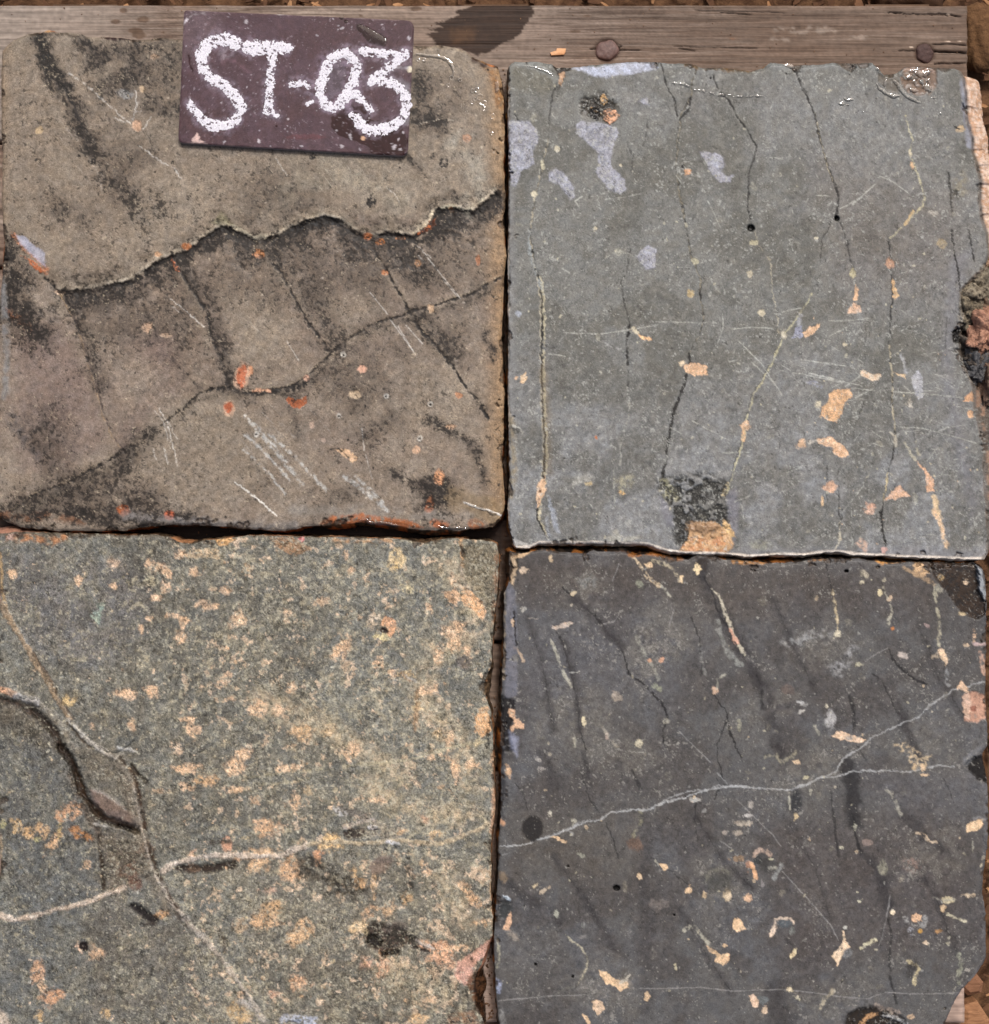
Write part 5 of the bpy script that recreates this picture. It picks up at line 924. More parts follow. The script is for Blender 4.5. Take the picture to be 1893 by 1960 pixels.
build_slab('stone_slab', T3, R3, B3, L3, paint3, side3o, mk_side((112, 92, 70), (60, 48, 38), (180, 130, 92), special=sp3), 23, stone3,
           'rough olive grey stone slab speckled all over with ochre, with a deep gouge on its left', jag=1.8, grit=(1.05, (46, 44, 38), (190, 186, 166)))

# ======== slab 4 : charcoal with a thin white vein
def paint4(x, y, ed):
    F = Field(x, y, (90, 90, 89), 31)
    big = fbm(x, y, 200, 4, 1); md = fbm(x, y, 75, 5, 8); sm = fbm(x, y, 20, 4, 3); b2 = fbm(x, y, 130, 4, 12)
    F.field(sst(.44, .6, big) * .6, col=(83, 81, 79)); F.field(sst(.47, .62, b2) * .6, col=(92, 93, 95)); F.field(sst(.5, .36, md) * .45, col=(75, 71, 68))
    F.field(sst(.54, .66, md) * .4, col=(100, 98, 94)); F.field(sst(.42, .3, sm) * .2, col=(104, 101, 97))
    F.poly([(980, 1070), (1300, 1070), (1800, 1090), (1780, 1170), (1400, 1180), (1240, 1150), (1000, 1140)], (78, 71, 65), a=.6, soft=40, warp=3)
    F.poly([(1640, 1480), (1880, 1470), (1880, 1560), (1700, 1560)], (98, 98, 100), a=.5, soft=34, warp=3); F.poly([(980, 1200), (1300, 1200), (1300, 1350), (1000, 1340)], (92, 92, 94), a=.5, soft=50, warp=3)
    F.poly([(1480, 1580), (1860, 1560), (1860, 1800), (1500, 1850)], (82, 76, 73), a=.5, soft=50, warp=3); F.poly([(980, 1560), (1230, 1560), (1240, 1680), (990, 1680)], (92, 87, 79), a=.5, soft=40, warp=3)
    F.pep += .03; F.flk += .12 + .34 * sst(.52, .66, fbm(x, y, 60, 4, 17))
    for cx, cy, rx, ry in ((1130, 1130, 60, 44), (1590, 1240, 70, 36), (1230, 1260, 26, 50), (1480, 1350, 40, 30), (1180, 1420, 60, 50), (1090, 1370, 60, 60), (1550, 1480, 50, 40), (1790, 1640, 60, 50), (1750, 1440, 60, 36), (1270, 1230, 40, 60), (1150, 1900, 60, 60), (1600, 1920, 80, 40), (1370, 1690, 50, 40)):
        F.blob(cx, cy, rx, ry, 0, col=(112, 109, 102), a=.5, soft=.6, rough=1.2, brk=.42, bs=14, flk=.8)
    D = (42, 41, 41)
    def vein(p, w=1.2, a=.75, brk=.3, soft=1.2, col=D, **k): F.line(p, w * 1.05, col, a=a * .95, soft=soft, brk=brk, bs=11, **k)
    def smear(p, w, a=.5, col=(62, 60, 60)): F.line(p, w * 1.15, col, a=min(1, a * 1.35), soft=w * .9, brk=.30, bs=26, flk=.02)
    vein([(1060, 1200), (1075, 1225), (1085, 1260), (1098, 1312), (1108, 1345), (1108, 1390), (1122, 1440)], 1.5); smear([(1080, 1230), (1105, 1320), (1110, 1400)], 6, .4)
    vein([(1078, 1125), (1110, 1155), (1140, 1180), (1160, 1205), (1185, 1232), (1195, 1260), (1204, 1288), (1225, 1305), (1245, 1322), (1268, 1345), (1277, 1372), (1268, 1400), (1270, 1420), (1282, 1440)], 1.7, .8); smear([(1100, 1148), (1150, 1192), (1190, 1240)], 7, .5)
    smear([(1340, 1080), (1358, 1130), (1370, 1160), (1400, 1210), (1430, 1260), (1450, 1300), (1468, 1340), (1480, 1400), (1495, 1440)], 10, .6); vein([(1346, 1100), (1360, 1130), (1380, 1180), (1402, 1215)], 1.6, .8); vein([(1450, 1290), (1458, 1330), (1460, 1355)], 3.2, .7, .25, 3)
    vein([(1322, 1180), (1332, 1205), (1340, 1230), (1345, 1290)], 1.3, .7); vein([(1366, 1330), (1380, 1350), (1392, 1365), (1396, 1400), (1408, 1430), (1420, 1450)], 1.3, .9, .15); vein([(1395, 1366), (1385, 1395), (1374, 1425), (1374, 1455), (1384, 1492)], 1.2, .85, .2)
    vein([(1390, 1500), (1377, 1510), (1368, 1530)], 1.2, .8); vein([(1700, 1242), (1712, 1268), (1740, 1292), (1775, 1312)], 1.7, .85, .2); vein([(1670, 1290), (1692, 1306), (1700, 1330), (1716, 1362), (1728, 1376)], 1.4, .7); smear([(1720, 1350), (1735, 1400), (1760, 1450)], 8, .5); vein([(1625, 1330), (1634, 1360), (1634, 1395)], 2.4, .75, .25, 2)
    vein([(1580, 1073), (1585, 1105), (1595, 1130), (1600, 1180)], 1.2, .75); vein([(1644, 1078), (1690, 1120), (1698, 1150)], 1.3, .6, .4); smear([(1622, 1465), (1630, 1500), (1636, 1570)], 12, .75, (54, 53, 53)); vein([(1590, 1510), (1596, 1550), (1600, 1600), (1605, 1640)], 1.8, .65, .3, 2)
    vein([(1632, 1560), (1640, 1610), (1650, 1635), (1668, 1655), (1685, 1680), (1695, 1710), (1702, 1735)], 2.6, .8, .25, 2.5); smear([(1660, 1645), (1690, 1690), (1700, 1730)], 10, .6); vein([(1698, 1755), (1706, 1780), (1702, 1840), (1706, 1880), (1715, 1920)], 2.2, .7, .3, 2)
    smear([(1130, 1500), (1115, 1440)], 4, .4); vein([(1108, 1457), (1115, 1490), (1130, 1530), (1150, 1560)], 1.3, .6); vein([(1160, 1575), (1175, 1610), (1182, 1640)], 1.5, .65); vein([(1210, 1475), (1225, 1510)], 3, .6, .3, 2)
    smear([(1238, 1570), (1238, 1620), (1228, 1680), (1240, 1760), (1240, 1850), (1236, 1950)], 9, .3, (66, 64, 64)); vein([(1245, 1640), (1300, 1680), (1330, 1700)], 1.4, .5); smear([(960, 1680), (1010, 1720), (1070, 1760)], 9, .4); vein([(1378, 1500), (1370, 1490)], 1)
    vein([(1332, 1540), (1330, 1570), (1335, 1610)], 1.3, .75); vein([(1805, 1490), (1816, 1510), (1822, 1530)], 1.2, .7); vein([(985, 1500), (1000, 1520), (1010, 1550)], 1.6, .7); smear([(1730, 1560), (1770, 1600), (1810, 1630)], 8, .45); vein([(1880, 1600), (1891, 1620)], 1.5, .8)
    vein([(1640, 1425), (1662, 1460)], 1.3, .6); vein([(1500, 1790), (1530, 1830)], 1.2, .4); smear([(1040, 1440), (1060, 1500)], 9, .35); smear([(1480, 1900), (1500, 1960)], 20, .4)
    for p in ([(1010, 1180), (1040, 1280), (1060, 1400)], [(1480, 1150), (1530, 1260), (1570, 1340)], [(1500, 1560), (1560, 1660), (1590, 1760)], [(1330, 1560), (1380, 1640), (1440, 1700)], [(1760, 1200), (1800, 1300), (1850, 1380)], [(1060, 1640), (1120, 1720), (1180, 1820)], [(1300, 1740), (1360, 1840), (1400, 1900)], [(1760, 1660), (1800, 1740), (1830, 1820)]):
        smear(p, 6, R.uniform(.18, .4)); vein(p, 1.0, .5, .44)
    # white veins
    WV = (166, 168, 166)
    def wv(p, w=1.2, a=.85, brk=.18): F.line(p, w, WV, a=a, soft=1.1, brk=brk, bs=14, flk=0)
    M = [(955, 1620), (975, 1619), (998, 1619), (1018, 1611), (1040, 1605), (1060, 1600), (1080, 1590), (1100, 1581), (1124, 1573), (1150, 1568), (1170, 1556), (1190, 1552), (1215, 1551), (1238, 1552), (1252, 1545), (1275, 1535), (1300, 1530), (1322, 1522), (1345, 1513), (1365, 1511), (1385, 1506), (1410, 1505), (1436, 1506), (1460, 1509), (1490, 1511), (1515, 1512),
         (1545, 1500), (1575, 1488), (1605, 1485), (1630, 1477), (1660, 1475), (1700, 1476), (1740, 1477), (1770, 1470), (1800, 1466), (1825, 1468)]
    wv(M[:26], 1.5, .95, .1); wv(M[25:], 1.3, .8, .2); wv([(1252, 1545), (1280, 1528), (1310, 1516), (1335, 1511), (1358, 1513), (1375, 1503), (1392, 1506)], 1.1, .8); wv([(1080, 1588), (1110, 1574), (1130, 1568)], 1, .6, .3)
    wv([(1512, 1512), (1560, 1492), (1600, 1478), (1614, 1452), (1632, 1440), (1650, 1430), (1668, 1412), (1695, 1400), (1728, 1385), (1760, 1372), (1780, 1350), (1800, 1338), (1822, 1322), (1850, 1314), (1885, 1304)], 1.3, .8, .16)
    wv([(1373, 1478), (1392, 1500)], 1, .6); wv([(960, 1635), (975, 1632)], 1, .5)
    thin = (140, 139, 136)
    for p in ([(955, 1915), (1010, 1910), (1060, 1906), (1120, 1892 + 12)], [(1225, 1892), (1290, 1892), (1340, 1890), (1400, 1897), (1450, 1895), (1500, 1894), (1560, 1900), (1610, 1908), (1660, 1912), (1695, 1900), (1760, 1903), (1835, 1900)],
              [(1495, 1665), (1520, 1692), (1550, 1725), (1565, 1742), (1590, 1770), (1605, 1800)], [(1410, 1530), (1440, 1560), (1480, 1600), (1495, 1620)], [(1704, 1714), (1698, 1750), (1690, 1790), (1682, 1810)], [(1657, 1265), (1680, 1250), (1700, 1240)], [(1155, 1195), (1175, 1190), (1185, 1176)], [(1172, 1112), (1185, 1080)],
              [(1300, 1400), (1340, 1440), (1360, 1460)], [(1380, 1610), (1400, 1625)], [(1290, 1168), (1280, 1200)]):
        F.line(p, .9, thin, a=.8, soft=1, brk=.22, bs=14, warp=.4)
    F.line(Q(2, 3, [(565, 1250), (600, 1285), (660, 1330), (700, 1380), (718, 1440), (712, 1490), (680, 1570), (640, 1620)]), 1.4, (176, 168, 138), a=.8, soft=1.1, brk=.32, bs=6); F.line(Q(2, 3, [(500, 1680), (560, 1640), (620, 1620)]), 3, (118, 116, 108), a=.6, soft=3, brk=.4)
    # cream/peach veinlets
    def cr(p, w=2, a=.8, brk=.42, col=(176, 174, 158), bs=6): F.line(p, w, col, a=a, soft=1.6, brk=brk, bs=bs)
    cr([(1362, 1128), (1375, 1140), (1386, 1162), (1394, 1188), (1402, 1210), (1412, 1230), (1426, 1252)], 3, .9, .34, (196, 188, 160)); F.line([(1398, 1205), (1405, 1220), (1412, 1230)], 3.6, (214, 156, 126), a=.9, soft=1.6); cr([(1374, 1188), (1378, 1212), (1390, 1238), (1400, 1255), (1418, 1272)], 5, .75, .42, (140, 142, 136), 7)
    cr([(1055, 1225), (1064, 1250), (1070, 1270), (1082, 1296), (1094, 1316)], 2.4, .85, .36); cr([(1218, 1220), (1230, 1245), (1243, 1268), (1262, 1300)], 3.5, .7, .46, (156, 156, 144)); cr([(1252, 1312), (1263, 1318)], 4.5, .7, .4, (160, 164, 140))
    cr([(1340, 1235), (1346, 1270), (1350, 1290)], 4, .6, .46, (140, 140, 134)); cr([(1595, 1130), (1598, 1160), (1602, 1190), (1604, 1212)], 1.8, .85, .36, (204, 184, 140)); cr([(1690, 1125), (1704, 1150), (1706, 1175), (1698, 1195)], 3, .8, .42, (180, 176, 158)); cr([(1790, 1135), (1794, 1170), (1798, 1210), (1798, 1235)], 3.2, .8, .40, (176, 168, 136))
    cr([(1790, 1120), (1800, 1130)], 4, .6); F.poly(Q(3, 2, [(1520, 1010), (1560, 1000), (1600, 1100), (1580, 1120), (1540, 1050)]), (226, 192, 150), a=.9, soft=1.5); F.poly(Q(3, 2, [(1480, 1040), (1520, 1020), (1520, 1060), (1490, 1070)]), (180, 160, 130), a=.7, soft=2)
    cr([(1810, 1280), (1815, 1310)], 3, .6, .45, (160, 162, 160)); cr([(1215, 1070), (1225, 1080), (1240, 1105), (1262, 1122)], 3.5, .85, .38, (214, 188, 144)); cr([(1250, 1072), (1290, 1090), (1300, 1112)], 3, .75, .42, (190, 176, 140)); F.poly(Q(2, 2, [(1130, 385), (1180, 370), (1190, 400), (1150, 415)]), (226, 192, 144), a=.9, soft=1.2)
    cr([(1265, 1120), (1275, 1130), (1284, 1142)], 2.5, .8, .38); F.poly(Q(2, 2, [(1380, 480), (1400, 475), (1415, 530), (1385, 520)]), (222, 190, 140), a=.9); F.poly(Q(2, 2, [(1510, 375), (1540, 420), (1515, 470), (1490, 430)]), (230, 204, 150), a=.95)
    P_ = (228, 190, 142)
    def pc(i, j, pts, col=P_, brk=.0): F.poly(Q(i, j, pts), col, a=.96, soft=1.0, brk=brk, bs=5, warp=.8, h=-.00015, flk=0); F.poly(Q(i, j, pts), (200, 158, 112), a=.4, soft=2, brk=.54, bs=5)
    def pb(i, j, x_, y_, rx, ry=None, col=P_, ang=0): p = Q(i, j, [(x_, y_)])[0]; F.blob(p[0], p[1], rx * .28, (ry or rx) * .28, ang, col=col, a=.85, rough=1.5, soft=.3, flk=0)
    pc(2, 3, [(800, 1500), (860, 1520), (920, 1570), (1010, 1590), (1020, 1630), (960, 1660), (910, 1620), (850, 1600), (820, 1550)]); F.line(Q(2, 3, [(960, 1600), (1000, 1580), (1025, 1540)]), 2.4, (190, 186, 172), a=.8); F.blob(*Q(2, 3, [(990, 1600)])[0], 14, 10, 0, col=(150, 142, 128), a=.4, brk=.4)
    pc(2, 3, [(750, 1730), (790, 1715), (830, 1740), (850, 1790), (800, 1830), (770, 1800)], (226, 190, 150)); pc(2, 3, [(1580, 1320), (1620, 1350), (1680, 1390), (1740, 1385), (1745, 1420), (1700, 1470), (1640, 1440), (1650, 1400), (1590, 1360)]); cr(Q(2, 3, [(1420, 1215), (1490, 1190), (1540, 1250), (1590, 1310)]), 3, .8, .38)
    pc(2, 3, [(1780, 1130), (1810, 1130), (1855, 1200), (1820, 1225), (1775, 1210)]); pb(2, 3, 1712, 1328, 12, 10); pc(2, 3, [(1080, 815), (1105, 805), (1120, 850), (1095, 865), (1080, 840)], (236, 206, 160)); pb(2, 3, 1452, 925, 20, 22); pc(2, 3, [(1230, 735), (1290, 745), (1300, 765), (1275, 790)], (222, 184, 136)); pb(2, 3, 1562, 965, 18, 22, (220, 188, 140))
    pb(2, 3, 1725, 965, 26, 34, (190, 168, 130)); pc(2, 3, [(460, 545), (490, 535), (570, 575), (560, 595), (510, 570)]); pb(2, 3, 1875, 985, 30, 24, (228, 186, 142)); pb(2, 3, 1150, 1695, 18, 24); pc(2, 3, [(680, 1820), (720, 1840), (745, 1893), (720, 1893)], (222, 186, 140)); pb(2, 3, 1355, 1480, 10, 20, (190, 180, 140)); pb(2, 3, 500, 1100, 18, 22, (168, 170, 156)); pb(2, 3, 1230, 1030, 50, 34, (114, 108, 103))
    pb(2, 3, 155, 80, 20, 46, (226, 178, 128), -10); pb(2, 3, 620, 425, 22, 22, (176, 174, 158)); pb(2, 3, 450, 370, 16, 20, (190, 186, 170)); pb(2, 3, 605, 525, 20, 12, (150, 150, 146)); pc(2, 3, [(1450, 260), (1490, 255), (1535, 275), (1530, 290), (1460, 295)], (164, 164, 158)); pb(2, 3, 1565, 358, 16, 20, (162, 162, 158)); pb(2, 3, 1712, 515, 20, 18, (158, 150, 140)); pb(2, 3, 1810, 520, 34, 16, (168, 160, 146)); pc(2, 3, [(1790, 440), (1893, 430), (1893, 460), (1800, 460)], (168, 160, 146))
    pb(3, 3, 130, 445, 62, 18, (166, 158, 144)); pb(3, 3, 75, 520, 24, 18, (168, 158, 144)); pb(3, 3, 178, 318, 22, 22, (170, 166, 158), 45); pb(3, 3, 158, 392, 26, 12, (190, 188, 184)); pb(2, 3, 680, 680, 22, 22, (150, 150, 134)); pb(2, 3, 680, 1265, 26, 14, (120, 118, 114)); pb(2, 3, 690, 1185, 14, 16, (118, 118, 114)); pb(2, 3, 340, 900, 20, 12, (206, 186, 144), -40); pb(2, 3, 410, 930, 34, 12, (190, 170, 140), -35)
    pb(2, 3, 1070, 590, 50, 46, (108, 90, 78)); cr(Q(2, 3, [(1100, 380), (1100, 450), (1050, 540)]), 4, .6, .46, (150, 148, 124)); cr(Q(2, 3, [(1210, 720), (1240, 760)]), 2); pb(2, 3, 1640, 870, 90, 80, (76, 76, 72)); F.line(Q(2, 3, [(1560, 880), (1600, 800), (1680, 770), (1740, 800)]), 3, (122, 120, 108), a=.7, soft=3, brk=.44, bs=6)
    pb(2, 3, 1800, 700, 40, 20, (150, 128, 104)); pb(2, 3, 1880, 745, 16, 36, (190, 140, 110))
    F.blob(*Q(2, 3, [(315, 485)])[0], 20, 21, 0, col=(46, 43, 40), a=.85, soft=.2, rough=.5, pep=.9, flk=.1)
    for i_, j_, a, b, r in ((2, 3, 930, 912, 5.0), (3, 2, 865, 440, 3.0), (2, 3, 345, 1462, 2.2), (2, 3, 1345, 1105, 1.8), (2, 3, 615, 1550, 2.2), (2, 3, 580, 755, 1.5)):
        p = Q(i_, j_, [(a, b)])[0]; F.blob(p[0], p[1], r, r * 1.25, 90, col=(10, 9, 8), a=1, rough=.25, h=-.004)
    # right half deposits
    pc(3, 3, [(160, 730), (190, 730), (215, 780), (225, 850), (205, 855), (185, 790)], (226, 166, 116)); F.line(Q(3, 3, [(200, 690), (240, 640), (290, 645), (310, 670)]), 3.5, (190, 160, 136), a=.8, soft=2, brk=.38, bs=6); F.blob(*Q(3, 3, [(225, 710)])[0], 7, 8, 0, col=(54, 56, 56), a=.9); F.line(Q(3, 3, [(340, 850), (370, 800), (400, 740)]), 4, (150, 152, 148), a=.8, soft=2.5, brk=.38, bs=6); F.blob(*Q(3, 3, [(300, 740)])[0], 14, 16, 0, col=(66, 66, 64), a=.6, soft=.5)
    pb(3, 3, 260, 890, 16, 30, (140, 136, 134)); pb(3, 3, 320, 705, 14, 8, (190, 184, 150)); cr(Q(3, 3, [(310, 770), (355, 770)]), 2, .8); pc(3, 3, [(130, 1000), (145, 965), (180, 960), (185, 1000), (160, 1015)], (226, 180, 140)); pb(3, 3, 15, 970, 18, 26, (204, 184, 150)); pc(3, 3, [(50, 1140), (80, 1125), (110, 1170), (135, 1210), (80, 1228), (48, 1195)])
    pc(3, 3, [(0, 1390), (20, 1390), (20, 1430), (0, 1460)], (226, 180, 130)); F.line(Q(3, 3, [(325, 1255), (340, 1210), (360, 1150), (400, 1130), (460, 1130), (480, 1160)]), 3.2, (222, 196, 166), a=.9, soft=1.8, brk=.3, bs=7); F.blob(*Q(3, 3, [(415, 1170)])[0], 14, 9, 0, col=(84, 92, 96), a=.8, soft=.4, brk=.3); pb(3, 3, 470, 1215, 16, 22, (120, 122, 116)); pc(3, 3, [(450, 1400), (490, 1350), (508, 1350), (495, 1400), (465, 1418)], (222, 206, 156))
    pc(3, 3, [(755, 1400), (810, 1350), (840, 1300), (838, 1220), (850, 1215), (860, 1290), (895, 1340), (850, 1370), (825, 1420), (800, 1480), (785, 1440)], (234, 204, 164)); F.blob(*Q(3, 3, [(865, 1385)])[0], 9, 12, 30, col=(130, 132, 132), a=.8, brk=.35, bs=4); F.blob(*Q(3, 3, [(855, 1200)])[0], 4, 4, 0, col=(206, 206, 196), a=.9)
    F.line(Q(3, 3, [(965, 1355), (1000, 1325), (1075, 1290)]), 2.8, (206, 200, 160), a=.9, soft=1.2, brk=.42, bs=4); pc(3, 3, [(1180, 1070), (1205, 1065), (1210, 1095), (1195, 1108), (1180, 1090)], (236, 216, 176)); pc(3, 3, [(1340, 1110), (1370, 1092), (1410, 1120), (1405, 1155), (1360, 1165), (1335, 1140)], (228, 178, 134))
    F.line(Q(3, 3, [(1290, 1135), (1350, 1190), (1420, 1180), (1430, 1130)]), 4, (160, 160, 156), a=.8, soft=2.5, brk=.36, bs=5); F.blob(*Q(3, 3, [(1330, 1225)])[0], 8, 8, 0, col=(170, 172, 176), a=.7, brk=.48, bs=3); pb(3, 3, 1398, 1228, 18, 16, (206, 150, 50)); pc(3, 3, [(1420, 1315), (1445, 1297), (1470, 1310), (1455, 1332)], (204, 194, 176))
    pc(3, 3, [(1732, 460), (1790, 425), (1850, 415), (1845, 460), (1800, 500), (1735, 508)], (234, 196, 146)); F.line(Q(3, 3, [(1790, 415), (1830, 402), (1855, 420)]), 3, (140, 140, 138), a=.8, soft=2); pb(3, 3, 1740, 962, 34, 16, (216, 190, 150)); pb(3, 3, 1610, 1000, 46, 22, (196, 182, 140)); pb(3, 3, 1562, 1068, 18, 22, (226, 190, 140)); cr(Q(3, 3, [(1590, 1100), (1650, 1130), (1720, 1150)]), 2.4, .8, .4, (204, 196, 160))
    cr(Q(3, 3, [(1495, 985), (1560, 1010), (1640, 990)]), 2, .7); F.line(Q(3, 3, [(1310, 1440), (1350, 1460), (1385, 1500), (1360, 1560), (1355, 1600)]), 3.2, (206, 190, 140), a=.85, soft=2, brk=.36, bs=6); F.blob(*Q(3, 3, [(1330, 1500)])[0], 9, 16, 20, col=(58, 56, 54), a=.6, soft=.4); pc(3, 3, [(160, 1690), (195, 1680), (240, 1720), (230, 1770), (190, 1770)], (220, 188, 158)); pb(3, 3, 265, 1720, 26, 24, (110, 116, 116)); pb(3, 3, 270, 1790, 18, 26, (216, 186, 150))
    pb(3, 3, 460, 1650, 24, 14, (206, 190, 150), 30); pb(3, 3, 515, 1710, 22, 10, (190, 184, 150), 30); F.line(Q(3, 3, [(770, 1650), (740, 1690), (700, 1720), (680, 1780)]), 3.2, (190, 178, 146), a=.75, soft=2.2, brk=.42, bs=6); pb(3, 3, 1015, 590, 36, 26, (140, 126, 118)); pb(3, 3, 830, 620, 16, 14, (204, 198, 164)); pb(3, 3, 925, 480, 14, 20, (170, 168, 150)); pb(3, 3, 1265, 850, 22, 18, (158, 152, 138))
    pb(3, 3, 1125, 760, 30, 40, (140, 138, 122)); cr(Q(3, 3, [(1370, 510), (1420, 530), (1460, 570), (1510, 585)]), 2.4, .85, .36, (204, 180, 146)); F.blob(*Q(3, 3, [(1330, 740)])[0], 18, 14, 0, col=(150, 120, 106), a=.5, soft=.5, brk=.5, bs=4, flk=.9); pb(3, 3, 953, 1010, 12, 8, (206, 204, 180)); pb(3, 3, 498, 390, 16, 26, (222, 194, 140)); pb(3, 3, 575, 115, 20, 16, (190, 184, 156)); pb(3, 3, 605, 215, 10, 20, (176, 174, 158)); F.blob(*Q(3, 3, [(490, 290)])[0], 13, 20, 0, col=(56, 57, 58), a=.75, soft=.3, flk=.3)
    pb(3, 3, 600, 1850 - 1290, 10, 10); cr(Q(3, 3, [(450, 230), (450, 300), (460, 355)]), 1.8, .8, .4); cr(Q(3, 3, [(1150, 200), (1190, 240), (1220, 300), (1260, 390)]), 3, .65, .46, (170, 168, 154)); cr(Q(3, 3, [(1670, 1390), (1700, 1440), (1680, 1500), (1670, 1600)]), 4, .7, .46, (164, 166, 146)); pb(3, 3, 1740, 1505, 24, 12, (156, 152, 142)); cr(Q(3, 3, [(1600, 1270), (1600, 1320)]), 2.6, .8)
    cr(Q(3, 3, [(1780, 580), (1775, 650)]), 2, .6); pb(3, 3, 1530, 1225, 24, 14, (190, 140, 84)); pc(3, 2, [(760, 1625), (800, 1590), (850, 1610), (890, 1620), (960, 1635), (1005, 1655), (970, 1680), (900, 1665), (820, 1655)], (232, 196, 158)); F.blob(*Q(3, 2, [(890, 1640)])[0], 11, 5, 0, col=(150, 148, 144), a=.8, brk=.4)
    F.poly(Q(3, 2, [(1700, 1340), (1780, 1310), (1870, 1340), (1870, 1500), (1800, 1535), (1720, 1510), (1710, 1420)]), (196, 142, 112), a=.92, soft=2.5, flk=.3, h=-.0006); F.poly(Q(3, 2, [(1700, 1340), (1750, 1320), (1760, 1400), (1750, 1510), (1715, 1490)]), (214, 176, 146), a=.85, soft=2); F.blob(*Q(3, 2, [(1780, 1430)])[0], 8, 6, 0, col=(120, 66, 50), a=.7)
    F.poly(Q(3, 2, [(1660, 1280), (1700, 1230), (1730, 1270), (1750, 1320), (1700, 1310)]), (226, 184, 142), a=.9, soft=1.6); pb(3, 2, 1272, 1045, 30, 26, (190, 180, 170)); pb(3, 2, 1735, 975, 18, 12, (204, 176, 140)); pb(3, 2, 1450, 835, 24, 12, (160, 142, 136), 25); pb(3, 2, 800, 895, 30, 18, (206, 198, 166), -30); pb(3, 2, 950, 1115, 22, 14, (176, 172, 148)); pb(3, 2, 1790, 915, 14, 34, (222, 180, 138)); cr(Q(3, 2, [(1780, 960), (1830, 970), (1870, 965)]), 2.5, .8, .3, (200, 176, 170)); F.line(Q(3, 2, [(1830, 1030), (1850, 1100), (1860, 1170)]), 4, (206, 160, 130), a=.8, soft=2.5, brk=.38, bs=7)
    pb(3, 2, 985, 455, 36, 24, (186, 176, 148), 35); pb(3, 2, 1105, 595, 16, 22, (216, 200, 150)); pb(3, 2, 1180, 635, 14, 26, (206, 176, 140), 30); pb(3, 2, 1135, 510, 18, 14, (196, 184, 150)); pb(3, 2, 983, 520, 14, 12, CREAM); pb(3, 2, 1195, 855, 14, 12, (206, 124, 60)); pb(3, 2, 745, 1500, 34, 50, (170, 170, 168)); pb(3, 2, 545, 1450, 18, 18, (206, 204, 196)); pb(3, 2, 725, 1415, 12, 16, (196, 190, 170)); pb(3, 2, 440, 1290, 46, 30, (104, 94, 88)); cr(Q(3, 2, [(520, 1380), (575, 1400)]), 3, .8, .35, (190, 190, 186)); cr(Q(3, 2, [(640, 1560), (670, 1620)]), 2.6, .7)
    pc(3, 2, [(470, 1810), (520, 1795), (538, 1830), (500, 1830)], (224, 190, 146)); cr(Q(3, 2, [(280, 1780), (360, 1760), (400, 1830), (500, 1750)]), 3, .6, .5, (170, 164, 140), 5); F.poly(Q(3, 2, [(1200, 1690), (1290, 1680), (1350, 1720), (1430, 1780), (1480, 1760), (1440, 1860), (1350, 1870), (1300, 1770)]), (206, 180, 136), a=.75, soft=3, brk=.52, bs=5); pb(3, 2, 1420, 1845, 16, 26, (220, 186, 140)); pb(3, 2, 1355, 1850, 14, 26, (190, 160, 116)); pb(3, 3, 1430, 98, 22, 10)
    F.poly(Q(3, 2, [(380, 950), (560, 880), (700, 870), (780, 890), (600, 950), (470, 1000)]), (148, 149, 146), a=.85, soft=8, brk=.48, bs=7); F.poly(Q(3, 2, [(740, 1130), (850, 1050), (900, 970), (960, 990), (900, 1080), (830, 1200), (770, 1190)]), (152, 153, 152), a=.85, soft=7, brk=.48, bs=7); F.poly(Q(2, 2, [(650, 520), (720, 460), (790, 500), (780, 560), (690, 560)]), (134, 138, 136), a=.6, soft=8, brk=.44, bs=6)
    pc(2, 2, [(465, 835), (520, 825), (600, 805), (625, 820), (580, 845), (470, 858)], (190, 176, 162)); pb(2, 2, 1258, 1075, 20, 18, (222, 160, 120)); pb(2, 2, 1165, 1085, 18, 12, (214, 156, 116)); pb(2, 2, 930, 1350, 40, 26, (160, 150, 136), 30); pb(2, 2, 692, 1525, 14, 26, (222, 206, 160), -15); pb(2, 2, 1088, 1678, 22, 26, (196, 188, 162)); pb(2, 2, 1100, 535, 24, 26, (140, 142, 124)); pb(2, 2, 455, 352, 12, 22, (196, 170, 130)); pb(2, 2, 258, 430, 26, 20, (212, 184, 150)); pb(2, 2, 258, 712, 18, 16, (176, 174, 164)); pb(2, 2, 620, 602, 20, 16, (200, 180, 140))
    pb(2, 2, 1640, 1300, 16, 24, (222, 180, 144)); cr(Q(2, 2, [(1650, 1290), (1665, 1220), (1710, 1190)]), 2.6, .7); pb(2, 2, 860, 1625, 14, 22, (190, 166, 146)); pb(2, 2, 1290, 1520, 20, 18, (150, 148, 136)); cr(Q(2, 2, [(815, 1550), (845, 1590), (880, 1650), (940, 1710)]), 3.2, .6, .46, (160, 154, 138)); cr(Q(2, 2, [(630, 1640), (635, 1700)]), 3.2, .75, .38); pb(2, 2, 370, 1800, 20, 14, (166, 162, 154)); pb(2, 2, 380, 1870, 24, 16, (160, 156, 150)); pb(2, 2, 1815, 1540, 16, 34, (150, 148, 130)); F.line(Q(2, 2, [(300, 780), (370, 790)]), 1, (180, 172, 160), a=.7); F.line(Q(2, 2, [(1040, 1740), (1120, 1745)]), 1.2, (160, 160, 150), a=.6)
    F.line(Q(2, 2, [(200, 990), (240, 1040), (262, 1090)]), 2.4, (206, 176, 140), a=.75, soft=1.6, brk=.36, bs=6); F.line(Q(2, 2, [(590, 1168), (660, 1165)]), .9, (180, 180, 172), a=.7)
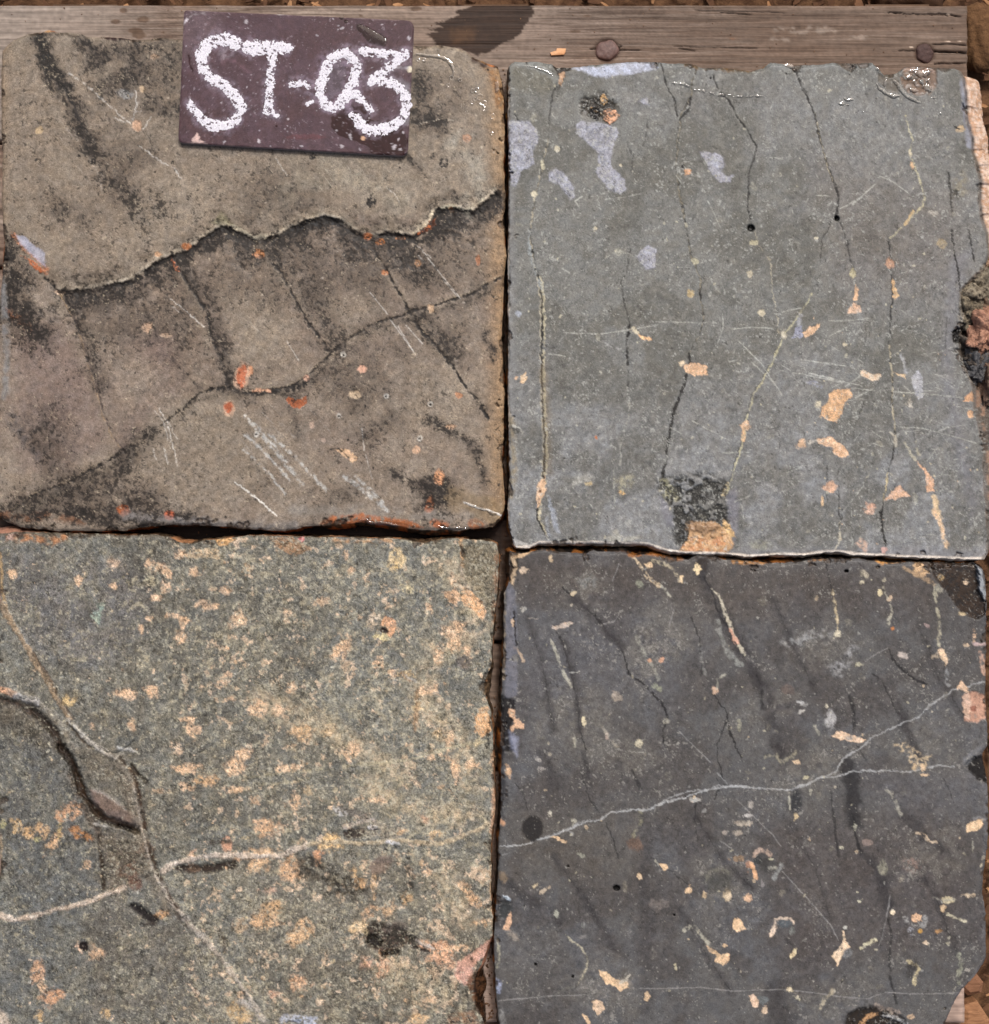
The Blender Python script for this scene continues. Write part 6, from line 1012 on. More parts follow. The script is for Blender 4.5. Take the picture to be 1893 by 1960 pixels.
    # rims, the wet film's bluish sky reflection painted as colour
    F.poly(Q(2, 2, [(150, 280), (230, 280), (220, 440), (200, 480), (150, 520), (140, 460), (165, 400)]), (48, 44, 38), a=.8, soft=3, brk=.3, bs=6); F.line(Q(2, 2, [(190, 340), (250, 330), (330, 280), (390, 265)]), 4, (206, 168, 120), a=.85, soft=2, brk=.34, bs=7); F.line(Q(2, 2, [(180, 350), (200, 420), (180, 520)]), 3.5, (204, 172, 130), a=.8, soft=2, brk=.36, bs=6)
    F.line(Q(2, 2, [(430, 270), (560, 270), (640, 280), (700, 300)]), 4, (190, 128, 62), a=.85, soft=2.5, brk=.38, bs=8, wet=.8); F.line(Q(2, 2, [(700, 275), (900, 285), (1050, 300)]), 4, (60, 40, 26), a=.85, soft=3, brk=.3); F.line(Q(2, 2, [(1030, 320), (1150, 310), (1260, 325), (1400, 350)]), 4, (150, 96, 44), a=.8, soft=2.5, brk=.4, bs=7, wet=.8)
    F.poly(Q(2, 2, [(1490, 330), (1540, 300), (1600, 310), (1590, 380), (1560, 440), (1520, 380)]), (56, 50, 46), a=.8, soft=3, brk=.35, bs=5); F.line(Q(3, 2, [(50, 375), (240, 385), (330, 365), (420, 350)]), 3, (196, 132, 62), a=.8, soft=2, brk=.4, bs=7, wet=.8); F.line(Q(3, 2, [(600, 365), (740, 350)]), 2.6, (176, 120, 60), a=.7, soft=2, brk=.42, bs=7); F.line(Q(3, 2, [(1050, 350), (1110, 375), (1250, 365)]), 3.5, (206, 140, 60), a=.85, soft=2, brk=.34, bs=6)
    F.poly([(970, 1110), (985, 1130), (990, 1200), (990, 1330), (965, 1340), (968, 1200)], (112, 113, 120), a=.85, soft=3.5, flk=0, wet=.9, warp=.5); F.line([(984, 1170), (985, 1210), (990, 1235)], 1.4, (44, 42, 42), a=.8); F.poly(Q(2, 2, [(165, 790), (190, 780), (190, 840), (175, 840)]), (216, 180, 140), a=.9)
    F.line([(964, 1130), (966, 1200), (963, 1300)], 2.8, (188, 166, 130), a=.7, soft=2, brk=.42, bs=8); F.poly([(958, 1330), (985, 1340), (985, 1362), (975, 1400), (985, 1440), (960, 1440)], (34, 32, 32), a=.85, soft=3, brk=.3, bs=7, h=-.001)
    F.poly(Q(2, 2, [(150, 1430), (190, 1440), (215, 1510), (265, 1540), (260, 1580), (190, 1570), (180, 1630), (165, 1560), (200, 1540), (160, 1480)]), (222, 172, 128), a=.95, soft=1.5, h=.0005); F.poly([(975, 1400), (992, 1412), (990, 1450), (978, 1430)], (158, 164, 184), a=.6, soft=5, wet=1); F.line([(960, 1400), (962, 1480), (965, 1530)], 6, (54, 54, 56), a=.6, soft=4, brk=.36, bs=8)
    F.line(Q(2, 3, [(90, 430), (115, 450)]), 5, (206, 150, 106), a=.85, soft=2); F.poly(Q(2, 3, [(80, 790), (130, 800), (150, 840), (120, 880), (85, 860)]), (128, 114, 96), a=.85, soft=2, brk=.3, bs=5, wet=.9); F.poly(Q(2, 3, [(100, 970), (140, 970), (175, 1000), (140, 1010)]), (176, 190, 200), a=.9, soft=1.5, wet=1, h=.001); F.poly(Q(2, 3, [(75, 1010), (180, 1020), (190, 1070), (120, 1130), (75, 1130)]), (60, 62, 62), a=.8, soft=3, brk=.3, bs=6, h=-.001)
    F.poly(Q(2, 3, [(130, 1140), (165, 1080), (170, 1150), (155, 1220), (105, 1210)]), (222, 172, 130), a=.92, soft=1.5); F.line(Q(2, 3, [(160, 1240), (210, 1280)]), 5, (150, 142, 130), a=.7, soft=3, brk=.42, bs=4); F.line([(952, 1800), (956, 1830), (952, 1850)], 2.5, (186, 182, 150), a=.7, soft=2, brk=.4, bs=6); F.poly([(950, 1870), (958, 1880), (958, 1900), (952, 1900)], (168, 176, 198), a=.8, soft=3); F.line([(956, 1930), (962, 1960)], 5, (150, 150, 146), a=.6, soft=4, brk=.42, bs=5)
    F.field((1 - sst(0, 12, 1890 - x + 10 * (md - .5))) * .5 * (y > 1500), col=(106, 108, 112), flk=0, wet=.8); F.line([(1878, 1850), (1855, 1880), (1835, 1905), (1815, 1950)], 4, (116, 116, 118), a=.7, soft=5, wet=.8)
    F.poly(Q(3, 2, [(1450, 370), (1560, 365), (1780, 380), (1810, 430), (1830, 600), (1865, 660), (1860, 760), (1800, 785), (1700, 740), (1610, 620), (1560, 560), (1500, 480)]), (60, 50, 42), a=.95, soft=2.5, pep=.6, flk=.35, wet=.8, h=-.0035)
    F.poly(Q(3, 2, [(1350, 385), (1410, 380), (1460, 450), (1410, 490), (1340, 460)]), (214, 170, 116), a=.9, soft=2, brk=.3, bs=6); F.line(Q(3, 2, [(1280, 420), (1340, 450), (1410, 480), (1500, 540)]), 3, (176, 144, 104), a=.7, soft=2, brk=.42, bs=6); F.blob(*Q(3, 2, [(1720, 520)])[0], 5, 6, 0, col=(222, 190, 150), a=.9); F.blob(*Q(3, 2, [(1545, 485)])[0], 6, 6, 0, col=(190, 156, 100), a=.8)
    F.poly(Q(3, 2, [(1790, 395), (1840, 430), (1870, 560), (1865, 650), (1830, 600), (1810, 500)]), (150, 156, 160), a=.9, soft=2, wet=.9, flk=.5, h=.0025); F.line(Q(3, 2, [(1500, 560), (1500, 640), (1530, 560)]), 1, (176, 170, 140), a=.7); F.line(Q(3, 2, [(1680, 740), (1720, 750)]), 2.6, (200, 176, 130), a=.8, soft=2)
    F.poly(Q(3, 3, [(1720, 20), (1760, -20), (1870, -40), (1880, 60), (1870, 150), (1820, 130), (1760, 80)]), (38, 36, 34), a=.92, soft=3, flk=.3, wet=.7, h=-.0035); F.poly(Q(3, 2, [(1700, 1830), (1720, 1780), (1800, 1720), (1850, 1700), (1800, 1760), (1730, 1850)]), (124, 126, 128), a=.7, soft=3, wet=.9)
    # hollow at the very bottom, pale water glints painted on its edge
    F.poly(Q(3, 3, [(880, 1820), (950, 1780), (1080, 1770), (1200, 1800), (1280, 1860), (1320, 1960), (850, 1980), (860, 1880)]), (50, 44, 38), a=.9, soft=5, brk=.25, bs=8, pep=.5, wet=1, h=-.003); F.line(Q(3, 3, [(970, 1893), (1010, 1840), (1080, 1820)]), 3, (200, 146, 90), a=.85, soft=2); F.line(Q(3, 3, [(1080, 1770), (1170, 1790), (1230, 1820)]), 4, (190, 170, 150), a=.75, soft=3, brk=.38, bs=6, wet=1); F.line(Q(3, 3, [(1130, 1830), (1230, 1850), (1300, 1893)]), 3, (206, 206, 204), a=.8, soft=2, brk=.38, bs=6, wet=1)
    F.blob(*Q(3, 3, [(1330, 1840)])[0], 7, 5, 0, col=(204, 170, 130), a=.8)
    scratches(F, 1420, 1500, (450, 430), 120, -40, 14, .4, (134, 133, 128), .5, 60, .1); scratches(F, 1150, 1220, (160, 130), 24, -50, 24, .4, (140, 138, 132), .5, 30)
    spots(F, 300, (965, 1885, 1080, 1960), (.7, 2.2), [(166, 165, 156), (150, 150, 144), (186, 180, 156)], .75, 2.2); spots(F, 24, (965, 1885, 1080, 1960), (1.6, 4.2), [(206, 180, 140), (186, 176, 150)], .8, 1.7)
    spots(F, 60, (965, 1885, 1080, 1960), (3, 8), [(120, 118, 112), (128, 124, 112)], .6, 1.8, .40); spots(F, 40, (965, 1885, 1080, 1960), (.8, 1.8), [(40, 38, 38)], .7)
    F.h += (fbm(x, y, 150, 3, 44) - .5) * .0006 + (sm - .5) * .00008
    F.field(1 - sst(0, 6, ed), wet=.7)
    return F
T4 = [(976, 1054), (986, 1058), (1000, 1060), (1034, 1053), (1066, 1056), (1119, 1060), (1135, 1054), (1172, 1056), (1193, 1053), (1215, 1063), (1252, 1061), (1292, 1069), (1318, 1072), (1337, 1061), (1358, 1062), (1385, 1071), (1436, 1075), (1470, 1079), (1523, 1076), (1576, 1070),
      (1643, 1070), (1709, 1078), (1749, 1076), (1800, 1077), (1863, 1078), (1880, 1088)]
R4 = [(1880, 1088), (1885, 1100), (1887, 1125), (1887, 1162), (1887, 1242), (1886, 1321), (1888, 1375), (1891, 1406), (1889, 1425), (1880, 1443), (1884, 1470), (1890, 1505), (1892, 1563), (1890, 1622), (1882, 1670), (1880, 1710), (1887, 1749), (1887, 1829), (1880, 1846), (1863, 1871), (1842, 1893), (1826, 1917), (1815, 1943), (1808, 1965), (1800, 1990)]
B4 = [(956, 2000), (1200, 1998), (1500, 2003), (1800, 1990)]
L4 = [(976, 1054), (974, 1082), (976, 1104), (973, 1120), (965, 1136), (965, 1215), (962, 1268), (960, 1335), (960, 1375), (959, 1420), (960, 1467), (958, 1563), (954, 1617), (953, 1696), (948, 1749), (946, 1802), (949, 1882), (954, 1960), (956, 2000)]
def side4o(x, y):
    o = 3.0 + 0 * x
    o += 5 * np.exp(-((y - 1400) / 60.) ** 2) * (x < 1000) + 4 * (y < 1100)
    return o
stone4 = stone_material('stone_charcoal', (44, 42, 41), (158, 156, 146), .30)
build_slab('stone_slab', T4, R4, B4, L4, paint4, side4o, mk_side((58, 48, 40), (28, 25, 23), (150, 96, 48), .6), 31, stone4,
           'charcoal stone slab crossed by a thin white vein, dotted with peach spots', jag=2.0, grit=(.50, (46, 44, 43), (156, 154, 146)))

# ---------------------------------------------------------------- timber platform
ZP = -.0303
def plank(parent, x0, x1, y0, y1, nx_, ny_, seed, paint=None, base=(132, 116, 104), z=ZP, th=.022, mat=None):
    """plank given in frame units at its own height; sides and sawn ends included"""
    xs = np.linspace(x0, x1, nx_); ys = np.linspace(y0, y1, ny_)
    X, Y = np.meshgrid(xs, ys)
    e = fbm(xs, xs * 0 + seed, 60, 3, seed) - .5
    wgt = (np.abs(np.linspace(-1, 1, ny_)) ** 3)[:, None]
    Y = Y + wgt * e[None, :] * 3
    ex = (fbm(ys, ys * 0 + seed, 14, 3, seed + 1) - .5) * 5
    X = X + ex[:, None] * (np.linspace(0, 1, nx_) ** 30)[None, :]
    x, y = X.ravel(), Y.ravel()
    F = Field(x, y, base, seed)
    gr = fbm(x * .04, y, 7, 4, seed + 3); g2 = fbm(x * .02, y, 30, 3, seed + 4)
    F.field(sst(.5, .7, gr) * .35, col=(104, 86, 72)); F.field(sst(.5, .35, g2) * .35, col=(160, 146, 132))
    F.field(sst(.6, .9, fbm(x, y, 160, 3, seed + 6) + .1) * .5, col=(118, 96, 80))
    fl_ = fbm(x * .02 + fbm(x, y, 90, 2, seed) * 2, y + 5 * fbm(x, y, 200, 2, seed + 2), 3.4, 3, seed + 9, .7); f2_ = fbm(x * .05, y, 1.9, 2, seed + 8)
    F.field(sst(.56, .72, fl_) * .65, col=(76, 60, 50)); F.field(sst(.60, .78, f2_) * .45, col=(84, 68, 56)); F.field(sst(.40, .26, fl_) * .45, col=(176, 162, 148))
    F.c *= (1 + .35 * (np.random.RandomState(seed).rand(x.size) - .5))[:, None]
    F.wet[:] = .1
    ed = np.minimum(np.minimum(y - y.min(), y.max() - y), np.minimum(x - x.min(), x.max() - x))
    F.h = -.0012 * (1 - sst(0, 5, ed)) - .00035 * sst(.45, .7, gr) - .0002
    if paint: paint(F)
    zz = z + np.minimum(F.h, 0)
    s = K * (H - z) / H
    top = np.stack([(x - CX) * s, (CY - y) * s, zz], 1)
    idx = np.arange(nx_ * ny_).reshape(ny_, nx_)
    f = np.stack([idx[:-1, :-1], idx[1:, :-1], idx[1:, 1:], idx[:-1, 1:]], -1).reshape(-1, 4)
    ring = np.concatenate([idx[0, :-1], idx[:-1, -1], idx[-1, :0:-1], idx[:0:-1, 0]])
    low = top[ring].copy(); low[:, 2] = z - th
    cur = np.arange(len(top), len(top) + len(ring))
    f = np.concatenate([f, np.stack([ring, np.roll(ring, -1), np.roll(cur, -1), cur], 1)])
    v = np.concatenate([top, low]); c = np.concatenate([F.c, np.tile(lin((92, 70, 54)), (len(ring), 1))]) * ALB
    w = np.concatenate([F.wet, np.zeros(len(ring))])
    me = new_mesh('plank', v, f, dict(pigment=np.clip(c, 0, 1), film=w))
    return link('plank', me, mat, parent)
wood = wood_material('weathered_wood')
platform = link('timber_platform', None, label='weathered timber platform of nailed planks under the four stone slabs', cat='platform')
def paint_top(F):
    F.field((1 - sst(100, 340, F.x)) * .75, col=(158, 147, 135)); F.field(sst(1000, 1500, F.x) * .6, col=(104, 86, 72)); F.field(sst(380, 900, F.x) * (1 - sst(900, 1200, F.x)) * .5, col=(150, 134, 120))
    wet = [(818, 66), (840, 62), (822, 56), (850, 50), (830, 44), (880, 30), (870, 22), (900, 10), (935, 4), (1000, 6), (1022, 14), (1018, 30), (1012, 40), (1000, 60), (980, 74), (962, 82), (940, 98), (915, 104), (880, 92), (838, 86), (830, 76)]
    F.poly(wet, (56, 41, 31), a=.95, soft=2.6, warp=1.6, wet=.7); F.poly([(860, 55), (910, 50), (905, 80), (865, 85)], (92, 66, 42), a=.5, soft=8)
    for a, b, rx, ry in ((236, 20, 8, 5), (274, 37, 12, 6), (222, 41, 9, 4), (259, 58, 13, 5), (265, 66, 14, 8), (150, 6, 40, 5), (770, 47, 14, 4), (795, 16, 12, 5), (312, 62, 3, 2), (690, 30, 3, 2), (1100, 60, 10, 3), (1125, 30, 8, 2)):
        F.blob(a, b, rx, ry, 0, col=(96, 76, 60), a=.85, rough=.5, wet=.6)
    for a, b in ((1500, 55), (1530, 60), (1563, 52), (1580, 58), (1490, 75), (1640, 70)):
        F.line([(a - 14, b), (a + 18, b + 1)], 4, (168, 154, 140), a=.5, soft=3, brk=.45, bs=6)
    F.line([(1700, 24), (1760, 27), (1840, 30)], .8, (48, 34, 26), a=.9, soft=1, h=-.002)
    for p, w, a in (([(1790, 98), (1815, 99), (1850, 101)], 1.6, .95), ([(1785, 85), (1820, 84), (1850, 87)], 1.0, .7), ([(1720, 96), (1750, 97)], .8, .6), ([(1190, 86), (1180, 95), (1225, 96)], 1.0, .7), ([(1130, 94), (1142, 92)], .9, .7), ([(1790, 122), (1850, 120)], 1.0, .7), ([(1300, 92), (1330, 97)], .8, .6), ([(1290, 88), (1400, 91), (1450, 93)], .7, .5), ([(1380, 24), (1440, 28)], .7, .6), ([(1330, 20), (1500, 24)], .6, .5)):
        F.line(p, w, (44, 32, 26), a=a, soft=.9, warp=.3, h=-.0025)
    for cx, cy, r in ((1162, 96, 24), (1770, 102, 20)):
        d = np.hypot((F.x - cx), (F.y - cy)); m = (1 - sst(r * .75, r * 1.15, d)); F.field(m * .7, col=(70, 52, 44)); F.h -= .0016 * m
    for a, b in ((1838, 79), (1815, 79), (1815, 27), (1745, 90)):
        F.blob(a, b, 4, 1.4, 0, col=(216, 190, 160), a=.8)
    F.blob(1402, 74, 9, 2.5, 5, col=(120, 80, 50), a=.4)
p_top = plank(platform, -60, 1852, 10, 268, 560, 170, 5, paint_top, (131, 116, 104), mat=wood)
seams = [(276, 508), (516, 742), (750, 986), (994, 1226), (1234, 1470), (1478, 1712), (1720, 1958), (1966, 2200)]
for k, (a, b) in enumerate(seams):
    def pp(F, k=k):
        if k == 7 - 1: F.field(sst(1500, 1800, F.y) * .8, col=(186, 158, 138))  # brighter sunlit wood painted into this plank
        if k in (3, 4): F.field((1 - sst(1060, 1100, F.y)) * (F.x < 960) * .85, col=(48, 36, 29), wet=.6)  # deep shade under the slab joint painted into the wood
        if k in (3, 4): F.field(np.exp(-((F.x - 965) / 14.) ** 2) * .4, col=(66, 50, 40))  # shade of the gap between slabs painted as a darker strip
        if k >= 5: F.field(np.full(F.x.size, .6), col=(184, 152, 132))  # pinkish sunlit tone of the lower planks put into their colour
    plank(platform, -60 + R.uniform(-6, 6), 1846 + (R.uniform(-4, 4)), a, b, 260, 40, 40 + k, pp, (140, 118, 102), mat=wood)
# cross bearers beneath
for bx in (180, 950, 1700):
    s = K * (H + .08) / H
    me = bpy.data.meshes.new('bearer')
    x0, x1, y0, y1 = (bx - 60 - CX) * s, (bx + 60 - CX) * s, (CY - 2150) * s, (CY - 30) * s
    z1, z0 = ZP - .0225, -.078
    vs = [(x, y, z) for z in (z0, z1) for x, y in ((x0, y0), (x1, y0), (x1, y1), (x0, y1))]
    fs = [(0, 3, 2, 1), (4, 5, 6, 7), (0, 1, 5, 4), (1, 2, 6, 5), (2, 3, 7, 6), (3, 0, 4, 7)]
    me = new_mesh('bearer', vs, fs, dict(pigment=np.tile(lin((96, 76, 60)), (8, 1)), film=np.zeros(8)), smooth=False)
    link('bearer', me, wood, platform)
# nails: worn heads sunk in the grain
def nail(cx, cy, r, mat, seed):
    n, rings = 40, 9
    vs = []; fs = []
    for k in range(rings + 1):
        q = k / rings
        for i in range(n):
            a = 2 * math.pi * i / n
            rr = r * q * (1 + .10 * math.sin(2 * a + seed) + .05 * math.sin(5 * a + seed * 2))
            z = .0016 * (1 - q ** 4) - (.004 if k == rings else 0) + .0007 * (float(vn(np.array(q * math.cos(a) * 9 + 40), np.array(q * math.sin(a) * 9 + 40), 2.2, int(seed))) - .5)
            vs.append((rr * K * math.cos(a), rr * K * math.sin(a), z))
    for k in range(rings):
        for i in range(n):
            j = (i + 1) % n
            fs.append((k * n + i, (k + 1) * n + i, (k + 1) * n + j, k * n + j))
    me = new_mesh('nail', vs, fs)
    return link('nail', me, mat, p_top, loc=W(cx, cy, ZP - .0008))
nail(1162, 96, 23, plain_material('nail_rust', (116, 90, 82), (86, 64, 58), 500, .55, .5, .0006), 1.0)['label'] = 'worn oval nail head flush with the plank'
nail(1770, 102, 19.5, plain_material('nail_rust_dark', (84, 62, 56), (62, 44, 40), 500, .7, .6, .0008), 4.0)['label'] = 'dark rusty nail head near the plank end'

# ---------------------------------------------------------------- chalk sign
SZ = .0052
sc = [(352, 19), (793, 39), (780, 299), (341, 273)]
def rounded(P, r, n=8):
    out = []
    m = len(P)
    for i in range(m):
        p0, p1, p2 = np.array(P[i - 1], float), np.array(P[i], float), np.array(P[(i + 1) % m], float)
        a = p1 + (p0 - p1) / np.linalg.norm(p0 - p1) * r[i]; b = p1 + (p2 - p1) / np.linalg.norm(p2 - p1) * r[i]
        for t in np.linspace(0, 1, n):
            out.append(tuple((1 - t) ** 2 * a + 2 * t * (1 - t) * p1 + t * t * b))
    return out
outline = rounded(sc, (8, 17, 17, 11))
STROKES = {
 'S': [(Q(0, 0, [(1695, 318), (1640, 285), (1570, 285), (1490, 325), (1450, 400), (1455, 490), (1520, 560), (1620, 620), (1700, 700), (1735, 780), (1705, 860), (1620, 905), (1540, 910), (1460, 865), (1415, 810), (1378, 752)]), 11.5, 9)],
 'T': [(Q(0, 0, [(1795, 345), (1893, 345)]) + Q(1, 0, [(130, 340), (220, 338), (305, 345)]), 11.5, 11), (Q(1, 0, [(200, 370), (196, 500), (188, 640), (182, 760), (180, 800)]), 8, 8), (Q(1, 0, [(150, 805), (200, 815), (250, 840)]), 4, 2.5)],
 'dash': [(Q(1, 0, [(345, 605), (385, 605), (430, 600), (465, 635)]), 7.5, 4), (Q(1, 0, [(460, 752), (500, 735)]), 4, 2)],
 '0': [(Q(1, 0, [(700, 385), (640, 420), (590, 500), (560, 590), (545, 680), (580, 750), (640, 785), (690, 760), (740, 690), (790, 600), (815, 510), (790, 430), (740, 378), (695, 385)]), 9.5, 9.5), (Q(1, 0, [(770, 620), (820, 700), (880, 750), (915, 795)]), 8, 4)],
 '3': [(Q(1, 0, [(850, 365), (930, 385), (1060, 392), (1165, 385)]), 8, 7.5), (Q(1, 0, [(1150, 400), (1070, 465), (990, 525), (930, 575)]), 9, 8.5), (Q(1, 0, [(925, 590), (1010, 580), (1100, 610), (1160, 680), (1175, 760), (1150, 850), (1080, 905), (980, 935), (890, 935), (830, 890), (785, 830)]), 9, 8.5)],
}
def in_sign_paint(x, y):
    F = Field(x, y, (80, 61, 66), 51, .6)
    n1 = fbm(x, y, 60, 4, 3); n2 = fbm(x, y, 14, 4, 6)
    F.field(sst(.45, .65, n1) * .45, col=(94, 75, 82)); F.field(sst(.5, .66, n2) * .35, col=(80, 58, 58)); F.field(sst(.45, .3, n1) * .4, col=(82, 60, 60))
    F.wet[:] = .25; F.flk += .18
    F.poly([(341, 19), (420, 20), (420, 60), (345, 120)], (116, 100, 104), a=.45, soft=26)
    wet = Q(1, 0, [(630, 850), (690, 800), (760, 770), (860, 765), (905, 830), (920, 870), (1030, 880), (1130, 880), (1150, 960), (1190, 1000), (1160, 1130), (900, 1120), (905, 1070), (870, 1040), (760, 1010), (690, 980), (630, 920)])
    F.poly(wet, (52, 32, 32), a=.95, soft=2.2, warp=1.2, wet=.85, flk=.03)
    F.poly(Q(1, 0, [(805, 180), (830, 172), (880, 190), (950, 228), (1022, 268), (1036, 305), (1010, 338), (960, 330), (895, 300), (850, 240), (815, 215)]), (50, 30, 30), a=.95, soft=1.4, wet=.9, flk=0)
    for a, b, r in ((705, 122, 20), (735, 153, 14), (422, 105, 8), (236, 908, 8)):
        p = Q(1, 0, [(a, b)])[0]; F.blob(p[0], p[1], r * .27, r * .27, 0, col=(48, 28, 28), a=.9, rough=.3, wet=1)
    F.line(Q(0, 0, [(1358, 400), (1370, 450), (1385, 510)]), 3, (50, 28, 30), a=.85, soft=2, wet=.9)
    # chalk dust
    for st_ in STROKES.values():
        for pts, r0, r1 in st_:
            F.line(pts, r0 + 5, (132, 120, 132), a=.55, soft=5, brk=.46, bs=7)
    F.poly(Q(1, 0, [(540, 400), (700, 330), (860, 420), (860, 620), (760, 800), (560, 790), (480, 660)]), (140, 124, 140), a=.5, soft=12, brk=.40, bs=8)
    F.poly(Q(1, 0, [(600, 540), (680, 430), (740, 480), (720, 640), (620, 730), (590, 640)]), (86, 78, 84), a=.6, soft=5)
    F.poly(Q(0, 0, [(1560, 380), (1640, 340), (1680, 400), (1600, 440)]), (142, 132, 140), a=.55, soft=6, brk=.4); F.line(Q(0, 0, [(1600, 440), (1700, 450), (1800, 520)]), 4, (120, 92, 100), a=.5, soft=4, brk=.42); F.line(Q(1, 0, [(1060, 500), (1200, 480)]), 9, (112, 98, 104), a=.6, soft=6)
    F.poly(Q(1, 0, [(1060, 560), (1200, 600), (1200, 900), (1160, 900), (1180, 720), (1110, 610)]), (150, 150, 154), a=.45, soft=5)
    F.line(Q(1, 0, [(210, 85), (260, 98), (315, 90)]), 2.5, (206, 200, 196), a=.9, soft=1.5); F.poly(Q(0, 0, [(1380, 1010), (1420, 960), (1440, 985), (1430, 1010), (1475, 1025), (1430, 1035), (1390, 1030)]), (206, 180, 172), a=.9, soft=1.2); F.line(Q(0, 0, [(1310, 1028), (1400, 1033), (1500, 1040)]), 1.5, (190, 170, 162), a=.7, soft=1.2, brk=.4)
    F.line(Q(0, 0, [(1320, 170), (1380, 110), (1470, 90)]), 2, (160, 152, 152), a=.6, soft=2, brk=.4, bs=5); F.blob(*Q(1, 0, [(1197, 500)])[0], 5.5, 6, 0, col=(222, 214, 188), a=.95, rough=.4); F.line(Q(1, 0, [(1090, 490), (1180, 490)]), 1.8, (180, 176, 180), a=.6, soft=2)
    for i_, a, b, r in ((1, 15, 158, 12), (1, 708, 205, 14), (1, 685, 185, 9), (1, 528, 255, 9), (1, 1190, 275, 16), (1, 1090, 180, 8), (1, 108, 1018, 14), (1, 415, 1055, 12), (1, 705, 1055, 14), (1, 770, 990, 20), (1, 1085, 1052, 24), (1, 1130, 1078, 14), (1, 1115, 1003, 9), (1, 1150, 955, 8), (1, 668, 940, 8), (1, 905, 852, 8), (0, 1775, 155, 16), (0, 1770, 205, 8), (0, 1865, 1020, 16), (0, 1615, 1020, 12), (0, 1597, 740, 7),
                        (0, 1780, 625, 8), (0, 1345, 145, 14), (0, 1335, 155, 16), (1, 680, 215, 7), (1, 320, 858, 8), (1, 300, 930, 6)):
        p = Q(i_, 0, [(a, b)])[0]; F.blob(p[0], p[1], r * .24, r * .18, R.uniform(0, 180), col=(196, 190, 194), a=.75, rough=1.6)
    p = Q(1, 0, [(858, 996)])[0]; F.blob(p[0], p[1], 4, 4, 0, col=(222, 170, 126), a=.9)
    F.blob(*Q(1, 0, [(450, 985)])[0], 40, 5, 0, col=(108, 58, 58), a=.35); spots(F, 150, (345, 790, 25, 298), (.6, 1.5), [(190, 184, 190), (160, 150, 156)], .8)
    for a, b, c_, d_ in sc_edges:
        F.line([(a, b), (c_, d_)], 1.4, (140, 124, 122), a=.5, soft=1.2, brk=.45, bs=7)
    F.h += (n1 - .5) * .00012 + (n2 - .5) * .00004
    return F
sc_edges = [sc[0] + sc[1], sc[1] + sc[2], sc[2] + sc[3], sc[3] + sc[0]]
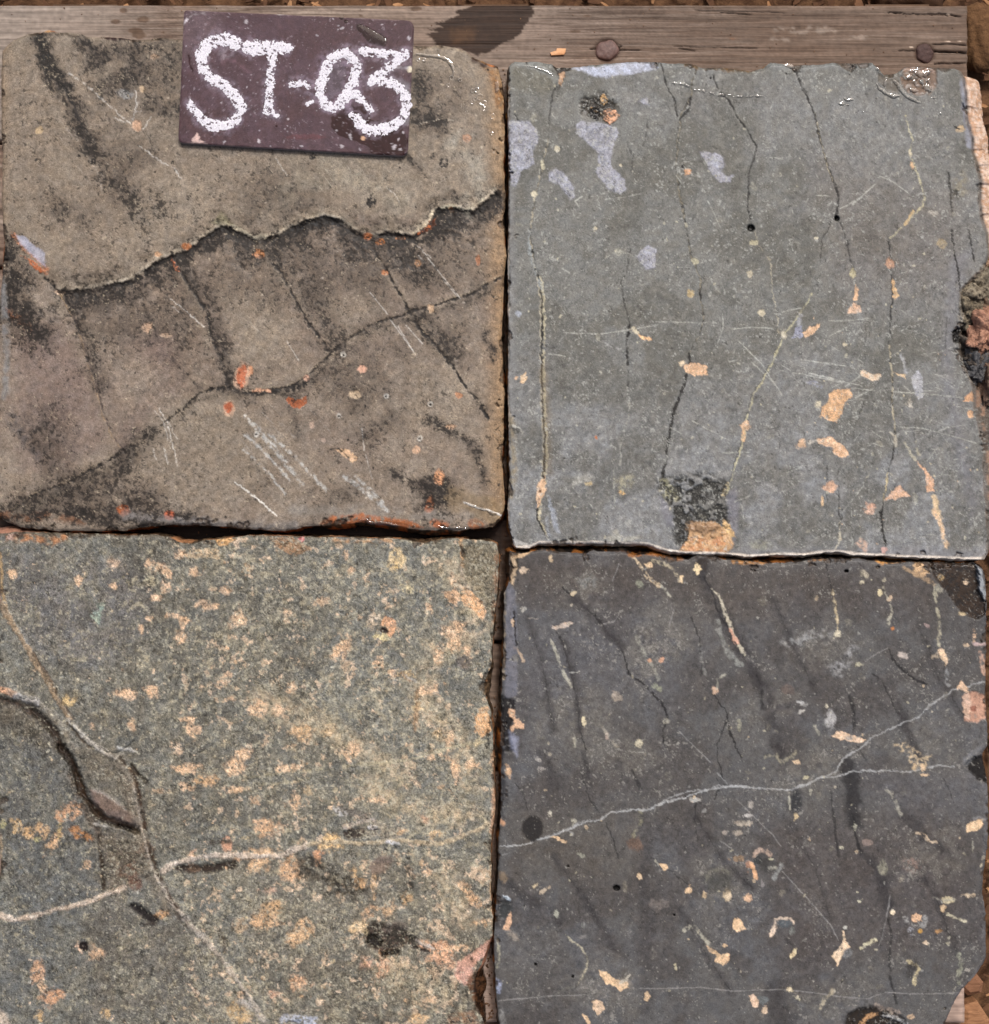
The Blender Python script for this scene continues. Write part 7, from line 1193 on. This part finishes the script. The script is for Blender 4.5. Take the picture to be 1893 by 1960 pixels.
def build_sign():
    # polar-ish sheet: rings from centre out to the rounded outline
    oa = np.array(outline, float); L = np.hypot(*(np.roll(oa, -1, 0) - oa).T); cum = np.concatenate([[0], np.cumsum(L)])
    oc = np.concatenate([oa, oa[:1]]); n = 560
    t = np.linspace(0, cum[-1], n, endpoint=False)
    bx = np.interp(t, cum, oc[:, 0]); by = np.interp(t, cum, oc[:, 1])
    j = (fbm(t, t * 0, 20, 3, 9) - .5) * 1.2; c = oa.mean(0)
    nx_, ny_ = bx - c[0], by - c[1]; l = np.hypot(nx_, ny_); bx += nx_ / l * j; by += ny_ / l * j
    m = 110
    q = np.concatenate([np.linspace(.004, .985, m - 3), [.992, .997, 1.0]])[:, None]
    x = (c[0] + (bx - c[0])[None, :] * q).ravel(); y = (c[1] + (by - c[1])[None, :] * q).ravel()
    F = in_sign_paint(x, y)
    qq = np.repeat(q[:, 0], n)
    z = SZ + F.h - .0006 * sst(.988, 1.0, qq)
    granulate(F, .45, (52, 36, 36), (160, 148, 154), 77, .8)
    s = K * (H - SZ) / H
    v = np.stack([(x - CX) * s, (CY - y) * s, z], 1)
    rings = [np.stack([(bx - CX) * s, (CY - by) * s, np.full(n, zz)], 1) for zz in (.0035, .0011)]
    v = np.concatenate([v] + rings)
    idx = np.arange(n * (m + 2)).reshape(m + 2, n)
    f = np.stack([idx[:-1], idx[1:], np.roll(idx[1:], -1, 1), np.roll(idx[:-1], -1, 1)], -1).reshape(-1, 4)
    f = f[:, ::-1]
    e = 2 * n
    col = np.concatenate([F.c, np.tile(lin((150, 138, 134)), (e, 1))]) * ALB
    fl = np.concatenate([F.flk, np.full(e, .5)]); we = np.concatenate([F.wet, np.full(e, .1)])
    me = new_mesh('slate_plate', v, f, dict(pigment=np.clip(col, 0, 1), pepper=np.zeros(len(v)), fleck=fl, film=we))
    root = link('chalk_sign', None, loc=(0, 0, 0), label='dark purple slate tag chalked ST-03 lying on the brown slab', cat='sign')
    smat = stone_material('slate', (50, 34, 34), (150, 138, 142), .28, rough=(.6, .12), grain_scale=1100)
    link('slate_plate', me, smat, root)
    # chalk, as a crust of ragged grains
    g = NT('chalk'); a = g.noise(900, 4, .7); b = g.noise(300, 3)
    f_ = g.math('MULTIPLY_ADD', g.math('SUBTRACT', a, .5), 2.2, .62, clamp=True)
    g.l(g.mix(f_, lin((168, 162, 180)), lin((248, 248, 250))), g.b.inputs['Base Color']); g.b.inputs['Roughness'].default_value = .95; g.b.inputs['Specular IOR Level'].default_value = .1; g.bump(a, .5, .0003)
    for name, strokes in STROKES.items():
        allp = np.concatenate([np.array(s_[0]) for s_ in strokes]); st = .62
        gx = np.arange(allp[:, 0].min() - 18, allp[:, 0].max() + 18, st); gy = np.arange(allp[:, 1].min() - 18, allp[:, 1].max() + 18, st)
        X, Y = np.meshgrid(gx, gy); X, Y = X.ravel(), Y.ravel(); best = np.full(X.size, -99.)
        wx = X + 3.4 * (fbm(X, Y, 6, 3, 4) - .5); wy = Y + 3.4 * (fbm(X, Y, 6, 3, 5) - .5)
        for pts, r0, r1 in strokes:
            d, t = seg_dist(wx, wy, pts)
            best = np.maximum(best, (r0 + (r1 - r0) * t) * (.70 + .58 * fbm(X, Y, 30, 2, 12)) + .7 - d)
        gn = fbm(X, Y, 3.6, 3, 6, .6)
        mval = best / 2.3 + (gn - .5) * 4.6 + (fbm(X, Y, 13, 2, 8) - .5) * 2      # ragged border, pinholes inside
        hh = np.clip(mval * .35, 0, 1) * (.00010 + .00034 * fbm(X, Y, 4, 3, 7))
        body = (mval > 0) & (best > -4.5)
        st2 = fbm(X * .8 + Y * .5, Y * 2.2 - X, 9, 3, 14, .6)
        solid = body & ~(gn < .24 + .05 * (best < 4)) & ~((st2 < .35) & (gn < .46))
        keep = solid.reshape(len(gy), len(gx))
        idx = np.arange(X.size).reshape(len(gy), len(gx))
        fm = keep[:-1, :-1] & keep[1:, :-1] & keep[1:, 1:] & keep[:-1, 1:]
        f = np.stack([idx[:-1, :-1][fm], idx[1:, :-1][fm], idx[1:, 1:][fm], idx[:-1, 1:][fm]], 1)
        used = np.unique(f); remap = np.zeros(X.size, int); remap[used] = np.arange(len(used))
        s2 = K * (H - SZ) / H
        v = np.stack([(X - CX) * s2, (CY - Y) * s2, SZ + .00012 + hh], 1)[used]
        me = new_mesh('chalk_mark', v, remap[f])
        o = link('chalk_dash' if name == 'dash' else 'chalk_letter', me, g.m, root)
        o['label'] = 'white chalk dash' if name == 'dash' else ('white chalk letter ' + name if name in 'ST' else 'white chalk figure ' + name)
build_sign()

# ---------------------------------------------------------------- water lying on the stone and the sign
WATER = water_material(); DROP = water_material('water_drop', 1.27)
def water(poly, h, z0, label, rim=5.0, st=1.0, wav=.15, hollow=0.0, seed=0, lines=None):
    P = np.array(poly, float)
    gx = np.arange(P[:, 0].min() - 3, P[:, 0].max() + 3, st); gy = np.arange(P[:, 1].min() - 3, P[:, 1].max() + 3, st)
    X, Y = np.meshgrid(gx, gy); X, Y = X.ravel(), Y.ravel()
    wx = X + 2.4 * (fbm(X, Y, 9, 3, seed) - .5); wy = Y + 2.4 * (fbm(X, Y, 9, 3, seed + 1) - .5)
    if lines:
        sd = np.full(X.size, -9.)
        for pts, w in lines:
            d, t = seg_dist(wx, wy, pts); sd = np.maximum(sd, w * (.35 + 1.3 * fbm(X, Y, 11, 3, seed + 3, .6)) * (1 - .5 * np.abs(2 * t - 1) ** 3) - d)
        rim = max(w for _, w in lines) / 1.8
    else: sd = poly_sd(wx, wy, poly)
    q = np.clip(sd / (rim * 1.8), 0, 1)
    hh = h * (1 - (1 - q) ** 2) * (1 + wav * .8 * (fbm(X, Y, 9, 2, seed + 2) - .5))
    if hollow: hh -= hollow * h * sst(rim, rim * 3, sd)
    keep = (sd > 0).reshape(len(gy), len(gx)); idx = np.arange(X.size).reshape(len(gy), len(gx))
    fm = keep[:-1, :-1] & keep[1:, :-1] & keep[1:, 1:] & keep[:-1, 1:]
    f = np.stack([idx[:-1, :-1][fm], idx[1:, :-1][fm], idx[1:, 1:][fm], idx[:-1, 1:][fm]], 1)
    used = np.unique(f); remap = np.zeros(X.size, int); remap[used] = np.arange(len(used))
    s2 = K * (H - z0) / H
    v = np.stack([(X - CX) * s2, (CY - Y) * s2, z0 + hh], 1)[used]
    org = v.mean(0); org[2] = z0
    return link('water_film', new_mesh('water_film', v - org, remap[f]), DROP if 'slate' in label else WATER, loc=tuple(org), label=label, cat='water', group='water lying on the stones')
water(Q(1, 0, [(805, 185), (830, 172), (880, 190), (950, 228), (1022, 268), (1036, 300), (1010, 335), (960, 328), (895, 300), (850, 240), (815, 215)]), .0005, SZ, 'elongated dark water drop near the top of the slate tag', 7, .6)
water(Q(1, 0, [(690, 105), (722, 108), (725, 140), (700, 142), (686, 125)]), .0007, SZ, 'larger of two small round water drops at the top edge of the slate tag', 4, .5)
water(Q(1, 0, [(722, 146), (750, 146), (750, 162), (726, 165)]), .0005, SZ, 'smaller of two round water drops at the top edge of the slate tag', 3, .5)
def ribbons(lines, h, z0, label, st=.6, seed=0):
    allp = [p for pts, w in lines for p in pts]
    o = water(allp, h * .30, z0, label, st=st, lines=[(p, w * 1.6) for p, w in lines], seed=seed, wav=.4)
    if len(lines) > 1: o['kind'] = 'stuff'
    return o
def ringl(cx, cy, r, w, n=10):
    return ([(cx + r * math.cos(2 * math.pi * i / n), cy + r * math.sin(2 * math.pi * i / n)) for i in range(n + 1)], w)
tiny = [ringl(*Q(1, 0, [(a, b)])[0], r, .9) for a, b, r in ((1258, 432, 3), (1300, 430, 3), (1475, 615, 3.4), (1680, 650, 5), (1650, 655, 3), (1700, 700, 6), (1735, 745, 4), (1585, 765, 4), (1610, 810, 3), (1795, 840, 4), (1560, 575, 3), (1740, 790, 3), (1500, 560, 4), (1790, 965, 3), (1670, 715, 3), (1645, 740, 3))]
ribbons([(Q(1, 0, [(1245, 388), (1320, 400), (1400, 405), (1465, 428), (1500, 475), (1512, 520), (1502, 550)]), 2.3)] + tiny + [(Q(1, 0, [(1690, 740), (1760, 790)]), 1.2), (Q(1, 0, [(1830, 590), (1820, 660)]), 3)], .00075, .0002, 'curved wet rim and tiny water rings at the top right corner of the brown slab', seed=3)
ribbons([(Q(1, 1, [(1592, 1785), (1700, 1828), (1760, 1840), (1860, 1880)]), 1.8), (Q(1, 1, [(1760, 1845), (1815, 1872)]), 2.2)], .0007, .0002, 'wet ridge on the bottom right corner of the brown slab')
ribbons([(Q(3, 0, [(1085, 605), (1105, 640), (1150, 670), (1200, 692), (1250, 690)]), 2.4), (Q(3, 0, [(1210, 580), (1240, 610), (1265, 655), (1300, 695), (1350, 720), (1395, 738)]), 2.8), (Q(3, 0, [(1150, 575), (1148, 620)]), 1.8), (Q(3, 0, [(1085, 490), (1090, 500)]), 2.6)], .0009, .0004, 'curved water meniscus beside the top right notch of the grey slab')
rw = random.Random(4)
ribbons([(Q(3, 0, [(px, py), (px + rw.uniform(8, 24), py + rw.uniform(-12, 14)), (px + rw.uniform(20, 50), py + rw.uniform(-26, 30))]), rw.uniform(1.4, 3.4)) for px, py in [(rw.uniform(1290, 1460), rw.uniform(495, 650)) for _ in range(20)]] + [(Q(3, 0, [(1470, 620), (1460, 670)]), 1.6), (Q(3, 0, [(1480, 706), (1512, 706)]), 1.2)], .0009, -.0002, 'wrinkled glossy puddle in the top right notch of the grey slab', seed=5)
stk = [(1325, 590), (1400, 600), (1440, 612), (1480, 640), (1550, 655), (1600, 672), (1650, 682), (1740, 688), (1830, 696), (1893, 690), (2010, 702)]
def along(u):
    k = min(int(u * 10), 9); f = u * 10 - k; return (stk[k][0] * (1 - f) + stk[k + 1][0] * f, stk[k][1] * (1 - f) + stk[k + 1][1] * f)
dash = []
for k in range(26):
    u = (k + rw.uniform(-.3, .3)) / 26.; u = min(max(u, 0), .97); (ax, ay), (bx, by) = along(u), along(min(u + rw.uniform(.012, .034), 1))
    dash.append((Q(2, 0, [(ax, ay + rw.uniform(-9, 9)), (bx, by + rw.uniform(-9, 9))]), rw.uniform(.7, 2.1)))
ribbons(dash, .0009, .0002, 'long broken wet streak near the top of the grey slab', seed=6)
ribbons([(Q(3, 0, [(812, 748), (850, 745)]), 2.6), (Q(3, 0, [(850, 708), (875, 720), (912, 718)]), 2.4), (Q(3, 0, [(860, 755), (885, 758)]), 1.4), (Q(3, 0, [(985, 800), (990, 810)]), 1.2), (Q(3, 0, [(1540, 815), (1550, 825)]), 1.6)], .0009, .0002, 'small splash of water near the top right of the grey slab', seed=7)
ribbons([(Q(3, 0, [(418, 468), (455, 480), (480, 492)]), 3.0), (Q(3, 0, [(485, 500), (495, 508)]), 2)], .0009, -.0002, 'small glossy water bead at the top edge of the grey slab', seed=8)
ribbons([(Q(2, 0, [(275, 475), (350, 488), (430, 520), (470, 545)]), 1.4)], .0006, .0000, 'thin wet line at the top left corner of the grey slab', seed=9)
ribbons([(Q(3, 3, [(1120, 1835), (1200, 1845), (1260, 1870), (1310, 1905)]), 2.4), (Q(3, 3, [(980, 1775), (1020, 1765)]), 1.6), (Q(3, 3, [(1180, 1855), (1230, 1885)]), 2)], .0009, -.0012, 'glossy water at the hollow on the bottom edge of the charcoal slab', seed=10)
ribbons([(Q(1, 3, [(300 + 22 * k, 1862 + rw.uniform(-14, 14)), (325 + 22 * k, 1875 + rw.uniform(-14, 14))]), rw.uniform(1.5, 2.6)) for k in range(5)] + [(Q(1, 3, [(505, 1875), (545, 1870)]), 1.5)] + [(Q(1, 3, [(1480 + 24 * k, 1850 + rw.uniform(-22, 22)), (1500 + 24 * k, 1880)]), 1.8) for k in range(8)], .0009, .0006, 'wet glints at the bottom edge of the speckled slab', seed=11)
ribbons([(Q(1, 2, [(832, 78), (880, 66), (900, 88), (960, 92), (1010, 98), (1100, 110)]), 2.4), (Q(1, 2, [(1390, 110), (1440, 130), (1600, 132)]), 1.6)], .0010, .0000, 'water bead along the rusty bottom edge of the brown slab', seed=12)
ribbons([(Q(0, 2, [(1262, 82), (1290, 76), (1320, 64)]), 2.2)], .0009, .0000, 'short wet glint on the bottom edge of the brown slab beside its orange spot', seed=13)
ribbons([(Q(0, 2, [(140, 1345), (200, 1360), (250, 1355)]), 3.0), (Q(0, 2, [(720, 1700), (780, 1745), (850, 1735), (900, 1700), (985, 1630)]), 2.2), (Q(0, 2, [(535, 1785), (555, 1795)]), 2.6)], .0011, .0016, 'wet glints along the ridge of the gouge on the speckled slab', seed=14)
ribbons([(Q(1, 3, [(850, 425), (870, 435)]), 1.6), (Q(1, 3, [(915, 470), (965, 485)]), 3.0), (Q(1, 3, [(1085, 598), (1125, 602)]), 2.8), (Q(1, 3, [(1010, 625), (1050, 640)]), 1.8), (Q(1, 3, [(885, 405), (905, 408)]), 1.8), (Q(1, 3, [(1240, 1300), (1300, 1330), (1370, 1362)]), 1.5)], .0010, .0006, 'bright water glints in the middle of the speckled slab', seed=15)

# ---------------------------------------------------------------- ground, litter
def ground():
    n = 300
    xs = np.linspace(-1.4, 1.4, n); X, Y = np.meshgrid(xs, xs); x = X.ravel(); y = Y.ravel()
    ux, uy = x / K, y / K
    z = -.080 + (fbm(ux, uy, 160, 4, 3) - .5) * .02 + (fbm(ux, uy, 30, 3, 4) - .5) * .006
    z = np.minimum(z, -.0785)
    idx = np.arange(n * n).reshape(n, n)
    f = np.stack([idx[:-1, :-1], idx[:-1, 1:], idx[1:, 1:], idx[1:, :-1]], -1).reshape(-1, 4)
    me = new_mesh('ground', np.stack([x, y, z], 1), f)
    link('ground', me, plain_material('red_soil', (62, 42, 29), (116, 86, 61), 90, .95, .8, .004, .2), kind='structure')
ground()
def shard_mesh(n, area, size, seed, zr=(-.078, -.066)):
    rr = np.random.RandomState(seed)
    V = []; Fc = []
    for k in range(n):
        while True:
            px = rr.uniform(*area[0]); py = rr.uniform(*area[1])
            if not (-.42 < px < .385 and -.40 < py < .408): break
        L = rr.uniform(*size); w = L * rr.uniform(.18, .5); t = w * rr.uniform(.15, .5)
        a = rr.uniform(0, math.pi * 2); tl = rr.uniform(-.4, .4); ca, sa = math.cos(a), math.sin(a)
        base = len(V)
        pr = [(-.5, -.3), (-.1, -.5), (.45, -.25), (.5, .2), (.05, .5), (-.45, .3)]
        for zz in (0, t):
            for u, v in pr:
                u2 = u * L * rr.uniform(.8, 1.1); v2 = v * w * rr.uniform(.8, 1.1)
                V.append((px + u2 * ca - v2 * sa, py + u2 * sa + v2 * ca, rr.uniform(0, .0006) + zr[0] + (zr[1] - zr[0]) * ((k * .618) % 1) + zz + u2 * tl))
        Fc += [(base + 6, base + 7, base + 8, base + 9), (base + 6, base + 9, base + 10, base + 11)]
        for i in range(6):
            j = (i + 1) % 6; Fc.append((base + i, base + j, base + 6 + j, base + 6 + i))
    return new_mesh('chips', V, Fc, smooth=False)
link('bark_litter', shard_mesh(5200, ((-.62, .62), (-.6, .6)), (.004, .017), 3), plain_material('bark', (62, 42, 30), (116, 84, 60), 60, .9, .6, .002, .2), kind='stuff')
link('pale_wood_chips', shard_mesh(1300, ((-.62, .62), (-.6, .6)), (.003, .012), 9, (-.074, -.064)), plain_material('pale_chips', (140, 98, 64), (188, 146, 106), 70, .85, .5, .001, .2), kind='stuff')

def lump(name, cx, cy, z, r, mat, seed, label, cat, rag=0.0, ang=0):
    n, m = 64, 40; rr = []
    th = np.linspace(0, 2 * math.pi, n, endpoint=False); ph = np.linspace(0, math.pi, m)
    T, P = np.meshgrid(th, ph); X = np.cos(T) * np.sin(P); Y = np.sin(T) * np.sin(P); Z = np.cos(P)
    d = 1 + .35 * (fbm((X + Z * .7) * 60 + 200, (Y - Z * .5) * 60 + 200, 50, 4, seed) - .5) * 2 + .06 * (fbm((X + Z) * 60 + 90, (Y - Z) * 60, 8, 3, seed + 1) - .5)
    d = d + rag * (fbm((X - Z) * 60 + 300, (Y + Z * .6) * 60 + 300, 22, 4, seed + 3, .65) - .5)
    sh = np.sign(X) * np.abs(X) ** .8; sh2 = np.sign(Y) * np.abs(Y) ** .8
    v = np.stack([sh * d * r[0] * K, sh2 * d * r[1] * K, Z * d * r[2] * K], -1).reshape(-1, 3)
    idx = np.arange(n * m).reshape(m, n)
    f = np.stack([idx[:-1], idx[1:], np.roll(idx[1:], -1, 1), np.roll(idx[:-1], -1, 1)], -1).reshape(-1, 4)
    o = link(name, new_mesh(name, v, f), mat, loc=W(cx, cy, z), label=label, cat=cat or 'x'); o.rotation_euler = (0, 0, ang)
    return o
soil_m = plain_material('clod_soil', (120, 90, 62), (88, 64, 44), 160, .95, .9, .003, .15)
lump('soil_clod', 1876, 78, -.072, (38, 66, 28), soil_m, 2, 'lump of tan soil just past the right end of the nailed plank', 'soil clod')
lump('dark_stone', 1742, -22, -.070, (78, 50, 34), plain_material('brown_stone', (84, 58, 36), (54, 36, 24), 80, .8, .6, .003, .3), 5, 'dark brown stone half buried beyond the top right of the plank', 'stone')
def billet(name, pts, z, th, mat, label, cat):
    P = [W(a, b, z) for a, b in pts]; n = len(P); c = np.mean(np.array(P), 0)
    V = [(p[0] - c[0], p[1] - c[1], 0) for p in P] + [(p[0] - c[0], p[1] - c[1], -th) for p in P] + [((p[0] - c[0]) * .6, (p[1] - c[1]) * .6, th * .25) for p in P]
    me = bpy.data.meshes.new(name)
    F_ = [[i, (i + 1) % n, n + (i + 1) % n, n + i] for i in range(n)] + [[i, 2 * n + i, 2 * n + (i + 1) % n, (i + 1) % n] for i in range(n)] + [list(range(2 * n, 3 * n))] + [list(range(n, 2 * n))[::-1]]
    me.from_pydata(V, [], F_); me.update()
    return link(name, me, mat, loc=(c[0], c[1], z), label=label, cat=cat)
split = plain_material('split_wood', (176, 132, 96), (120, 84, 58), 120, .85, .6, .001, .2, (1, 8, 1))
billet('wood_offcut', [(1842, 1925), (1870, 1915), (1893, 1950), (1905, 1985), (1850, 1990), (1838, 1960)], -.052, .012, split, 'split wooden offcut at the bottom right corner past the charcoal slab', 'wood offcut')
billet('wood_block', [(1840, 1870), (1868, 1862), (1882, 1880), (1878, 1900), (1852, 1905), (1836, 1890)], -.058, .014, plain_material('block_wood', (150, 110, 84), (110, 78, 56), 100, .85, .5, .001, .2, (1, 6, 1)), 'small reddish wood block beside the chamfered corner of the charcoal slab', 'wood block')
chipm = plain_material('orange_chip', (232, 186, 144), (214, 156, 108), 300, .8, .4, .0006, .2)
billet('stone_chip', Q(2, 0, [(452, 378), (495, 366), (500, 348), (566, 350), (562, 372), (552, 392), (460, 398)]), ZP + .0016, .0014, chipm, 'tiny peach stone chip on the top plank left of the oval nail', 'stone chip')

# crumbs of stone and splinters lying on the planks and in the joints
def crumbs():
    rr = np.random.RandomState(21); V = []; Fc = []
    for k in range(420):
        t = rr.rand()
        if t < .30: px, py, z = rr.uniform(0, 1845), rr.uniform(14, 128), ZP
        elif t < .52: px, py, z = rr.uniform(958, 975), rr.uniform(130, 1040), ZP
        elif t < .72: px, py, z = rr.uniform(945, 966), rr.uniform(1040, 1950), ZP
        elif t < .9: px, py, z = rr.uniform(0, 1885), rr.uniform(1014, 1034) + (40 if rr.rand() < .4 else 0), ZP
        else: px, py, z = rr.uniform(926, 946), rr.uniform(1800, 1960), ZP
        r0 = rr.uniform(.9, 3.0) * K * (.6 if t < .3 else 1.2); c = np.array(W(px, py, z)); c[2] += .0002; b = len(V)
        P_ = [(1, 0, 0), (.2, .9, 0), (-.8, .5, 0), (-.7, -.6, 0), (.3, -.9, 0), (.1, .1, .8)]
        a = rr.uniform(0, 6.28)
        for u, v, w in P_:
            u *= rr.uniform(.6, 1.5); v *= rr.uniform(.5, 1)
            V.append((c[0] + r0 * (u * math.cos(a) - v * math.sin(a)), c[1] + r0 * (u * math.sin(a) + v * math.cos(a)), c[2] + r0 * w))
        Fc += [(b + i, b + (i + 1) % 5, b + 5) for i in range(5)]
    link('stone_crumbs', new_mesh('stone_crumbs', V, Fc, smooth=False), plain_material('crumbs', (150, 116, 88), (86, 66, 50), 160, .9, .3, .001, .2), kind='stuff')
crumbs()

# rubbly broken edge of the grey slab, low on its right side
moss = stone_material('mossy_edge', (38, 34, 30), (206, 196, 170), .8)
def edge_lump(cx, cy, z, r, c1, c2, seed, label):
    m = plain_material('edge_rock', c1, c2, 330, .8, 1.0, .003, .25)
    o = lump('broken_edge', cx, cy, z, (r[0] * 1.15, r[1] * 1.3, r[2]), m, seed, label, None, rag=1.7)
    o.parent = slab2; o.location = o.location - slab2.location
    del o['category']
for k, (cx, cy, z, r_, c1, c2, lb) in enumerate([
        (1872, 552, -.012, (26, 24, 26), (170, 160, 138), (78, 68, 56), 'cream and dark mossy lump of the broken edge'),
        (1852, 588, -.010, (20, 26, 22), (160, 148, 124), (62, 56, 48), 'mossy lump in the notch of the broken edge'),
        (1886, 592, -.014, (26, 26, 26), (142, 120, 98), (70, 60, 52), 'brown grey lump of the broken edge'),
        (1886, 640, -.008, (34, 36, 30), (206, 160, 134), (150, 108, 86), 'pinkish brown lump of the broken edge'),
        (1856, 676, -.014, (24, 26, 22), (122, 112, 100), (48, 44, 42), 'dark gritty lump of the broken edge'),
        (1862, 704, -.010, (20, 24, 22), (120, 120, 120), (46, 46, 48), 'dark glossy grey lump of the broken edge'),
        (1894, 712, -.010, (24, 40, 26), (150, 124, 104), (90, 74, 62), 'brown lump low on the broken edge'),
        (1890, 490, -.014, (14, 30, 22), (206, 172, 140), (120, 96, 76), 'tan lump high on the broken edge')]):
    edge_lump(cx, cy, z, r_, c1, c2, 30 + k, lb)
